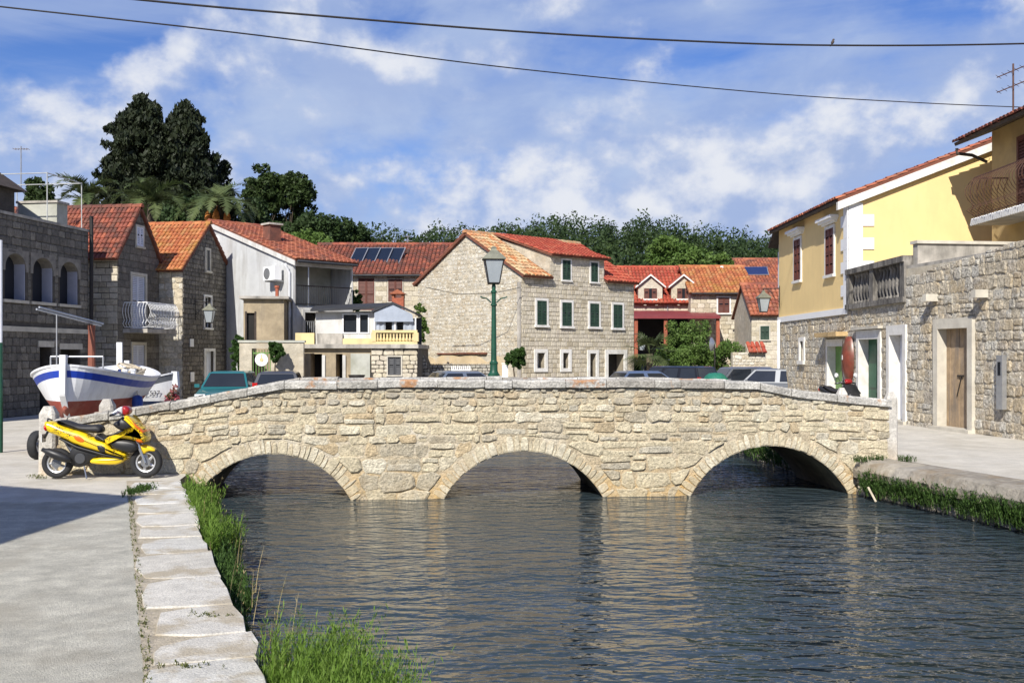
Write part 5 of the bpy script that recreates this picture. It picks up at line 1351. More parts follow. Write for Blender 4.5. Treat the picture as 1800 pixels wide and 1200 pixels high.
mb = MB(); fr_box(mb, frT, .0, 4.7, 4.42, 4.58, -.33, .1); mb.build('balustrade_rail', M['dark_stone'], hT.o)
for x in (.16, 2.2, 4.55): mb = MB(); fr_box(mb, frT, x - .15, x + .15, 3.5, 4.42, -.30, .06); mb.build('balustrade_post', M['dark_stone'], hT.o)
bp2 = [(.10, 0), (.10, .06), (.05, .1), (.11, .32), (.12, .42), (.06, .68), (.05, .8), (.09, .88), (.09, .94)]
sh = None
for i in range(15):
    x = .5 + i * .26
    if abs(x - 2.2) < .26 or abs(x - 4.55) < .2: continue
    if sh is None: mb = MB(); mb.lathe([(r_, h_ * .98) for r_, h_ in bp2], (0, 0, 0), 10); sh = mb.build('baluster', M['dark_stone'], hT.o, smooth=True, loc=(x, .12, 3.5))
    else: o = sh.copy(); COL.objects.link(o); o.location = (x, .12, 3.5)
# stone house with the plank door
hL = House('rough_stone_house', 'rough grey stone house with weathered plank door along the far quay', (XK, 27.0, 0), math.atan2(-.992, .127), 9.0, 5.6, 4.22)
lL = lambda px: (27.0 - 13.856 / ((px - 900) / F + .128)) / .992
frL2 = hL.fr['front']
ld = [(lL(1653), lL(1706), .02, 2.6)]
mb = MB(); wall_faces(mb, frL2, 9.0, -.3, 4.22, ld, .2); mb.build('wall', M['lime'], hL.o, recalc=False)
for s_ in ('left', 'right', 'back'): hL.wall(s_, M['lime'])
mb = MB(); mb.bb(.0, 9, .0, 5.6, 4.22, 4.30); mb.build('flat_roof', M['concrete_old'], hL.o)
masonry(hL.o, frL2, [(0, .0), (9, .0), (9, 4.45), (4.6, 4.42), (0, 4.0)], [(a - .2, b + .2, 0, d + .22) for a, b, c, d in ld], M['rough_block'], 24.5, ch=(.20, .34), ar=(.8, 1.8), gap=.016, jit=.10, rub=True, cut=.32, proud=(.008, .045), inset=.025, seed=73, split=.18, cap=300)
a, b, c, d = ld[0]
mb = MB(); fr_box(mb, frL2, a, b, 0, d, -.24, -.2); do = mb.build('door', M['wood_dark'], hL.o)
k = 7
for i in range(k): mb = MB(); w_ = (b - a) / k; fr_box(mb, frL2, a + i * w_ + .006, a + (i + 1) * w_ - .006,   .08, d, -.205, -.165 + rnd.uniform(-.006, .006)); mb.build('plank', M['door_wood'], do)
mb = MB(); fr_box(mb, frL2, a - .2, a + .005, .02, d + .24, -.198, .09); fr_box(mb, frL2, b - .005, b + .2, .02, d + .24, -.198, .09); fr_box(mb, frL2, a + .005, b - .005, d - .005, d + .24, -.198, .088); mb.build('door_surround', M['cut_stone'], do)
mb = MB(); fr_box(mb, frL2, a - .22, b + .22, -.1, .2, -.17, .2); mb.build('doorstep', M['cut_stone'], do)
mb = MB(); O, u_, v_, n_ = frL2; q = lambda x, z, c: O + u_ * x + v_ * z + n_ * c
mb.tube([q((a + b) / 2 - .12, 1.45, -.14), q((a + b) / 2 + .12, 1.45, -.14)], .025, 6); mb.tube([q((a + b) / 2 + .05, 1.45, -.14), q((a + b) / 2 - .15, .95, -.14)], .015, 5); mb.build('bolt', M['iron'], do)
for px, py in ((1647, 524), (1735, 517)):
    x = lL(px); z = zat(py, 27 - x * .992); mb = MB(); fr_box(mb, frL2, x - .09, x + .09, z - .08, z + .1, -.02, .34); mb.build('corbel', M['cut_stone'], hL.o)
mb = MB(); mb.bb(.06, .30, .15, 5.5, 4.3, 4.86); mb.build('rear_parapet', M['concrete_old'], hL.o)
mb = MB(); mb.bb(.0, .36, .1, 5.5, 4.86, 4.94); mb.build('parapet_coping', M['cut_stone'], hL.o)
mbx = thing('meter_box', 'tall narrow grey meter box on the rough stone wall', 'meter box', hL.o.location, hL.o.rotation_euler.z)
x = lL(1768); mb = MB(); fr_box(mb, frL2, x - .11, x + .11, .75, 1.95, .05, .16); mbb = mb.build('casing', M['steel'], mbx)
mb = MB(); fr_box(mb, frL2, x - .05, x + .05, 1.5, 1.8, .16, .167); mb.build('meter_window', M['glass'], mbx)
# tall house with the wrought balcony at the right edge
hM = House('balcony_house', 'tall ochre house with wrought iron balcony and brown louvred shutters', (14.2, 30.3, 0), rad(-90), 10, 6, 8.55)
hM.ridge('x', 3.2, 9.8)
M['ochre_wall'] = mat('ochre_plaster', (.46, .34, .16), .9, .12, 2, stain=(.30, .22, .12), sscale=1.2, samt=.5)
for s_ in ('front', 'left', 'right', 'back'): hM.wall(s_, M['ochre_wall'])
hM.roof(M['tile_dark'], ov=1.0, ovg=.35, back_tiles=False, base=M['wood_dark'])
hM.gutter('front', m=M['wood_dark'])
mb = MB(); mb.tube([(-.2, -.95, 8.1), (-.2, -.95, 7.95), (-.2, -.5, 7.9), (-.2, -.06, 7.7)], .05, 8); mb.build('drainpipe', M['wood_dark'], hM.o)
mb = MB(); mb.bb(1.0, 8.5, -1.05, 0, 5.66, 5.82); mb.build('balcony_slab', M['plaster_white'], hM.o)
rope = MB()
for i in range(60):
    x = 1.0 + i * .125; rope.tube([(x, -1.06, 5.66), (x + .12, -1.08, 5.82)], .035, 5)
rope.build('rope_moulding', M['white_paint'], hM.o)
belly_rail(hM.o, [((1.05, -.03, 0), 0), ((1.05, -1.0, 0), 0), ((8.4, -1.0, 0), 0), ((8.4, -.03, 0), 0)], 5.85, 7.0, .26, M['iron_brown'], step=.17, r=.011)
window(hM.o, hM.fr['front'], 2.25, 5.85, 8.0, 1.25, M['shutter_brown'], M['shutter_brown'], fw=.06, proud=.05, recess=False, sill=False, slat=.09)
window(hM.o, hM.fr['front'], 5.2, 5.85, 8.0, 1.25, M['shutter_brown'], M['shutter_brown'], fw=.06, proud=.05, recess=False, sill=False, slat=.09)
window(hM.o, hM.fr['front'], 2.6, 4.4, 5.3, .7, M['cut_stone'], None, leaves='glazed', recess=False)
aerial('tall aerial with two antennas on the balcony house roof', P(1781, 196, 29), 1.35, [(1.15, .9), (.72, .9)], m='iron_brown', arm_dir=(1, -.9, .35))
# house out of the picture whose gable throws the pointed shadow on the quay
hS = House('quayside_house', 'plain gabled stone house on the near quay, left of the view', (-8.17, -1.2, 0), math.atan2(1, .07), 8.0, 6, 5.9)
hS.ridge('x', 3.0, 6.76)
for s_ in ('front', 'left', 'right', 'back'): hS.wall(s_, M['lime'])
hS.roof(M['tile_red'], ov=.1, ovg=.02, back_tiles=False)
for x in (2.0, 5.5): window(hS.o, hS.fr['front'], x, 3.3, 4.6, .9, M['cut_stone'], M['shutter_green'], recess=False)
# ------------------------------------------------------------------ lamps
def lantern_parts(t, z0, s, m_frame):
    """tapered four sided lantern: glass body, roof, finial; z0 = bottom, s = scale (height of glass)"""
    a, b, h = .115 * s, .20 * s, .50 * s
    mb = MB(); vs = [(x * q, y * q, z) for q, z in ((a, z0), (b, z0 + h)) for x, y in ((-1, -1), (1, -1), (1, 1), (-1, 1))]
    mb.add(vs, [(0, 1, 5, 4), (1, 2, 6, 5), (2, 3, 7, 6), (3, 0, 4, 7), (3, 2, 1, 0), (4, 5, 6, 7)]); mb.build('lantern_glass', M['lamp_glass'], t)
    mb = MB()
    for x, y in ((-1, -1), (1, -1), (1, 1), (-1, 1)): mb.tube([(x * a, y * a, z0), (x * b, y * b, z0 + h)], .013 * s, 4)
    for q, z in ((a, z0), (b, z0 + h)):
        c = [(x * q * 1.02, y * q * 1.02, z) for x, y in ((-1, -1), (1, -1), (1, 1), (-1, 1))]
        for i in range(4): mb.tube([c[i], c[(i + 1) % 4]], .016 * s, 4)
    mb.build('lantern_frame', m_frame, t)
    mb = MB(); e = b * 1.22; zt = z0 + h
    vs = [(x * q, y * q, z) for q, z in ((e, zt + .005), (e, zt + .03 * s), (.06 * s, zt + .21 * s), (.05 * s, zt + .24 * s), (.065 * s, zt + .25 * s), (.03 * s, zt + .29 * s)) for x, y in ((-1, -1), (1, -1), (1, 1), (-1, 1))]
    fs = [(q * 4 + i, q * 4 + (i + 1) % 4, q * 4 + 4 + (i + 1) % 4, q * 4 + 4 + i) for q in range(5) for i in range(4)] + [(3, 2, 1, 0), (20, 21, 22, 23)]
    mb.add(vs, fs); mb.build('lantern_roof', M['lamp_grey'], t)
lampY = 19.75
lp = P(868, 667, lampY)
lt = thing('street_lamp', 'green cast iron street lamp with glass lantern standing on the bridge parapet', 'street lamp', (lp.x, lampY, 1.55), math.atan(BS))
hgt = zat(497, lampY) - 1.55
mb = MB(); mb.lathe([(.115, -.03), (.115, .03), (.095, .05), (.075, .10), (.072, .22), (.082, .23), (.082, .26), (.062, .28), (.058, .30)], (0, 0, 0), 16); smooth_by_angle(mb.build('base', M['lamp_green'], lt))
mb = MB(); mb.lathe([(.056, .28), (.043, hgt - .45), (.062, hgt - .44), (.062, hgt - .41), (.042, hgt - .40), (.042, hgt - .2), (.058, hgt - .19), (.058, hgt - .16), (.036, hgt - .14), (.04, hgt - .06), (.02, hgt)], (0, 0, 0), 14); smooth_by_angle(mb.build('column', M['lamp_green'], lt))
mb = MB()
for sg in (-1, 1): mb.tube([(sg * .05, 0, hgt - .38), (sg * .14, 0, hgt - .30), (sg * .22, 0, hgt - .285), (sg * .26, 0, hgt - .265)], .013, 5)
mb.build('ladder_bar', M['lamp_green'], lt)
lantern_parts(lt, hgt - .01, .90, M['iron'])
def wall_lantern(label, foot, out, ln, s):
    """foot: point on the wall, out: horizontal direction"""
    t = thing('wall_lantern', label, 'wall lantern', foot, 0, 'wall lanterns')
    o = Vector(out).normalized()
    mb = MB(); mb.tube([(0, 0, 0), o * ln], .018, 6); mb.tube([(0, 0, -.5), o * ln * .25 + Z3 * -.42, o * ln * .55 + Z3 * -.12, o * ln * .75], .013, 5)
    mb.tube([o * .01 + Z3 * -.75, o * .01 + Z3 * .1], .016, 5)
    for k in range(3): mb.tube([o * .01 + Z3 * (-.62 + .1 * k), o * .09 + Z3 * (-.60 + .1 * k)], .01, 4)
    mb.build('bracket', M['iron'], t)
    sub = bpy.data.objects.new('lantern', MB().tube([o * ln, o * ln + Z3 * -.08], .02, 6).build('hook', M['iron']).data)
    for oo in [x for x in COL.objects if x.name == 'hook']: bpy.data.objects.remove(oo)
    COL.objects.link(sub); sub.parent = t
    sub2 = sub
    n0 = set(COL.objects)
    lantern_parts(sub2, 0, s, M['iron'])
    for oo in set(COL.objects) - n0: oo.location = o * ln + Z3 * (-.86 * s)
    return t
fC = P(372, 532, 43.6); fC = Vector((-19.287 + .142 * 43.6 + .05, 43.6, zat(532, 43.6)))
wall_lantern('wall lantern on bracket at the dark gable house', Vector((-19.287 + .142 * 42.6 + .06, 42.6, zat(531, 42.6))), (.9, -.4, 0), .75, 1.0)
wall_lantern('wall lantern on the far corner of the yellow house', Vector((XK - .02, 39.7, zat(507, 39.7))), (-1, 0.1, 0), .62, 1.05)
wall_lantern('wall lantern on the right corner of the central stone house', hG.o.matrix_basis @ Vector((7.22, .1, 2.95)), (.8, -.3, 0), .45, .9)
# pole at the left edge of the view
pl = thing('metal_pole', 'pale metal pole with green foot at the left edge of the view', 'pole', (xat(0, 20.5), 20.5, 0), 0)
mb = MB(); mb.tube([(0, 0, 2.2), (0, 0, 4.25)], .045, 10); mb.build('upper_tube', M['pipe_white'], pl)
mb = MB(); mb.tube([(0, 0, 0), (0, 0, 2.2)], .055, 10); mb.build('lower_tube', M['lamp_green'], pl)

# ------------------------------------------------------------------ yellow scooter
def side_slab(t, name, pts, hw, m, bev=.02, y=0.0, hw2=None):
    """outline in the side plane (x,z) given a rounded thickness across y"""
    n = len(pts)
    A = sum(pts[i - 1][0] * pts[i][1] - pts[i][0] * pts[i - 1][1] for i in range(n))
    if A < 0: pts = pts[::-1]
    off = []
    for i in range(n):
        p0, p1, p2 = Vector(pts[i - 1]), Vector(pts[i]), Vector(pts[(i + 1) % n])
        d1, d2 = (p1 - p0).normalized(), (p2 - p1).normalized()
        nn = Vector((-(d1.y + d2.y), d1.x + d2.x)); nn = nn.normalized() if nn.length > 1e-6 else Vector((0, 0))
        off.append(nn)
    rings = [(-hw, bev), (-hw + bev * .5, bev * .35), (-hw + bev * 1.3, 0), (hw - bev * 1.3, 0), (hw - bev * .5, bev * .35), (hw, bev)]
    vs = []
    for yy, ins in rings:
        for i in range(n): q = Vector(pts[i]) + off[i] * ins; vs.append((q.x, y + yy, q.y))
    fs = [(q * n + i, q * n + n + i, q * n + n + (i + 1) % n, q * n + (i + 1) % n) for q in range(5) for i in range(n)] + [tuple(range(n)), tuple(reversed(range(5 * n, 6 * n)))]
    mb = MB(); mb.add(vs, fs)
    return smooth_by_angle(mb.build(name, m, t), 50)
def smooth_outline(pts, it=1):
    for _ in range(it):
        q = []
        for i in range(len(pts)):
            a, b = pts[i], pts[(i + 1) % len(pts)]
            q += [(a[0] * .75 + b[0] * .25, a[1] * .75 + b[1] * .25), (a[0] * .25 + b[0] * .75, a[1] * .25 + b[1] * .75)]
        pts = q
    return pts
def wheel(t, cx, cz, R_, w, spokes, y=0.0, rim=.62):
    mb = MB(); K = 14; n = 28; vs, fs = [], []
    r0 = R_ * (1 + rim) / 2; tr = R_ * (1 - rim) / 2
    mb.v, mb.f = [], []
    for i in range(n):
        th = 2 * math.pi * i / n
        for k in range(K):
            ph = 2 * math.pi * k / K; rr = r0 + tr * math.copysign(abs(math.cos(ph)) ** .7, math.cos(ph))
            vs.append((cx + rr * math.cos(th), y + w / 2 * math.copysign(abs(math.sin(ph)) ** .7, math.sin(ph)), cz + rr * math.sin(th)))
    for i in range(n):
        for k in range(K): fs.append((i * K + k, ((i + 1) % n) * K + k, ((i + 1) % n) * K + (k + 1) % K, i * K + (k + 1) % K))
    mb.add(vs, fs); ty = mb.build('wheel', M['rubber'], t, smooth=True)
    mb = MB(); ri = R_ * rim
    mb.lathe([(ri * 1.02, -w * .4), (ri * 1.02, -w * .33), (ri * .88, -w * .28), (ri * .86, w * .28), (ri * 1.02, w * .33), (ri * 1.02, w * .4)], (cx, y, cz), 28, 'Y', caps=False)
    mb.build('rim', M['alloy'], ty)
    mb = MB(); mb.lathe([(ri * .26, -w * .42), (ri * .22, -w * .5), (ri * .22, w * .5), (ri * .26, w * .42)], (cx, y, cz), 14, 'Y')
    for s in range(spokes):
        th = 2 * math.pi * s / spokes + .3
        d = Vector((math.cos(th), 0, math.sin(th))); e = Vector((math.cos(th + .45), 0, math.sin(th + .45)))
        mb.tube([Vector((cx, y, cz)) + d * ri * .2, Vector((cx, y, cz)) + e * ri * .9], [.030, .020], 6)
    mb.build('spokes', M['alloy'], ty)
    mb = MB(); mb.lathe([(ri * .5, -.004), (ri * .5, .004)], (cx, y - w * .44, cz), 18, 'Y'); mb.build('brake_disc', M['chrome'], ty)
def decal_yellow():
    m = mat('yellow_scooter_paint', (0.80, 0.55, 0.012), .28, .05, 4, coat=.6)
    nt = m.node_tree; N, L = nt.nodes, nt.links; b = N['Principled BSDF']
    src = b.inputs['Base Color'].links[0].from_socket
    tc = N.new('ShaderNodeTexCoord'); mp = N.new('ShaderNodeMapping'); mp.inputs['Scale'].default_value = (2.3, .4, 4.2); mp.inputs['Rotation'].default_value = (0, .7, 0)
    L.new(tc.outputs['Object'], mp.inputs[0])
    n = N.new('ShaderNodeTexNoise'); n.inputs['Scale'].default_value = 3.4; n.inputs['Detail'].default_value = 2.5; n.inputs['Distortion'].default_value = 1.6; L.new(mp.outputs[0], n.inputs['Vector'])
    # thin black scratch lines where the noise crosses its middle, orange fade elsewhere
    d = N.new('ShaderNodeMath'); d.operation = 'SUBTRACT'; d.inputs[1].default_value = .5; L.new(n.outputs['Fac'], d.inputs[0])
    ab = N.new('ShaderNodeMath'); ab.operation = 'ABSOLUTE'; L.new(d.outputs[0], ab.inputs[0])
    lt_ = N.new('ShaderNodeMath'); lt_.operation = 'LESS_THAN'; lt_.inputs[1].default_value = .026; L.new(ab.outputs[0], lt_.inputs[0])
    n2 = N.new('ShaderNodeTexNoise'); n2.inputs['Scale'].default_value = 4.5; L.new(tc.outputs['Object'], n2.inputs['Vector'])
    mr = N.new('ShaderNodeMapRange'); mr.inputs['From Min'].default_value = .46; mr.inputs['From Max'].default_value = .54; L.new(n2.outputs['Fac'], mr.inputs['Value'])
    ml = N.new('ShaderNodeMath'); ml.operation = 'MULTIPLY'; L.new(lt_.outputs[0], ml.inputs[0]); L.new(mr.outputs[0], ml.inputs[1])
    mx = N.new('ShaderNodeMix'); mx.data_type = 'RGBA'; L.new(ml.outputs[0], mx.inputs['Factor']); L.new(src, mx.inputs[6]); mx.inputs[7].default_value = (.03, .025, .02, 1)
    L.new(mx.outputs[2], b.inputs['Base Color'])
    return m
M['scooter_yellow'] = decal_yellow()
M['scooter_orange'] = mat('orange_flame_paint', (.66, .14, .012), .3, .15, 6, coat=.5)
M['scooter_red'] = mat('red_scooter_paint', (.30, .012, .012), .3, .08, 6, coat=.5)
S_ = lambda zx, zy: ((zx - 289.5) * .001279, (1059 - zy) * .001279)
def OUT(*p): return [S_(a, b) for a, b in p]
def scooter(label, loc, rz, group, body, accent):
    t = thing('motor_scooter', label, 'scooter', loc, rz, group)
    wheel(t, *S_(292, 868), .238, .13, 5); wheel(t, *S_(1368, 862), .248, .12, 5)
    side_slab(t, 'rear_body', smooth_outline(OUT((160, 350), (230, 352), (310, 372), (420, 430), (620, 485), (780, 570), (880, 605), (925, 618), (960, 690), (1080, 725), (1150, 760), (1135, 812), (900, 752), (560, 650), (350, 545), (185, 478), (158, 420))), .15, body, .05)
    side_slab(t, 'front_shield', smooth_outline(OUT((1112, 290), (1165, 280), (1265, 375), (1372, 465), (1405, 570), (1380, 618), (1290, 602), (1180, 570), (1010, 556), (925, 620), (880, 604), (1000, 545), (1130, 470), (1245, 425), (1190, 355))), .20, body, .06)
    side_slab(t, 'leg_shield', smooth_outline(OUT((985, 385), (1040, 350), (1105, 300), (1185, 350), (1246, 430), (1130, 476), (1035, 440))), .17, M['plastic'], .04)
    side_slab(t, 'centre_panel', smooth_outline(OUT((935, 625), (1010, 568), (1150, 575), (1290, 612), (1300, 700), (1180, 750), (1040, 705))), .165, M['plastic'], .04)
    side_slab(t, 'floor_board', OUT((770, 560), (880, 598), (1135, 474), (1085, 456), (890, 565), (800, 505)), .16, M['plastic'], .02)
    side_slab(t, 'seat', smooth_outline(OUT((280, 350), (330, 338), (420, 345), (560, 398), (700, 402), (790, 392), (850, 430), (848, 490), (790, 505), (620, 480), (430, 432))), .13, M['seat'], .045)
    side_slab(t, 'belly_fairing', smooth_outline(OUT((700, 840), (760, 798), (1120, 800), (1150, 812), (1080, 870), (1000, 892), (730, 878))), .13, body, .03)
    side_slab(t, 'engine', smooth_outline(OUT((470, 690), (560, 640), (700, 690), (900, 750), (760, 800), (700, 850), (600, 925), (480, 900), (440, 800))), .09, M['plastic'], .02)
    mb = MB(); mb.tube([(*S_(330, 500), 0)[:1] + (.0,) + S_(330, 500)[1:], (S_(480, 760)[0], 0, S_(480, 760)[1])], .03, 6); mb.build('shock_absorber', M['chrome'], t)
    mb = MB(); a, b = S_(150, 690), S_(500, 830); pp = [Vector((a[0] + (b[0] - a[0]) * k, -.15, a[1] + (b[1] - a[1]) * k)) for k in (0, .12, .2, .5, .8, 1)]
    mb.tube(pp, [.03, .04, .062, .075, .065, .03], 12); mb.build('exhaust', M['plastic'], t, smooth=True)
    mb = MB(); mb.lathe([(.075, -.11), (.085, -.10), (.085, -.06)], (S_(590, 810)[0], 0, S_(590, 810)[1]), 16, 'Y'); mb.build('crank_cover', M['grey_dark'], t)
    side_slab(t, 'front_fender', smooth_outline(OUT((1270, 660), (1330, 640), (1420, 660), (1490, 712), (1475, 735), (1400, 722), (1350, 770), (1300, 740))), .075, body, .02)
    for sg in (-1, 1):
        f0, f1 = S_(1240, 520), S_(1375, 866); mb = MB(); mb.tube([(f0[0], sg * .085, f0[1]), (f1[0], sg * .085, f1[1])], [.026, .022], 8); mb.build('fork', M['chrome'], t)
    s0, s1 = S_(1060, 320), S_(1215, 470); mb = MB(); mb.tube([(s0[0], 0, s0[1]), (s1[0], 0, s1[1])], .04, 8); mb.build('steering_column', M['plastic'], t)
    hb = S_(1085, 255); mb = MB()
    mb.tube([(hb[0] - .08, -.34, hb[1] - .02), (hb[0] - .02, -.16, hb[1] + .02), (hb[0], 0, hb[1]), (hb[0] - .02, .16, hb[1] + .02), (hb[0] - .08, .34, hb[1] - .02)], .016, 7); h_ = mb.build('handlebar', M['chrome'], t)
    for sg in (-1, 1):
        mb = MB(); mb.tube([(hb[0] - .085, sg * .35, hb[1] - .022), (hb[0] - .05, sg * .22, hb[1] + .0)], .021, 8); mb.build('grip', M['plastic'], h_)
        mb = MB(); mb.tube([(hb[0] + .0, sg * .30, hb[1] + .0), (hb[0] - .02, sg * .19, hb[1] + .04)], .008, 5); mb.build('brake_lever', M['chrome'], h_)
    side_slab(t, 'handlebar_cover', smooth_outline(OUT((955, 265), (1020, 205), (1095, 165), (1110, 200), (1100, 290), (1040, 300), (970, 290))), .12, M['lamp_clear'] if accent is None else M['plastic'], .03)
    side_slab(t, 'headlight_cowl', smooth_outline(OUT((1085, 170), (1140, 165), (1190, 215), (1170, 270), (1100, 292))), .11, M['scooter_red'], .03)
    side_slab(t, 'tail_light', smooth_outline(OUT((158, 400), (205, 405), (215, 440), (190, 475), (165, 450))), .153, M['lamp_red'], .02)
    side_slab(t, 'indicator', smooth_outline(OUT((1275, 570), (1330, 565), (1370, 600), (1350, 622), (1285, 605))), .203, M['lamp_amber'], .03)
    side_slab(t, 'flame_panel', smooth_outline(OUT((525, 530), (550, 512), (600, 530), (660, 575), (650, 610), (590, 605), (540, 570))), .156, M['scooter_orange'] if accent is None else M['scooter_red'], .008)
    side_slab(t, 'air_intake', OUT((808, 648), (850, 640), (905, 668), (905, 735), (850, 728), (815, 690)), .156, M['plastic'], .008)
    side_slab(t, 'shield_edge', smooth_outline(OUT((1150, 300), (1175, 290), (1270, 385), (1378, 475), (1370, 500), (1260, 410))), .206, M['scooter_orange'] if accent is None else M['plastic'], .02)
    side_slab(t, 'undertray', OUT((350, 548), (560, 655), (900, 756), (1120, 808), (1115, 822), (880, 780), (540, 680), (340, 570)), .13, M['plastic'], .008)
    mb = MB(); q = S_(120, 560); mb.box((q[0], 0, q[1]), (.012, .17, .13)); mb.build('number_plate', M['plate'], t)
    mb = MB(); q0, q1 = S_(180, 470), S_(125, 560); mb.tube([(q0[0], 0, q0[1]), (q1[0] + .01, 0, q1[1])], .02, 6); mb.build('plate_bracket', M['plastic'], t)
    mb = MB()
    for sg in (-1, 1): q0, q1, q2 = S_(1090, 262), S_(1180, 330), S_(1340, 700); mb.tube([(q0[0], sg * .12, q0[1]), (q1[0] + .03, sg * .1, q1[1]), (q2[0] - .03, sg * .09, q2[1])], .006, 5)
    mb.build('brake_cable', M['plastic'], t)
    mb = MB(); q0 = S_(300, 362); mb.tube([(q0[0] - .13, -.09, q0[1] + .02), (q0[0] - .16, 0, q0[1] + .05), (q0[0] - .13, .09, q0[1] + .02)], .012, 6); mb.build('grab_rail', M['plastic'], t)
    mb = MB(); c0 = S_(640, 900); mb.tube([(c0[0], -.1, c0[1]), (c0[0] + .06, -.16, .012)], .012, 6); mb.build('side_stand', M['chrome'], t)
    return t
scooter('yellow and black sporty motor scooter leaning beside the bridge wall', (xat(101, 16.15), 16.15, .008), rad(3), 'scooters', M['scooter_yellow'], None)
t2 = scooter('dark red motor scooter parked in front of the green doors', (9.25, 30.2, .13), rad(-72), 'scooters', M['plastic'], 1)
hb = S_(1085, 255)
for sg in (-1, 1):
    mb = MB(); mb.tube([(hb[0] - .02, sg * .2, hb[1]), (hb[0] - .04, sg * .30, hb[1] + .2)], .008, 5); mr_ = mb.build('mirror', M['plastic'], t2)
    mb = MB(); mb.lathe([(.01, -.012), (.06, -.01), (.065, 0), (.06, .008)], (hb[0] - .05, sg * .32, hb[1] + .22), 12, 'X'); mb.build('mirror_glass', M['lamp_clear'], mr_)

# ------------------------------------------------------------------ boats on land
def boat(label, loc, rz, L_, Bm, zk, zs, bands, group, extras):
    """double ended hull, stem at x=0 and stern at x=L_; bands: (name, z_low, z_high or None for sheer, material)"""
    t = thing('wooden_boat', label, 'boat', loc, rz, group)
    NS = 26
    hb_ = lambda s: Bm / 2 * max(0, math.sin(math.pi * s)) ** .52
    sheer = lambda s: zs + .22 * (2 * s - 1) ** 2 * (1.25 if s < .5 else 1.0)
    keel = lambda s: zk + .35 * abs(2 * s - 1) ** 5
    def pt(s, z, sg, ins=0.0):
        k = max(0, min(1, (z - keel(s)) / (sheer(s) - keel(s))))
        y = max(.0, hb_(s) * k ** .5 - ins)
        rake = .04 * (1 - k) * (1 if s < .5 else -1) * abs(2 * s - 1) ** 3
        return (s * L_ + rake * 1.5, sg * y, z)
    ss = [.5 - .5 * math.cos(math.pi * i / NS) for i in range(NS + 1)]
    for name, f0, f1, m in bands:
        for sg in (-1, 1):
            mb = MB(); R_ = 5; grid = []
            for s in ss:
                z0, z1 = f0(s, sheer, keel), f1(s, sheer, keel); z0 = max(z0, keel(s)); z1 = max(z1, z0)
                grid.append([pt(s, z0 + (z1 - z0) * j / R_, sg) for j in range(R_ + 1)])
            for i in range(NS):
                for j in range(R_): mb.quad(grid[i][j], grid[i + 1][j], grid[i + 1][j + 1], grid[i][j + 1])
            mb.build(name, m, t, smooth=True)
    # gunwale and inner skin, decks
    mb = MB(); inn = MB(); dk = MB()
    for sg in (-1, 1):
        for a, b in zip(ss, ss[1:]):
            za, zb = sheer(a), sheer(b)
            mb.add([pt(a, za, sg, -.03), pt(b, zb, sg, -.03), pt(b, zb, sg, .08), pt(a, za, sg, .08)], [(0, 1, 2, 3)])
            q = lambda s, z, ins, dz: (lambda p: (p[0], p[1], p[2] + dz))(pt(s, z, sg, ins))
            mb.add([q(a, za, -.03, .04), q(b, zb, -.03, .04), q(b, zb, .08, .04), q(a, za, .08, .04)], [(0, 1, 2, 3)])
            mb.add([q(a, za, -.03, .04), q(b, zb, -.03, .04), q(b, zb, -.03, 0), q(a, za, -.03, 0)], [(0, 1, 2, 3)])
            mb.add([q(a, za, .08, .04), q(b, zb, .08, .04), q(b, zb, .08, 0), q(a, za, .08, 0)], [(0, 1, 2, 3)])
            inn.add([pt(a, za, sg, .08), pt(b, zb, sg, .08), pt(b, zb - .45, sg, .10), pt(a, za - .45, sg, .10)], [(0, 1, 2, 3)])
    for a, b in zip(ss, ss[1:]):
        dz = .10 if (a < .28 or b > .82) else .45
        p = lambda s, sg: (lambda w: (w[0], w[1], sheer(s) - dz))(pt(s, sheer(s) - dz, sg, .06))
        dk.add([p(a, -1), p(b, -1), p(b, 1), p(a, 1)], [(0, 1, 2, 3)])
    mb.build('gunwale', M['boat_white'], t, recalc=False); inn.build('inner_planking', M['boat_white'], t, recalc=False); dk.build('deck', M['boat_white'], t, recalc=False)
    # stem and stern posts, keel
    def post_(s, up, name):
        sg = -1 if s == 0 else 1; xb = s * L_
        pts = [(xb + sg * .02 - sg * .26, keel(s) - .12), (xb + sg * .10, keel(s) + .3), (xb + sg * .12, zk + .7), (xb + sg * .09, sheer(s) + up), (xb - sg * .06, sheer(s) + up), (xb - sg * .04, zk + .7), (xb - sg * .2, keel(s) + .0)]
        n = len(pts); mb = MB(); zr = bands[0][1]
        mb.prism([(x, -.055, z) for x, z in pts], (0, .11, 0)); return mb.build(name, M['boat_white'], t)
    post_(0, extras.get('stem', .25), 'stem_post'); post_(1, extras.get('stern', .12), 'stern_post')
    mb = MB(); mb.bb(.25, L_ - .25, -.05, .05, zk - .14, zk + .1); mb.build('keel', M['boat_red'], t)
    return t, sheer, pt
wl = lambda z: (lambda s, sh, k: z)
bands1 = [('hull_bottom', lambda s, sh, k: k(s), wl(1.06), M['boat_red']), ('hull_side', wl(1.06), lambda s, sh, k: sh(s) - .21, M['boat_white']),
          ('blue_stripe', lambda s, sh, k: sh(s) - .21, lambda s, sh, k: sh(s) - .075, M['boat_blue']), ('top_strake', lambda s, sh, k: sh(s) - .075, lambda s, sh, k: sh(s), M['boat_white'])]
bl = P(112, 735, 19.6)
b1, sh1, pt1 = boat('white wooden boat with blue stripe, red bottom and short mast', (bl.x, 19.6, 0), rad(98), 5.2, 2.35, .52, 1.46, bands1, 'boats laid up on land', {'stem': .22, 'stern': .14})
mb = MB(); mb.tube([(2.0, .0, 1.0), (2.0, 0, 2.55)], [.085, .07], 10); mb.lathe([(.075, 0), (.075, .1)], (2.0, 0, 2.48), 10); mb.build('mast', M['mast_brown'], b1)
mb = MB()
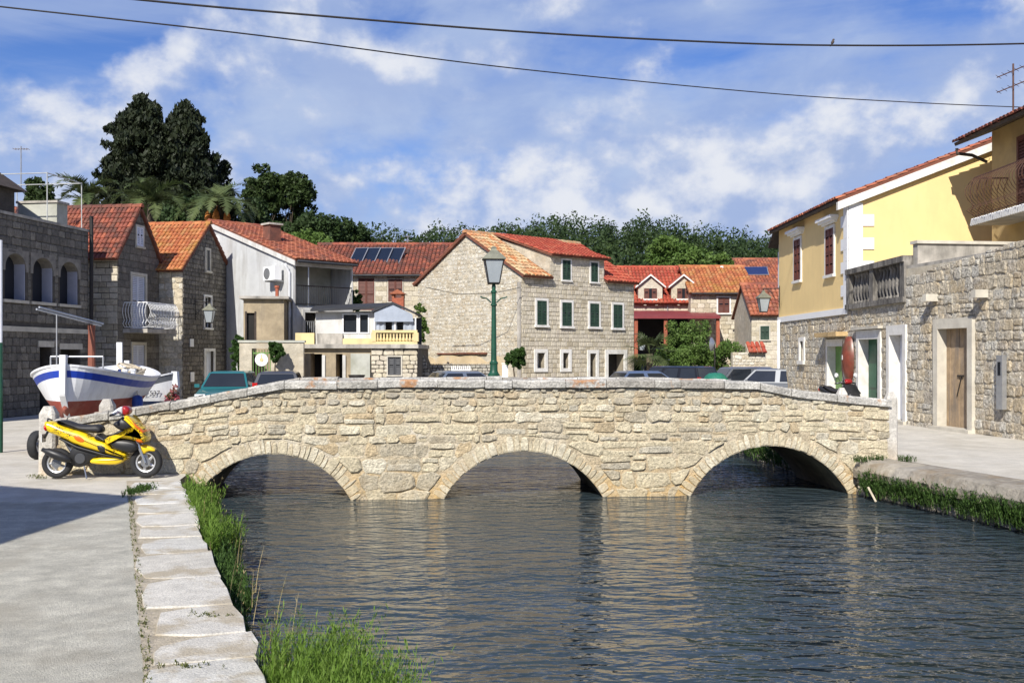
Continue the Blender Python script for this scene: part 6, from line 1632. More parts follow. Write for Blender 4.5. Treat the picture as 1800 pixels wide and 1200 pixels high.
for x, y in ((.9, .5), (.9, -.5)): mb.tube([(x, y, 1.5), (x, y, 1.92)], .018, 6)
mb.tube([(.9, -.5, 1.92), (.9, .5, 1.92)], .018, 6); mb.build('hoop_rail', M['steel'], b1)
mb = MB(); mb.tube([(.6, .3, 1.5), (.6, .3, 2.75)], .014, 6); mb.build('tall_rod', M['steel'], b1)
mb = MB(); mb.tube([(.35, .55, 2.88), (2.35, -.15, 2.62)], .02, 6); mb.tube([(.35, .60, 2.84), (2.35, -.10, 2.58)], .02, 6); mb.build('boom_poles', M['steel'], b1)
for x, y in ((.55, .62), (.75, .42), (2.3, -.85), (2.6, -.98), (3.4, .7)): mb = MB(); mb.lathe([(.055, 0), (.05, .14), (.07, .15), (.07, .19)], (x, y * .72, 1.46), 8); mb.build('mooring_bitt', M['boat_white'], b1)
mb = MB(); mb.bb(4.4, 4.5, -.06, .06, 1.3, 2.25); mb.build('rudder_head', M['boat_white'], b1)
ropeo = thing('rope_coil', 'heap of tangled pale rope lying in the white boat', 'rope', b1.matrix_basis @ Vector((3.6, -.45, 1.34)), rad(98))
r = random.Random(3)
for k in range(9):
    mb = MB(); rr = r.uniform(.14, .34); ph = r.uniform(0, 6.28); tx, ty = r.uniform(-.7, .7), r.uniform(-.7, .7)
    pts = [Vector((rr * math.cos(ph + a * .45) * 1.3, rr * math.sin(ph + a * .45), .1 + .03 * k + tx * rr * math.cos(ph + a * .45) * .6 + ty * rr * math.sin(ph + a * .45) * .6)) for a in range(13)]
    mb.tube(pts, .024, 6); mb.build('coil', M['rope'], ropeo, smooth=True)
fd = thing('round_fender', 'dark blue round fender lying in the white boat', 'fender', b1.matrix_basis @ Vector((2.7, -.4, 1.42)), 0)
mb = MB(); mb.lathe([(.001, -.17)] + [(.17 * math.sin(math.pi * k / 8), -.17 * math.cos(math.pi * k / 8)) for k in range(1, 8)] + [(.001, .17)], (0, 0, 0), 14, caps=False); mb.build('ball', M['boat_navy'], fd, smooth=True)
mb = MB(); mb.lathe([(.04, .16), (.03, .22)], (0, 0, 0), 8); mb.build('eyelet', M['fender_blue'], fd)
bands2 = [('hull_bottom', lambda s, sh, k: k(s), wl(.78), M['boat_navy']), ('hull_side', wl(.78), lambda s, sh, k: sh(s) - .16, M['boat_white']), ('grey_strake', lambda s, sh, k: sh(s) - .16, lambda s, sh, k: sh(s), M['paint_silver'])]
bl2 = P(307, 700, 26.2)
b2, sh2, pt2 = boat('small white boat with lettering behind the larger boat', (bl2.x, 26.2, 0), rad(168), 3.3, 1.5, .45, 1.20, bands2, 'boats laid up on land', {'stem': .06, 'stern': .06})
# registration lettering on its side
def text(body, size, parent, loc, rot, m, name='lettering'):
    c = bpy.data.curves.new(name, 'FONT'); c.body = body; c.size = size; c.extrude = .002; c.align_x = 'CENTER'; c.align_y = 'CENTER'
    o0 = bpy.data.objects.new('tmp', c); COL.objects.link(o0)
    dg = bpy.context.evaluated_depsgraph_get(); me = bpy.data.meshes.new_from_object(o0.evaluated_get(dg))
    bpy.data.objects.remove(o0); me.materials.clear(); me.materials.append(m)
    o = bpy.data.objects.new(name, me); COL.objects.link(o); o.parent = parent; o.location = loc; o.rotation_euler = rot
    return o
# each side: stand the letters just off the hull
for sg in (1,):
    s = .13; p0 = Vector(pt2(s - .05, 1.0, sg)); p1 = Vector(pt2(s + .05, 1.0, sg)); pu = Vector(pt2(s, 1.12, sg)); pm = Vector(pt2(s, 1.0, sg))
    du = (p0 - p1).normalized(); dv = (pu - pm).normalized(); dn = du.cross(dv).normalized(); dv = dn.cross(du)
    if dn.y * sg < 0: dn = -dn
    Mx = Matrix((du, dv, dn)).transposed()
    text('Z-537', .17, b2, pm + dn * .035, Mx.to_euler(), M['iron'])
def trailer(label, loc, rz, L_, w, zf, group):
    t = thing('boat_trailer', label, 'trailer', loc, rz, group)
    for y in (-w * .3, w * .3): mb = MB(); mb.bb(.1, L_ - .3, y - .04, y + .04, zf - .1, zf); mb.build('beam', M['steel'], t)
    for x in (.6, L_ * .5, L_ - .8): mb = MB(); mb.bb(x - .05, x + .05, -w * .5, w * .5, zf - .06, zf + .02); mb.build('crossbar', M['steel'], t)
    for y in (-w * .55, w * .55):
        wheel(t, L_ * .45 if L_ > 4.8 else L_ * .4, .26, .26, .16, 5, y)
    mb = MB(); mb.tube([(L_ * .45, -w * .55, .26), (L_ * .45, w * .55, .26)], .03, 8); mb.build('axle', M['iron'], t)
    for y in (-w * .2, w * .2): mb = MB(); mb.bb(.25, .4, y - .05, y + .05, 0, zf - .1); mb.build('prop', M['wood_dark'], t)
    return t
trailer('trailer under the blue striped white boat', (bl.x, 19.6, 0), rad(98), 5.2, 1.5, .40, 'boat trailers')
trailer('trailer under the small lettered boat', (bl2.x, 26.2, 0), rad(168), 3.2, 1.1, .34, 'boat trailers')
ty = thing('spare_tyre', 'black tyre standing behind the white bridge post', 'tyre', (xat(67, 19.2), 19.2, .27), rad(84))
wheel(ty, 0, 0, .27, .17, 5)
fb = thing('hanging_fender', 'blue fender hanging below the boat above the yellow scooter', 'fender', b1.matrix_basis @ Vector((1.9, -.95, .95)), 0)
mb = MB(); mb.lathe([(.02, -.16), (.10, -.12), (.12, 0), (.10, .12), (.03, .16)], (0, 0, 0), 12); mb.build('body', M['fender_blue'], fb, smooth=True)
mb = MB(); mb.tube([(0, 0, .15), (-.06, .02, .55)], .01, 5); mb.build('lanyard', M['rope'], fb)
# upright hull on the wall of the far quay
uh = thing('hanging_hull', 'old red brown boat hull hung point down on the wall between the doors', 'boat', (XK - .05, 31.35, 1.10), 0, None)
mb = MB(); rows = 18; vs, fs = [], []; Kc = 9
for i in range(rows + 1):
    s = i / rows; hw = .38 * max(.04, math.sin(math.pi * (.03 + .86 * s ** .85)) ** .75); dp = .24 * max(.06, math.sin(math.pi * (.04 + .88 * s)) ** .6)
    for k in range(Kc):
        th = math.pi * k / (Kc - 1); vs.append((-dp * math.sin(th) ** .8, hw * math.cos(th), s * 1.42))
for i in range(rows):
    for k in range(Kc - 1): fs.append((i * Kc + k, i * Kc + k + 1, (i + 1) * Kc + k + 1, (i + 1) * Kc + k))
fs.append(tuple(range(rows * Kc, rows * Kc + Kc)))
mb.add(vs, fs); mb.build('hull', M['hull_brown'], uh, smooth=True)
mb = MB(); mb.box((-.25, .0, .78), (.012, .12, .14)); mb.build('paper_notice', M['plate'], uh)
mb = MB(); mb.tube([(-.20, 0, .08), (-.25, 0, .4), (-.255, 0, .9), (-.21, 0, 1.36)], .016, 6); mb.build('keel', M['wood_dark'], uh)

# ------------------------------------------------------------------ parked cars
def car(label, loc, rz, paint, kind='hatch', L_=4.0, W_=1.68, Hh=1.42, group='parked cars'):
    t = thing('parked_car', label, 'car', loc, rz, group)
    hw = W_ / 2
    if kind == 'sedan': A = (.30, .40, .70, .84); belt = .92
    elif kind == 'wagon': A = (.27, .38, .93, .985); belt = .93
    elif kind == 'van': A = (.16, .30, .95, .99); belt = 1.05
    else: A = (.28, .40, .84, .95); belt = .92
    nose = .70 if kind != 'van' else .85
    st = [(0, .32, .55, .80), (.02, .24, .66, .92), (.08, .20, nose + .04, .98), (A[0], .19, belt - .02, 1.0), (.5, .19, belt, 1.0), (A[3] - .04, .19, belt, 1.0), (.97, .22, belt - (.12 if kind == 'sedan' else .02), .96), (.995, .30, .72, .90)]
    if kind == 'sedan': st.insert(6, (A[3] + .05, .20, belt - .03, .99))
    mb = MB(); n = 10; vs = []
    for s, zb, zt_, k in st:
        w = hw * k; x = s * L_
        for y, z in ((.84, zb), (1, zb + .1), (1.0, zb + (zt_ - zb) * .6), (.965, zt_ - .06), (.86, zt_)): vs.append((x, -w * y, z))
        for y, z in ((.86, zt_), (.965, zt_ - .06), (1.0, zb + (zt_ - zb) * .6), (1, zb + .1), (.84, zb)): vs.append((x, w * y, z))
    fs = [(q * n + i, q * n + (i + 1) % n, (q + 1) * n + (i + 1) % n, (q + 1) * n + i) for q in range(len(st) - 1) for i in range(n)] + [tuple(range(n)), tuple(reversed(range((len(st) - 1) * n, len(st) * n)))]
    mb.add(vs, fs); smooth_by_angle(mb.build('body', paint, t), 40)
    x0, x1, x2, x3 = [a * L_ for a in A]; zb = belt - .02; yb, yt = hw * .90, hw * .70
    V = {}
    for sg in (-1, 1):
        V[sg] = [Vector((x0, sg * yb, zb)), Vector((x1, sg * yt, Hh - .05)), Vector((x2, sg * yt, Hh - .05)), Vector((x3, sg * yb, zb))]
    mb = MB(); rt = [Vector((x1 + .1, 0, Hh)), Vector((x2 - .1, 0, Hh))]
    a, b = V[-1], V[1]
    q0, q1 = Vector((x1 + .12, -yt * .8, Hh)), Vector((x2 - .1, -yt * .8, Hh)); q2, q3 = Vector((x2 - .1, yt * .8, Hh)), Vector((x1 + .12, yt * .8, Hh))
    mb.add(a + b + [q0, q1, q2, q3], [(0, 1, 2, 3), (7, 6, 5, 4), (0, 4, 5, 1), (2, 6, 7, 3), (1, 8, 9, 2), (6, 10, 11, 5), (8, 11, 10, 9), (1, 5, 11, 8), (2, 9, 10, 6)])
    smooth_by_angle(mb.build('roof_shell', paint, t), 30)
    def pane(name, pts, off):
        c = sum(pts, Vector()) / len(pts); nrm = (pts[1] - pts[0]).cross(pts[2] - pts[1]).normalized()
        if nrm.dot(off) < 0: nrm = -nrm
        mb = MB(); mb.prism([p + nrm * .004 for p in pts], nrm * .008); return mb.build(name, M['glass'], t)
    lerp = lambda p, q, k: p + (q - p) * k
    def inset(p, f): c = sum(p, Vector()) / len(p); return [c + (x - c) * f for x in p]
    pane('windscreen', inset([a[0], b[0], b[1], a[1]], .9), Vector((-1, 0, .5))); pane('rear_window', inset([a[3], b[3], b[2], a[2]], .86), Vector((1, 0, .5)))
    for sg in (-1, 1):
        v = V[sg]; nsp = 3 if kind in ('wagon', 'van') else 2
        for k in range(nsp):
            k0, k1 = k / nsp, (k + 1) / nsp
            pane('side_window', inset([lerp(v[0], v[3], k0), lerp(v[0], v[3], k1), lerp(v[1], v[2], k1), lerp(v[1], v[2], k0)], .84), Vector((0, sg, .2)))
    for xx in (.19 * L_, .81 * L_):
        for sg in (-1, 1):
            mb = MB(); mb.lathe([(.17, -.1), (.30, -.1), (.315, -.06), (.315, .06), (.30, .1), (.17, .1)], (xx, sg * (hw - .09), .315), 20, 'Y'); wh = mb.build('wheel', M['rubber'], t)
            mb = MB(); mb.lathe([(.20, -.03), (.20, .03), (.05, .04)], (xx, sg * (hw - .02), .315), 14, 'Y'); mb.build('hub_cap', M['alloy'], wh)
    for sg in (-1, 1):
        mb = MB(); mb.box((.05 * L_, sg * hw * .68, .66), (.16, .32, .14)); mb.build('headlight', M['lamp_clear'], t)
        mb = MB(); mb.box((.985 * L_, sg * hw * .80, .82), (.06, .16, .26 if kind != 'wagon' else .5)); mb.build('tail_light', M['lamp_red'], t)
        mb = MB(); mb.box((x0 + .22, sg * (hw + .07), belt + .04), (.10, .16, .11)); mb.build('mirror', paint, t)
    mb = MB(); mb.box((.0, 0, .42), (.06, W_ * .86, .18)); mb.build('front_bumper', M['plastic'], t)
    mb = MB(); mb.box((L_, 0, .45), (.06, W_ * .86, .2)); mb.build('rear_bumper', M['plastic'], t)
    for xx in (-.035, L_ + .035): mb = MB(); mb.box((xx, 0, .5), (.012, .46, .11)); mb.build('number_plate', M['plate'], t)
    return t
# local x runs from nose (0) to tail
car('teal hatchback facing the bridge in front of the dark gable house', (-9.2, 32.0, 0), rad(95), M['paint_teal'], 'hatch')
car('dark grey estate car behind the teal hatchback', (-8.15, 36.7, 0), rad(-81), M['paint_darkgrey'], 'wagon', 4.2)
car('grey saloon parked below the balustrade terrace', (xat(690, 35), 35.0, 0), rad(28), M['paint_greyblue'], 'sedan', 4.4, Hh=1.40)
car('slate blue saloon parked by the central stone house door', (xat(1012, 36.5), 36.4, 0), rad(18), M['paint_blue'], 'sedan', 4.4, Hh=1.38)
car('black estate car parked between central house and hedge', (xat(1122, 42), 44.5, 0), rad(-50), M['paint_black'], 'wagon', 4.4, Hh=1.5)
car('silver hatchback parked before the hedge', (xat(1207, 42), 41.6, 0), rad(12), M['paint_silver'], 'hatch', 4.1, Hh=1.47)
car('silver grey saloon showing its tail beside the stone garden wall', (xat(1262, 40), 40.4, 0), rad(-22), M['paint_silver'], 'hatch', 4.0, Hh=1.44)
car('pale grey van behind the right corner of the central house', (xat(1106, 53), 53.0, 0), rad(-70), M['paint_white'], 'van', 4.2, Hh=1.75)
tp = thing('green_tarpaulin', 'green tarpaulin bundle between the silver cars', 'tarpaulin', (xat(1258, 35), 35, 0), 0)
r = random.Random(9); mb = MB(); n, m_ = 16, 7; vs, fs = [], []
for j in range(m_ + 1):
    ph = math.pi / 2 * j / m_
    for i in range(n):
        th = 2 * math.pi * i / n; k = 1 + .10 * math.sin(5 * th + j) * math.cos(ph) + r.uniform(-.03, .03)
        vs.append((.55 * math.cos(th) * math.cos(ph) ** .6 * k, .6 * math.sin(th) * math.cos(ph) ** .6 * k, 1.36 * math.sin(ph) ** .8))
fs = [(j * n + i, j * n + (i + 1) % n, (j + 1) * n + (i + 1) % n, (j + 1) * n + i) for j in range(m_) for i in range(n)]
mb.add(vs, fs); mb.build('cover', mat('green_tarpaulin', (.02, .15, .10), .5, .25, 9), tp, smooth=True)
mb = MB()
for k in range(3): mb.tube([(.56 * math.cos(a) * (1 - .1 * k), -.2 - .3 * math.sin(a) * 0 + .62 * math.sin(a) * (1 - .1 * k), .35 + .35 * k) for a in [2 * math.pi * i / 14 for i in range(15)]], .02, 5)
mb.build('cord', M['rope'], tp)
pot = thing('plant_pot', 'dark round pot standing before the ruined doorway', 'pot', (xat(627, 38), 38, 0), 0)
mb = MB(); mb.lathe([(.22, 0), (.30, .3), (.32, .8), (.28, 1.15), (.33, 1.2), (.30, 1.22), (.25, 1.1)], (0, 0, 0), 14); mb.build('jar', M['iron'], pot, smooth=True)
dish = thing('satellite_dish', 'grey satellite dish standing in the hedge garden', 'satellite dish', P(1256, 605, 47.5), rad(60))
mb = MB(); mb.lathe([(.02, 0), (.14, .02), (.26, .08), (.33, .14)], (0, 0, 0), 18, 'Y', caps=False); mb.build('bowl', M['steel'], dish, smooth=True)
mb = MB(); mb.tube([(0, 0, 0), (0, -.02, -1.5)], .03, 6); mb.tube([(0, .0, -.3), (0, .5, -.05)], .012, 5); mb.build('mount', M['iron'], dish)

# ------------------------------------------------------------------ cables and bird
def cable(label, pts, r):
    mb = MB(); mb.tube(pts, r, 6, caps=False); return tag(mb.build('overhead_cable', M['iron'], smooth=True), label, 'cable', 'overhead cables')
def cpts(px):      # smooth chain through picture points given with their depths
    P3 = [P(*p) for p in px]; out = []
    for i in range(len(P3) - 1):
        p0, p1, p2, p3 = P3[max(i - 1, 0)], P3[i], P3[i + 1], P3[min(i + 2, len(P3) - 1)]
        for k in range(10):
            t = k / 10; out.append(.5 * ((2 * p1) + (p2 - p0) * t + (2 * p0 - 5 * p1 + 4 * p2 - p3) * t * t + (3 * p1 - p0 - 3 * p2 + p3) * t ** 3))
    return out + [P3[-1]]
cable('upper thick overhead cable crossing the sky, with the bird', cpts([(-300, -58, 19), (245, 0, 20.5), (560, 28, 21.5), (900, 55, 22.5), (1200, 72, 23.5), (1463, 80, 24.5), (1800, 77, 26), (2300, 60, 28)]), .022)
cable('lower thin overhead cable crossing behind the balcony house aerial', cpts([(-300, -22, 19.5), (0, 12, 20.5), (450, 62, 22.3), (900, 120, 27), (1350, 164, 32), (1600, 180, 34), (1779, 188, 35), (1960, 194, 36.5)]), .016)
c0 = P(863, 515, 19.7)
cable('thin wire strung across the rubble gable of the central house', [P(748, 505, 44.5), P(805, 517, 43.5), P(866, 516, 42.8), P(914, 505, 43.6)], .014)
bd_ = thing('small_bird', 'small dark bird perched on the upper overhead cable', 'bird', P(1464, 78.5, 24.5), 0)
mb = MB(); prf = [(0, .0), (.022, .012), (.034, .035), (.036, .06), (.028, .085), (.022, .10), (.024, .115), (.02, .13), (.001, .14)]
vs = []; n = 10
for i, (r_, z) in enumerate(prf):
    lean = -.02 + z * .28
    for k in range(n): vs.append((lean + r_ * math.cos(2 * math.pi * k / n) * 1.1, r_ * math.sin(2 * math.pi * k / n), z))
fs = [(q * n + i, q * n + (i + 1) % n, (q + 1) * n + (i + 1) % n, (q + 1) * n + i) for q in range(len(prf) - 1) for i in range(n)]
mb.add(vs, fs); mb.prism([(.035, -.004, .125), (.055, -.001, .12), (.035, -.004, .115)], (0, .008, 0)); mb.prism([(-.03, -.015, .03), (-.01, -.015, .015), (-.06, -.01, -.05), (-.07, -.01, -.045)], (0, .025, 0))
mb.build('body', M['wood_dark'], bd_, smooth=True)
# ------------------------------------------------------------------ plants
def quads_mesh(name, V, mats, parent=None, per=4, rndv=None):
    """V: (n,per,3) array of loose faces"""
    n = len(V); me = bpy.data.meshes.new(name)
    me.vertices.add(n * per); me.vertices.foreach_set('co', V.reshape(-1).astype(np.float32))
    me.loops.add(n * per); me.loops.foreach_set('vertex_index', np.arange(n * per, dtype=np.int32))
    me.polygons.add(n); me.polygons.foreach_set('loop_start', np.arange(0, n * per, per, dtype=np.int32))
    try: me.polygons.foreach_set('loop_total', np.full(n, per, dtype=np.int32))
    except Exception: pass
    if rndv is not None:
        at = me.attributes.new('rnd', 'FLOAT', 'FACE'); at.data.foreach_set('value', rndv.astype(np.float32))
    me.materials.append(mats); me.update(calc_edges=True)
    o = bpy.data.objects.new(name, me); COL.objects.link(o)
    if parent is not None: o.parent = parent
    return o
g = np.random.default_rng(4)
def leaves(C, size, flat=0.0, aspect=1.0, up=None):
    """random leaf quads (kite shaped) at centres C"""
    n = len(C)
    a = g.normal(size=(n, 3)); a /= np.linalg.norm(a, axis=1, keepdims=True)
    b = g.normal(size=(n, 3))
    if up is not None: a = a * (1 - up) + np.array([0, 0, 1.0]) * up; a /= np.linalg.norm(a, axis=1, keepdims=True)
    b -= (b * a).sum(1, keepdims=True) * a; b /= np.linalg.norm(b, axis=1, keepdims=True)
    s = (size * g.uniform(.6, 1.35, n))[:, None]
    return np.stack([C - a * s * aspect, C + b * s * .5, C + a * s * aspect, C - b * s * .5], 1)
def crown(name, clumps, per, spread, size, m, parent, aspect=.9, up=None, tone=None):
    """clumps: (k,3) centres; every clump is a small cloud of leaves; tone varies by clump"""
    k = len(clumps)
    sp = np.broadcast_to(np.asarray(spread, float), (k,) if np.ndim(spread) < 2 else np.shape(spread))
    d = g.normal(size=(k, per, 3)); d /= np.linalg.norm(d, axis=2, keepdims=True); d *= g.uniform(0.15, 1, (k, per, 1)) ** .5
    C = clumps[:, None, :] + d * sp.reshape(k, 1, -1)
    t = np.repeat(g.uniform(.0, .75, k) if tone is None else tone, per) + g.uniform(0, .2, k * per)
    return quads_mesh(name, leaves(C.reshape(-1, 3), size, aspect=aspect, up=up), m, parent, 4, np.clip(t, .01, .98))
def ellipsoid_pts(n, c, r, shell=.55):
    d = g.normal(size=(n, 3)); d /= np.linalg.norm(d, axis=1, keepdims=True)
    return np.array(c) + d * np.array(r) * (g.uniform(shell, 1, (n, 1)))
def tree(name, label, base, h, clumps, per, spread, size, m, group=None, trunk=.25, cat='tree', limbs=5, up=None, aspect=.9):
    t = thing(name, label, cat, base, 0, group)
    mb = MB(); zc = clumps[:, 2].max()
    mb.tube([(0, 0, -.5), (.05, 0, zc * .3), (-.05, .05, zc * .6), (0, 0, zc * .85)], [trunk, trunk * .8, trunk * .5, trunk * .15], 8)
    mb.build('trunk', M['bark'], t, smooth=True)
    lb = MB(); idx = g.choice(len(clumps), min(limbs, len(clumps)), replace=False)
    for i in idx:
        c = Vector(clumps[i]); z0 = max(.2, c.z * .55); lb.tube([(0, 0, z0), (c.x * .5, c.y * .5, (z0 + c.z) / 2 + .1), tuple(c)], [trunk * .35, trunk * .22, trunk * .08], 5)
    if limbs: lb.build('limbs', M['bark'], t, smooth=True)
    crown('crown', clumps, per, spread, size, m, t, up=up, aspect=aspect)
    return t
# hillside
def hz_(x, y):
    k = np.clip((y - 62) / 85, 0, 1); k = k * k * (3 - 2 * k)
    return k * (14.6 - .012 * np.abs(x - 5) + .5 * np.sin(x * .06 + 1) + .5 * np.sin(x * .13)) + .0
def hill():
    xs = np.linspace(-260, 260, 66); ys = np.concatenate([np.linspace(62, 160, 26), np.linspace(175, 600, 10)])
    vs = [(x, y, float(hz_(x, y)) - .05) for y in ys for x in xs]; n = len(xs)
    fs = [(j * n + i, j * n + i + 1, (j + 1) * n + i + 1, (j + 1) * n + i) for j in range(len(ys) - 1) for i in range(n - 1)]
    mb = MB(); mb.add(vs, fs); struct(mb.build('hillside', mat('wooded_hill_soil', (.075, .085, .035), .95, .3, .6), smooth=True))
hill()
def forest():
    cl, tn, sp = [], [], []
    rows = [(66, 4.6, 2.6), (72, 5.0, 2.6), (79, 5, 2.6), (86, 5, 2.6), (94, 5, 2.5), (102, 5, 2.4), (110, 5, 2.3), (118, 5.2, 2.2), (125, 5.3, 2.1), (132, 5.4, 2.1), (139, 5.6, 2.0), (146, 5.8, 2.0), (153, 6.0, 2.1), (161, 6.0, 2.3)]
    for y, h, st in rows:
        x = -.62 * y
        while x < .40 * y + 6:
            xx, yy = x + g.uniform(-1.4, 1.4), y + g.uniform(-4, 4)
            if True:
                hh = h * g.uniform(.52, 1.2); r_ = hh * g.uniform(.30, .44); z0 = float(hz_(xx, yy))
                k = 15; tt = g.uniform(0, .78); pine = g.random() < .45
                for _ in range(k):
                    d = g.normal(size=3); d /= np.linalg.norm(d); q = g.uniform(.25, 1) ** .7
                    zz = z0 + hh * .55 + d[2] * hh * .45 * q
                    taper = 1 - .45 * max(0, (zz - z0 - hh * .5) / (hh * .5))
                    cl.append((xx + d[0] * r_ * q * taper, yy + d[1] * r_ * q * taper, zz)); tn.append(tt + g.uniform(0, .15)); sp.append(hh * .17)
            x += st * g.uniform(.6, 1.15)
    cl = np.array(cl); o = crown('forest', cl, 22, np.array(sp)[:, None].repeat(1, 1).reshape(-1), .22, M['leaf_forest'], None, tone=np.array(tn), aspect=1.0)
    stuff(o); o['label'] = 'dense dark green pine wood covering the hillside'; o['category'] = 'forest'
forest()
# great cypress pair
def cypress(label, px, Y, prof, base_z, n, seed):
    """prof: (picture row, half width in picture columns) from the tip down"""
    b = Vector((xat(px, Y), Y, base_z)); cl = []; sp_ = []; rg = np.random.default_rng(seed)
    ys_ = [p[0] for p in prof]; ws_ = [p[1] for p in prof]; sc = Y / F
    while len(cl) < n:
        py = rg.uniform(ys_[0], ys_[-1]); w = np.interp(py, ys_, ws_)
        if rg.uniform(0, 75) > w + 12: continue
        a = rg.uniform(0, 2 * math.pi); z = zat(py, Y) - base_z
        env = w * sc * 1.12 * (1 + .20 * math.sin(3 * a + 2.1 * z + seed) + .17 * math.sin(5 * a - 3.3 * z) + .12 * math.sin(6 * z + 2 * a))
        q = rg.uniform(.35, 1.0) ** .55 if rg.random() > .14 else rg.uniform(1.0, 1.22)
        cl.append((math.cos(a) * env * q, math.sin(a) * env * q * .85, z + .7 * q)); sp_.append(.46 if q < .9 else .30)
    return tree('cypress_tree', label, b, 10, np.array(cl), 46, np.array(sp_), .17, M['leaf_cypress'], 'great cypresses', .4, up=.55, aspect=1.1)
cypress('tall dark cypress, the higher left one of the pair', 250, 66, [(190, 3), (204, 12), (222, 28), (262, 42), (310, 50), (350, 60), (385, 54), (420, 36)], 3.0, 640, 1)
cypress('tall dark cypress, the lower right one of the pair', 324, 67, [(202, 3), (218, 13), (246, 25), (274, 36), (310, 44), (350, 55), (385, 50), (420, 36)], 3.0, 600, 2)
cypress('small dark conifer at the right foot of the cypress pair', 392, 70, [(306, 3), (325, 10), (350, 14), (400, 18)], 4.0, 60, 5)
# umbrella pines and other trees
def round_tree(name, label, px, Y, top, bot, wid, m, n=60, per=40, size=.26, group=None, base_z=2.0, lobes=4, seed=0, depth=.8, cat='tree', limbs=6):
    rg = np.random.default_rng(seed + 100)
    b = Vector((xat(px, Y), Y, base_z)); zt_, zb_ = zat(top, Y) - base_z, max(.1, zat(bot, Y) - base_z); R_ = wid / 2 * Y / F
    cl = []
    lc = [(rg.uniform(-.5, .5) * R_, rg.uniform(-.5, .5) * R_ * depth, zb_ + (zt_ - zb_) * rg.uniform(.35, .72), R_ * rg.uniform(.45, .62), (zt_ - zb_) * rg.uniform(.24, .32)) for _ in range(lobes)]
    lc[0] = (0, 0, zt_ - (zt_ - zb_) * .32, R_ * .6, (zt_ - zb_) * .32)
    for i in range(n):
        x, y, z, r_, rz = lc[i % lobes]
        d = rg.normal(size=3); d /= np.linalg.norm(d); q = rg.uniform(.55, 1.05)
        cl.append((x + d[0] * r_ * q, y + d[1] * r_ * q * depth, z + d[2] * rz * q))
    return tree(name, label, b, zt_, np.array(cl), int(per * 2.2), np.full(n, R_ * .19), size * .60, m, group, max(.06, R_ * .06), cat, limbs)
round_tree('pine_tree', 'broad pine with rounded crown right of the cypress pair, its left half', 455, 75, 292, 400, 95, M['leaf_pine'], 90, 44, .26, 'pines beside the cypress', 4, 5, 1)
round_tree('pine_tree', 'broad pine leaning out to the right beside the cypress pair', 508, 76, 296, 395, 105, M['leaf_pine'], 90, 44, .26, 'pines beside the cypress', 4, 5, 2)
round_tree('leafy_tree', 'leafy tree above the solar collectors roof', 570, 72, 375, 450, 120, M['leaf_forest'], 80, 40, .26, None, 3, 5, 3)
round_tree('leafy_tree', 'pale green tree above the ridge of the grey plastered house', 545, 66, 405, 452, 100, M['leaf_bright'], 70, 40, .22, None, 3, 4, 4)
round_tree('leafy_tree', 'tree rising behind the white tube frame at the far left', 70, 60, 312, 400, 80, M['leaf_pine'], 60, 36, .22, None, 2, 4, 5)
round_tree('leafy_tree', 'dark tree filling the gap below the cypress pair', 330, 62, 355, 470, 190, M['leaf_forest'], 130, 40, .26, None, 2, 6, 6)
round_tree('leafy_tree', 'broad leaf tree above the red dormer roof', 1195, 68, 424, 500, 130, M['leaf_bright'], 100, 42, .22, None, 2, 5, 7)
round_tree('leafy_tree', 'small leafy tree behind the orange tiled house', 1272, 66, 446, 500, 60, M['leaf_bright'], 50, 36, .2, None, 2, 4, 8)
round_tree('leafy_tree', 'dark tree crowd below the two broad pines', 440, 73, 352, 480, 150, M['leaf_forest'], 120, 40, .26, None, 2, 6, 14)
round_tree('leafy_tree', 'dark tree behind the chimney of the grey plastered house', 505, 77, 376, 480, 150, M['leaf_forest'], 120, 40, .26, None, 2, 6, 15)
round_tree('leafy_tree', 'tree standing over the left end of the long weathered roof', 610, 80, 386, 470, 120, M['leaf_forest'], 100, 40, .26, None, 2, 5, 16)
# bushes and hedges near the houses
round_tree('round_bush', 'round dark bush at the corner of the central stone house', 905, 41.6, 606, 652, 42, M['leaf_hedge'], 60, 60, .085, 'garden bushes', 0, 4, 9, cat='bush', limbs=0)
round_tree('oleander_bush', 'tall oleander bush beside the dark gable house', 420, 39.2, 588, 664, 44, M['leaf_hedge'], 70, 60, .10, 'garden bushes', 0, 4, 10, cat='bush', limbs=0)
round_tree('oleander_bush', 'bush growing over the garden wall by the green gate', 485, 37.6, 598, 645, 32, M['leaf_hedge'], 60, 50, .085, 'garden bushes', 0, 4, 11, cat='bush', limbs=0)
round_tree('oleander_bush', 'shrub on the balcony behind the felt roof', 622, 47, 510, 560, 44, M['leaf_hedge'], 50, 40, .10, 'garden bushes', 0, 4, 12, cat='bush', limbs=0)
round_tree('oleander_bush', 'bush between the veranda and the rubble gable', 737, 44.5, 530, 620, 34, M['leaf_bright'], 50, 44, .10, 'garden bushes', 0, 4, 13, cat='bush', limbs=0)
def hedge(name, label, px0, px1, top0, top1, Y, dep, m, z0=.2):
    xa, xb = xat(px0, Y), xat(px1, Y); n = int((xb - xa) * 44)
    x = g.uniform(0, 1, n); zt_ = zat(top0, Y) + (zat(top1, Y) - zat(top0, Y)) * x + .12 * np.sin(x * 17); zz = z0 + (zt_ - z0) * g.uniform(0, 1, n) ** .6
    cl = np.stack([x * (xb - xa), g.uniform(0, dep, n), zz], 1)
    t = thing(name, label, 'hedge', (xa, Y, 0), 0, 'garden hedges')
    crown('foliage', cl, 90, np.full(n, .26), .07, m, t)
    mb = MB()
    for k in range(5): q = (xb - xa) * (.1 + .2 * k); mb.tube([(q, dep / 2, -.1), (q + .1, dep / 2, zat((top0 + top1) / 2, Y) * .7)], [.05, .02], 5)
    mb.build('stems', M['bark'], t)
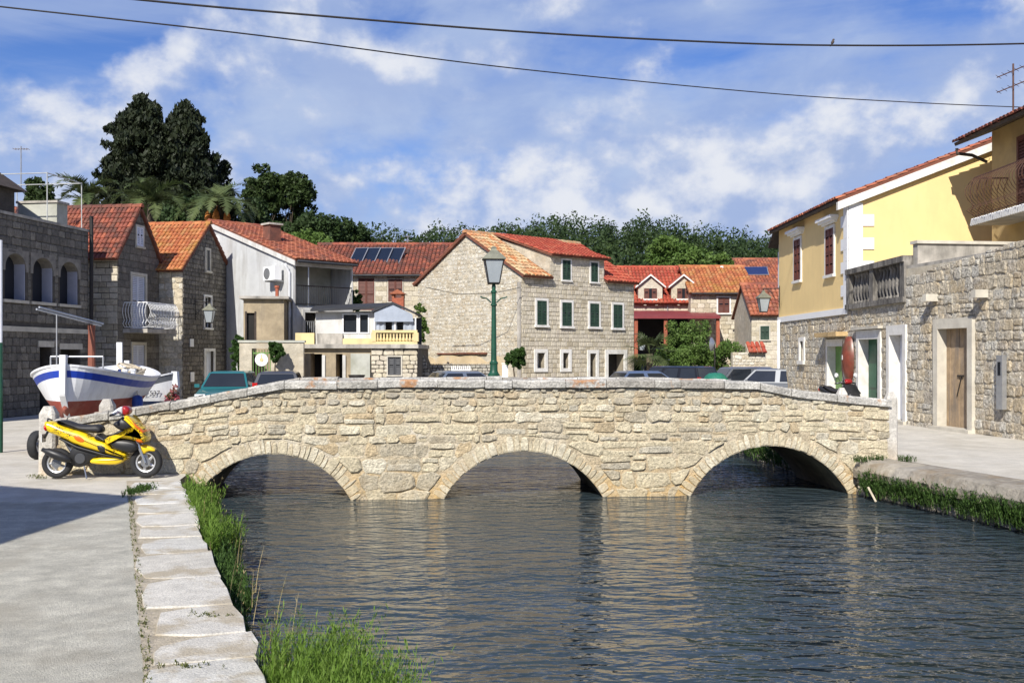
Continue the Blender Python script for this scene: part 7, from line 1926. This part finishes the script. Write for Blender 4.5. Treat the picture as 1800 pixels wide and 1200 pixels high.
hedge('clipped_hedge', 'long green hedge behind the silver hatchback', 1160, 1312, 618, 606, 48.5, 1.6, M['leaf_bright'])
hedge('clipped_hedge', 'tall leafy hedge block below the red porch', 1180, 1258, 572, 569, 50.5, 1.8, M['leaf_bright'])
hedge('clipped_hedge', 'dark lower hedge behind the black estate car', 1120, 1190, 632, 620, 50, 1.2, M['leaf_hedge'])
fl = thing('flower_tub', 'red flowering plant beside the small lettered boat', 'plant', (xat(306, 26), 26, 0), 0)
crown('flowers', ellipsoid_pts(26, (0, 0, .85), (.18, .2, .45), .3), 26, np.full(26, .09), .045, M['flower'], fl)
mb = MB(); mb.lathe([(.18, 0), (.24, .4), (.22, .42)], (0, 0, 0), 12); mb.build('pot', M['brick'], fl)

def palm(label, px, Y, py, base_z, nf, fl_, seed, fan=False, group='palms', trunk_r=.28, dates=False):
    rg = np.random.default_rng(seed); top = P(px, py, Y)
    t = thing('palm_tree', label, 'palm tree', (top.x, Y, base_z), 0, group); h = top.z - base_z
    mb = MB(); mb.tube([(0, 0, -.3), (.02, 0, h * .5), (0, 0, h)], [trunk_r * 1.1, trunk_r * .9, trunk_r], 10); mb.build('trunk', M['bark'], t, smooth=True)
    for f in range(nf):
        a = 2 * math.pi * (f * .381966 % 1); el = rg.uniform(.15, 1.4) if not fan else rg.uniform(-.5, 1.4)
        L_ = fl_ * rg.uniform(.8, 1.1); n = 12; pts = []; d = Vector((math.cos(a), math.sin(a), 0)); p = Vector((0, 0, h)); e = el
        for k in range(n + 1):
            pts.append(p.copy()); p = p + (d * math.cos(e) + Z3 * math.sin(e)) * (L_ / n); e -= (.13 if not fan else .04) * (1 + k * .06)
        V = []; sd = d.cross(Z3)
        if not fan:
            for k in range(1, n + 1):
                for sub in (0, .33, .66):
                    c = pts[k - 1] + (pts[k] - pts[k - 1]) * sub; tdir = (pts[k] - pts[k - 1]).normalized(); upv = sd.cross(tdir)
                    ll = L_ * .22 * math.sin(math.pi * min(1, (k + sub) / (n + 1) * .9 + .12)) + .04
                    for sg in (-1, 1):
                        tip = c + (sd * sg * .75 + tdir * .62 + upv * rg.uniform(-.15, .3)) * ll; w = tdir * .05
                        V.append([c - w, c + w, tip + w * .3, tip - w * .3])
                V.append([pts[k - 1] + sd * .02, pts[k - 1] - sd * .02, pts[k] - sd * .015, pts[k] + sd * .015])
        else:
            for k in range(1, 7): V.append([pts[k - 1] + sd * .012, pts[k - 1] - sd * .012, pts[k] - sd * .012, pts[k] + sd * .012])
            c = pts[6]; tdir = (pts[7] - pts[6]).normalized(); upv = sd.cross(tdir)
            for q in range(13):
                b = (q - 6) / 6 * 1.9; dr = tdir * math.cos(b) + sd * math.sin(b); tip = c + dr * L_ * .42 - Z3 * .06; sw = (tdir * -math.sin(b) + sd * math.cos(b)) * .035
                mid = c + dr * L_ * .25; V.append([c - sw * .3, c + sw * .3, mid + sw, mid - sw]); V.append([mid - sw, mid + sw, tip + sw * .1, tip - sw * .1])
        V = np.array([[list(q) for q in v] for v in V])
        quads_mesh('frond', V, M['leaf_palm'], t, 4, np.clip(np.full(len(V), rg.uniform(.05, .9)) + rg.uniform(-.05, .05, len(V)), .01, .98))
    if dates:
        for k in range(3):
            a = -1.57 + (k - 1) * 1.1; mb = MB(); q = Vector((math.cos(a) * .55, math.sin(a) * .55, h - .35))
            mb.tube([(0, 0, h - .05), q * .6 + Vector((0, 0, h * .4 + .15)), q], .03, 5); mb.lathe([(.04, .1), (.16, -.1), (.2, -.35), (.1, -.6)], q, 8); mb.build('date_bunch', M['date'], t)
    return t
palm('date palm behind the first red roof, the leftmost palm', 152, 50, 352, 0, 18, 2.3, 1)
palm('date palm between the two left red roofs', 268, 54, 358, 0, 18, 2.6, 2)
palm('date palm with orange date bunches above the orange tiled roof', 385, 54, 362, 0, 20, 3.0, 3, dates=True)
palm('low fan palm beside the central stone house', 1142, 47.5, 622, 0, 22, 1.5, 4, fan=True, trunk_r=.16)

# ------------------------------------------------------------------ quay vegetation
M['leaf_dry'] = leaf_mat('dry_stalks', [(.34, .27, .12), (.42, .34, .17), (.24, .20, .08)])
def blades(name, roots, h, lean, m, leaflets=7, lw=.006, ll=.05, seg=4, label=None, sway=.35):
    """bushy upright stems with narrow leaves"""
    n = len(roots); rg = g
    hgt = h * rg.uniform(.55, 1.15, n)
    az = rg.uniform(0, 2 * math.pi, n); out = np.stack([np.cos(az), np.sin(az), np.zeros(n)], 1) * rg.uniform(.05, sway, (n, 1)) + np.asarray(lean)
    pts = [roots + out * (hgt[:, None] * (k / seg) ** 1.5) + np.array([0, 0, 1]) * (hgt[:, None] * (k / seg)) for k in range(seg + 1)]
    Q = []; T = []; tone = rg.uniform(0, .7, n)
    sd = np.stack([-np.sin(az), np.cos(az), np.zeros(n)], 1)
    for k in range(seg):
        w0, w1 = lw * (1 - k / seg * .7), lw * (1 - (k + 1) / seg * .85)
        Q.append(np.stack([pts[k] - sd * w0, pts[k] + sd * w0, pts[k + 1] + sd * w1, pts[k + 1] - sd * w1], 1)); T.append(tone)
    for j in range(leaflets):
        t_ = rg.uniform(.15, .98, n); k = np.minimum((t_ * seg).astype(int), seg - 1); fr = t_ * seg - k
        P_ = np.stack(pts, 1); base = P_[np.arange(n), k] * (1 - fr)[:, None] + P_[np.arange(n), k + 1] * fr[:, None]
        a2 = rg.uniform(0, 2 * math.pi, n); d = np.stack([np.cos(a2) * .7, np.sin(a2) * .7, rg.uniform(.45, 1.1, n)], 1); d /= np.linalg.norm(d, axis=1, keepdims=True)
        s2 = np.cross(d, np.array([0, 0, 1.0])); s2 /= np.linalg.norm(s2, axis=1, keepdims=True) + 1e-6
        L_ = (ll * rg.uniform(.6, 1.3, n))[:, None]
        Q.append(np.stack([base, base + d * L_ * .5 + s2 * lw * .9, base + d * L_, base + d * L_ * .5 - s2 * lw * .9], 1)); T.append(tone + .1)
    o = quads_mesh(name, np.concatenate(Q), m, None, 4, np.clip(np.concatenate(T) + g.uniform(0, .2, sum(len(t) for t in T)), .01, .98))
    stuff(o)
    if label: o['label'] = label; o['category'] = 'plants'
    return o
def along(edge, y0, y1, n, off0, off1, z0, z1):
    y = g.uniform(y0, y1, n); x = np.array([edge(v) for v in y]) + g.uniform(off0, off1, n)
    return np.stack([x, y, g.uniform(z0, z1, n)], 1)
blades('bank_plants', along(Lq, 4.2, 6.6, 2600, .06, .72, -.46, -.12), .46, (.12, .02, 0), M['leaf_grass'], 16, .0042, .055, 5, 'bright green bushy plants at the near end of the quay wall')
blades('bank_plants', along(Lq, 6.5, 8.9, 260, .0, .16, -.46, -.26), .17, (.06, 0, 0), M['leaf_bank'], 12, .005, .05, 4, 'low dark green plants hanging on the quay wall')
blades('bank_plants', along(Lq, 8.9, 11.2, 480, .02, .30, -.46, -.22), .24, (.08, 0, 0), M['leaf_bank'], 12, .006, .06, 4, 'darker green plants midway along the quay wall')
yy2 = g.uniform(10.6, 15.2, 1250); wv = .24 + .14 * np.sin(yy2 * 2.3) + .10 * np.sin(yy2 * 5.1)
roots = np.stack([np.array([Lq(v) for v in yy2]) + .03 + g.uniform(0, 1, 1250) * wv, yy2, g.uniform(-.45, -.12, 1250)], 1)
blades('bank_plants', roots, .33, (.08, 0, 0), M['leaf_grass'], 13, .0065, .07, 4, 'bright green grassy plants near the bridge foot')
dead = along(Lq, 4.2, 14.8, 60, .05, .45, -.45, -.15)
blades('bank_plants', dead, .44, (.1, 0, 0), M['leaf_dry'], 4, .004, .04, 4, 'dry straw coloured stalks among the green quay plants')
nR = 2600; y = g.uniform(9.5, 17.3, nR); lump = .5 + .5 * np.sin(y * 2.6) * np.sin(y * 1.1 + 1); keep = g.uniform(0, 1, nR) < .35 + .65 * lump; y = y[keep]
roots = np.stack([np.array([Rq(v) for v in y]) + g.uniform(-.30, -.04, len(y)), y, g.uniform(-.42, -.14, len(y))], 1)
blades('bank_plants', roots, .17, (-.22, 0, 0), M['leaf_bank'], 12, .007, .06, 3, 'dark green plants covering the far quay wall')
roots = np.stack([Rq(24) + g.uniform(-.4, -.02, 900), g.uniform(20.6, 30, 900), g.uniform(-.4, .1, 900)], 1)
blades('bank_plants', roots, .22, (-.25, 0, 0), M['leaf_bank'], 9, .01, .09, 3, 'plants on the bank seen through the right arch')
ins = lambda Y: Lq(Y) - (0.60 + 0.012 * Y)
blades('joint_weeds', along(ins, 3.5, 15.2, 420, -.03, .04, 0.0, .006), .02, (0, 0, 0), M['leaf_weed'], 4, .004, .02, 2, 'dry weeds in the joint beside the kerb slabs', sway=.9)
yy_ = 13.6
rt = np.stack([xat(236, 14.4) + g.normal(0, .07, 240), 14.6 + g.normal(0, .22, 240), np.full(240, .004)], 1)
blades('joint_weeds', rt, .07, (0, 0, 0), M['leaf_bank'], 6, .006, .04, 2, 'weed tuft growing below the front wheel of the yellow scooter', sway=.9)
rt = np.concatenate([np.stack([px + g.normal(0, .10, 26), py + g.normal(0, .03, 26), np.full(26, .008)], 1) for px, py in ((Lq(7.55) - .2, 7.6), (Lq(6.3) - .5, 6.35), (xat(100, 16.2) - .25, 16.1), (xat(45, 16) , 16.4))])
blades('joint_weeds', rt, .03, (0, 0, 0), M['leaf_weed'], 4, .005, .025, 2, 'small weeds in the cracks between the kerb slabs', sway=.9)
rt = np.concatenate([np.stack([px + g.normal(0, .08, 50), py + g.normal(0, .04, 50), np.full(50, .13)], 1) for px, py in ((6.25, 17.62), (6.75, 17.55), (5.95, 17.45))])
blades('joint_weeds', rt, .10, (0, 0, 0), M['leaf_bank'], 6, .006, .04, 2, 'weeds at the right foot of the bridge', sway=.8)
mb = MB(); mb.tube([P(1526, 856, 16.9), P(1540, 882, 16.7)], .018, 6); tag(mb.build('driftwood_stick', M['rope']), 'pale stick leaning on the far quay wall at the waterline', 'stick')
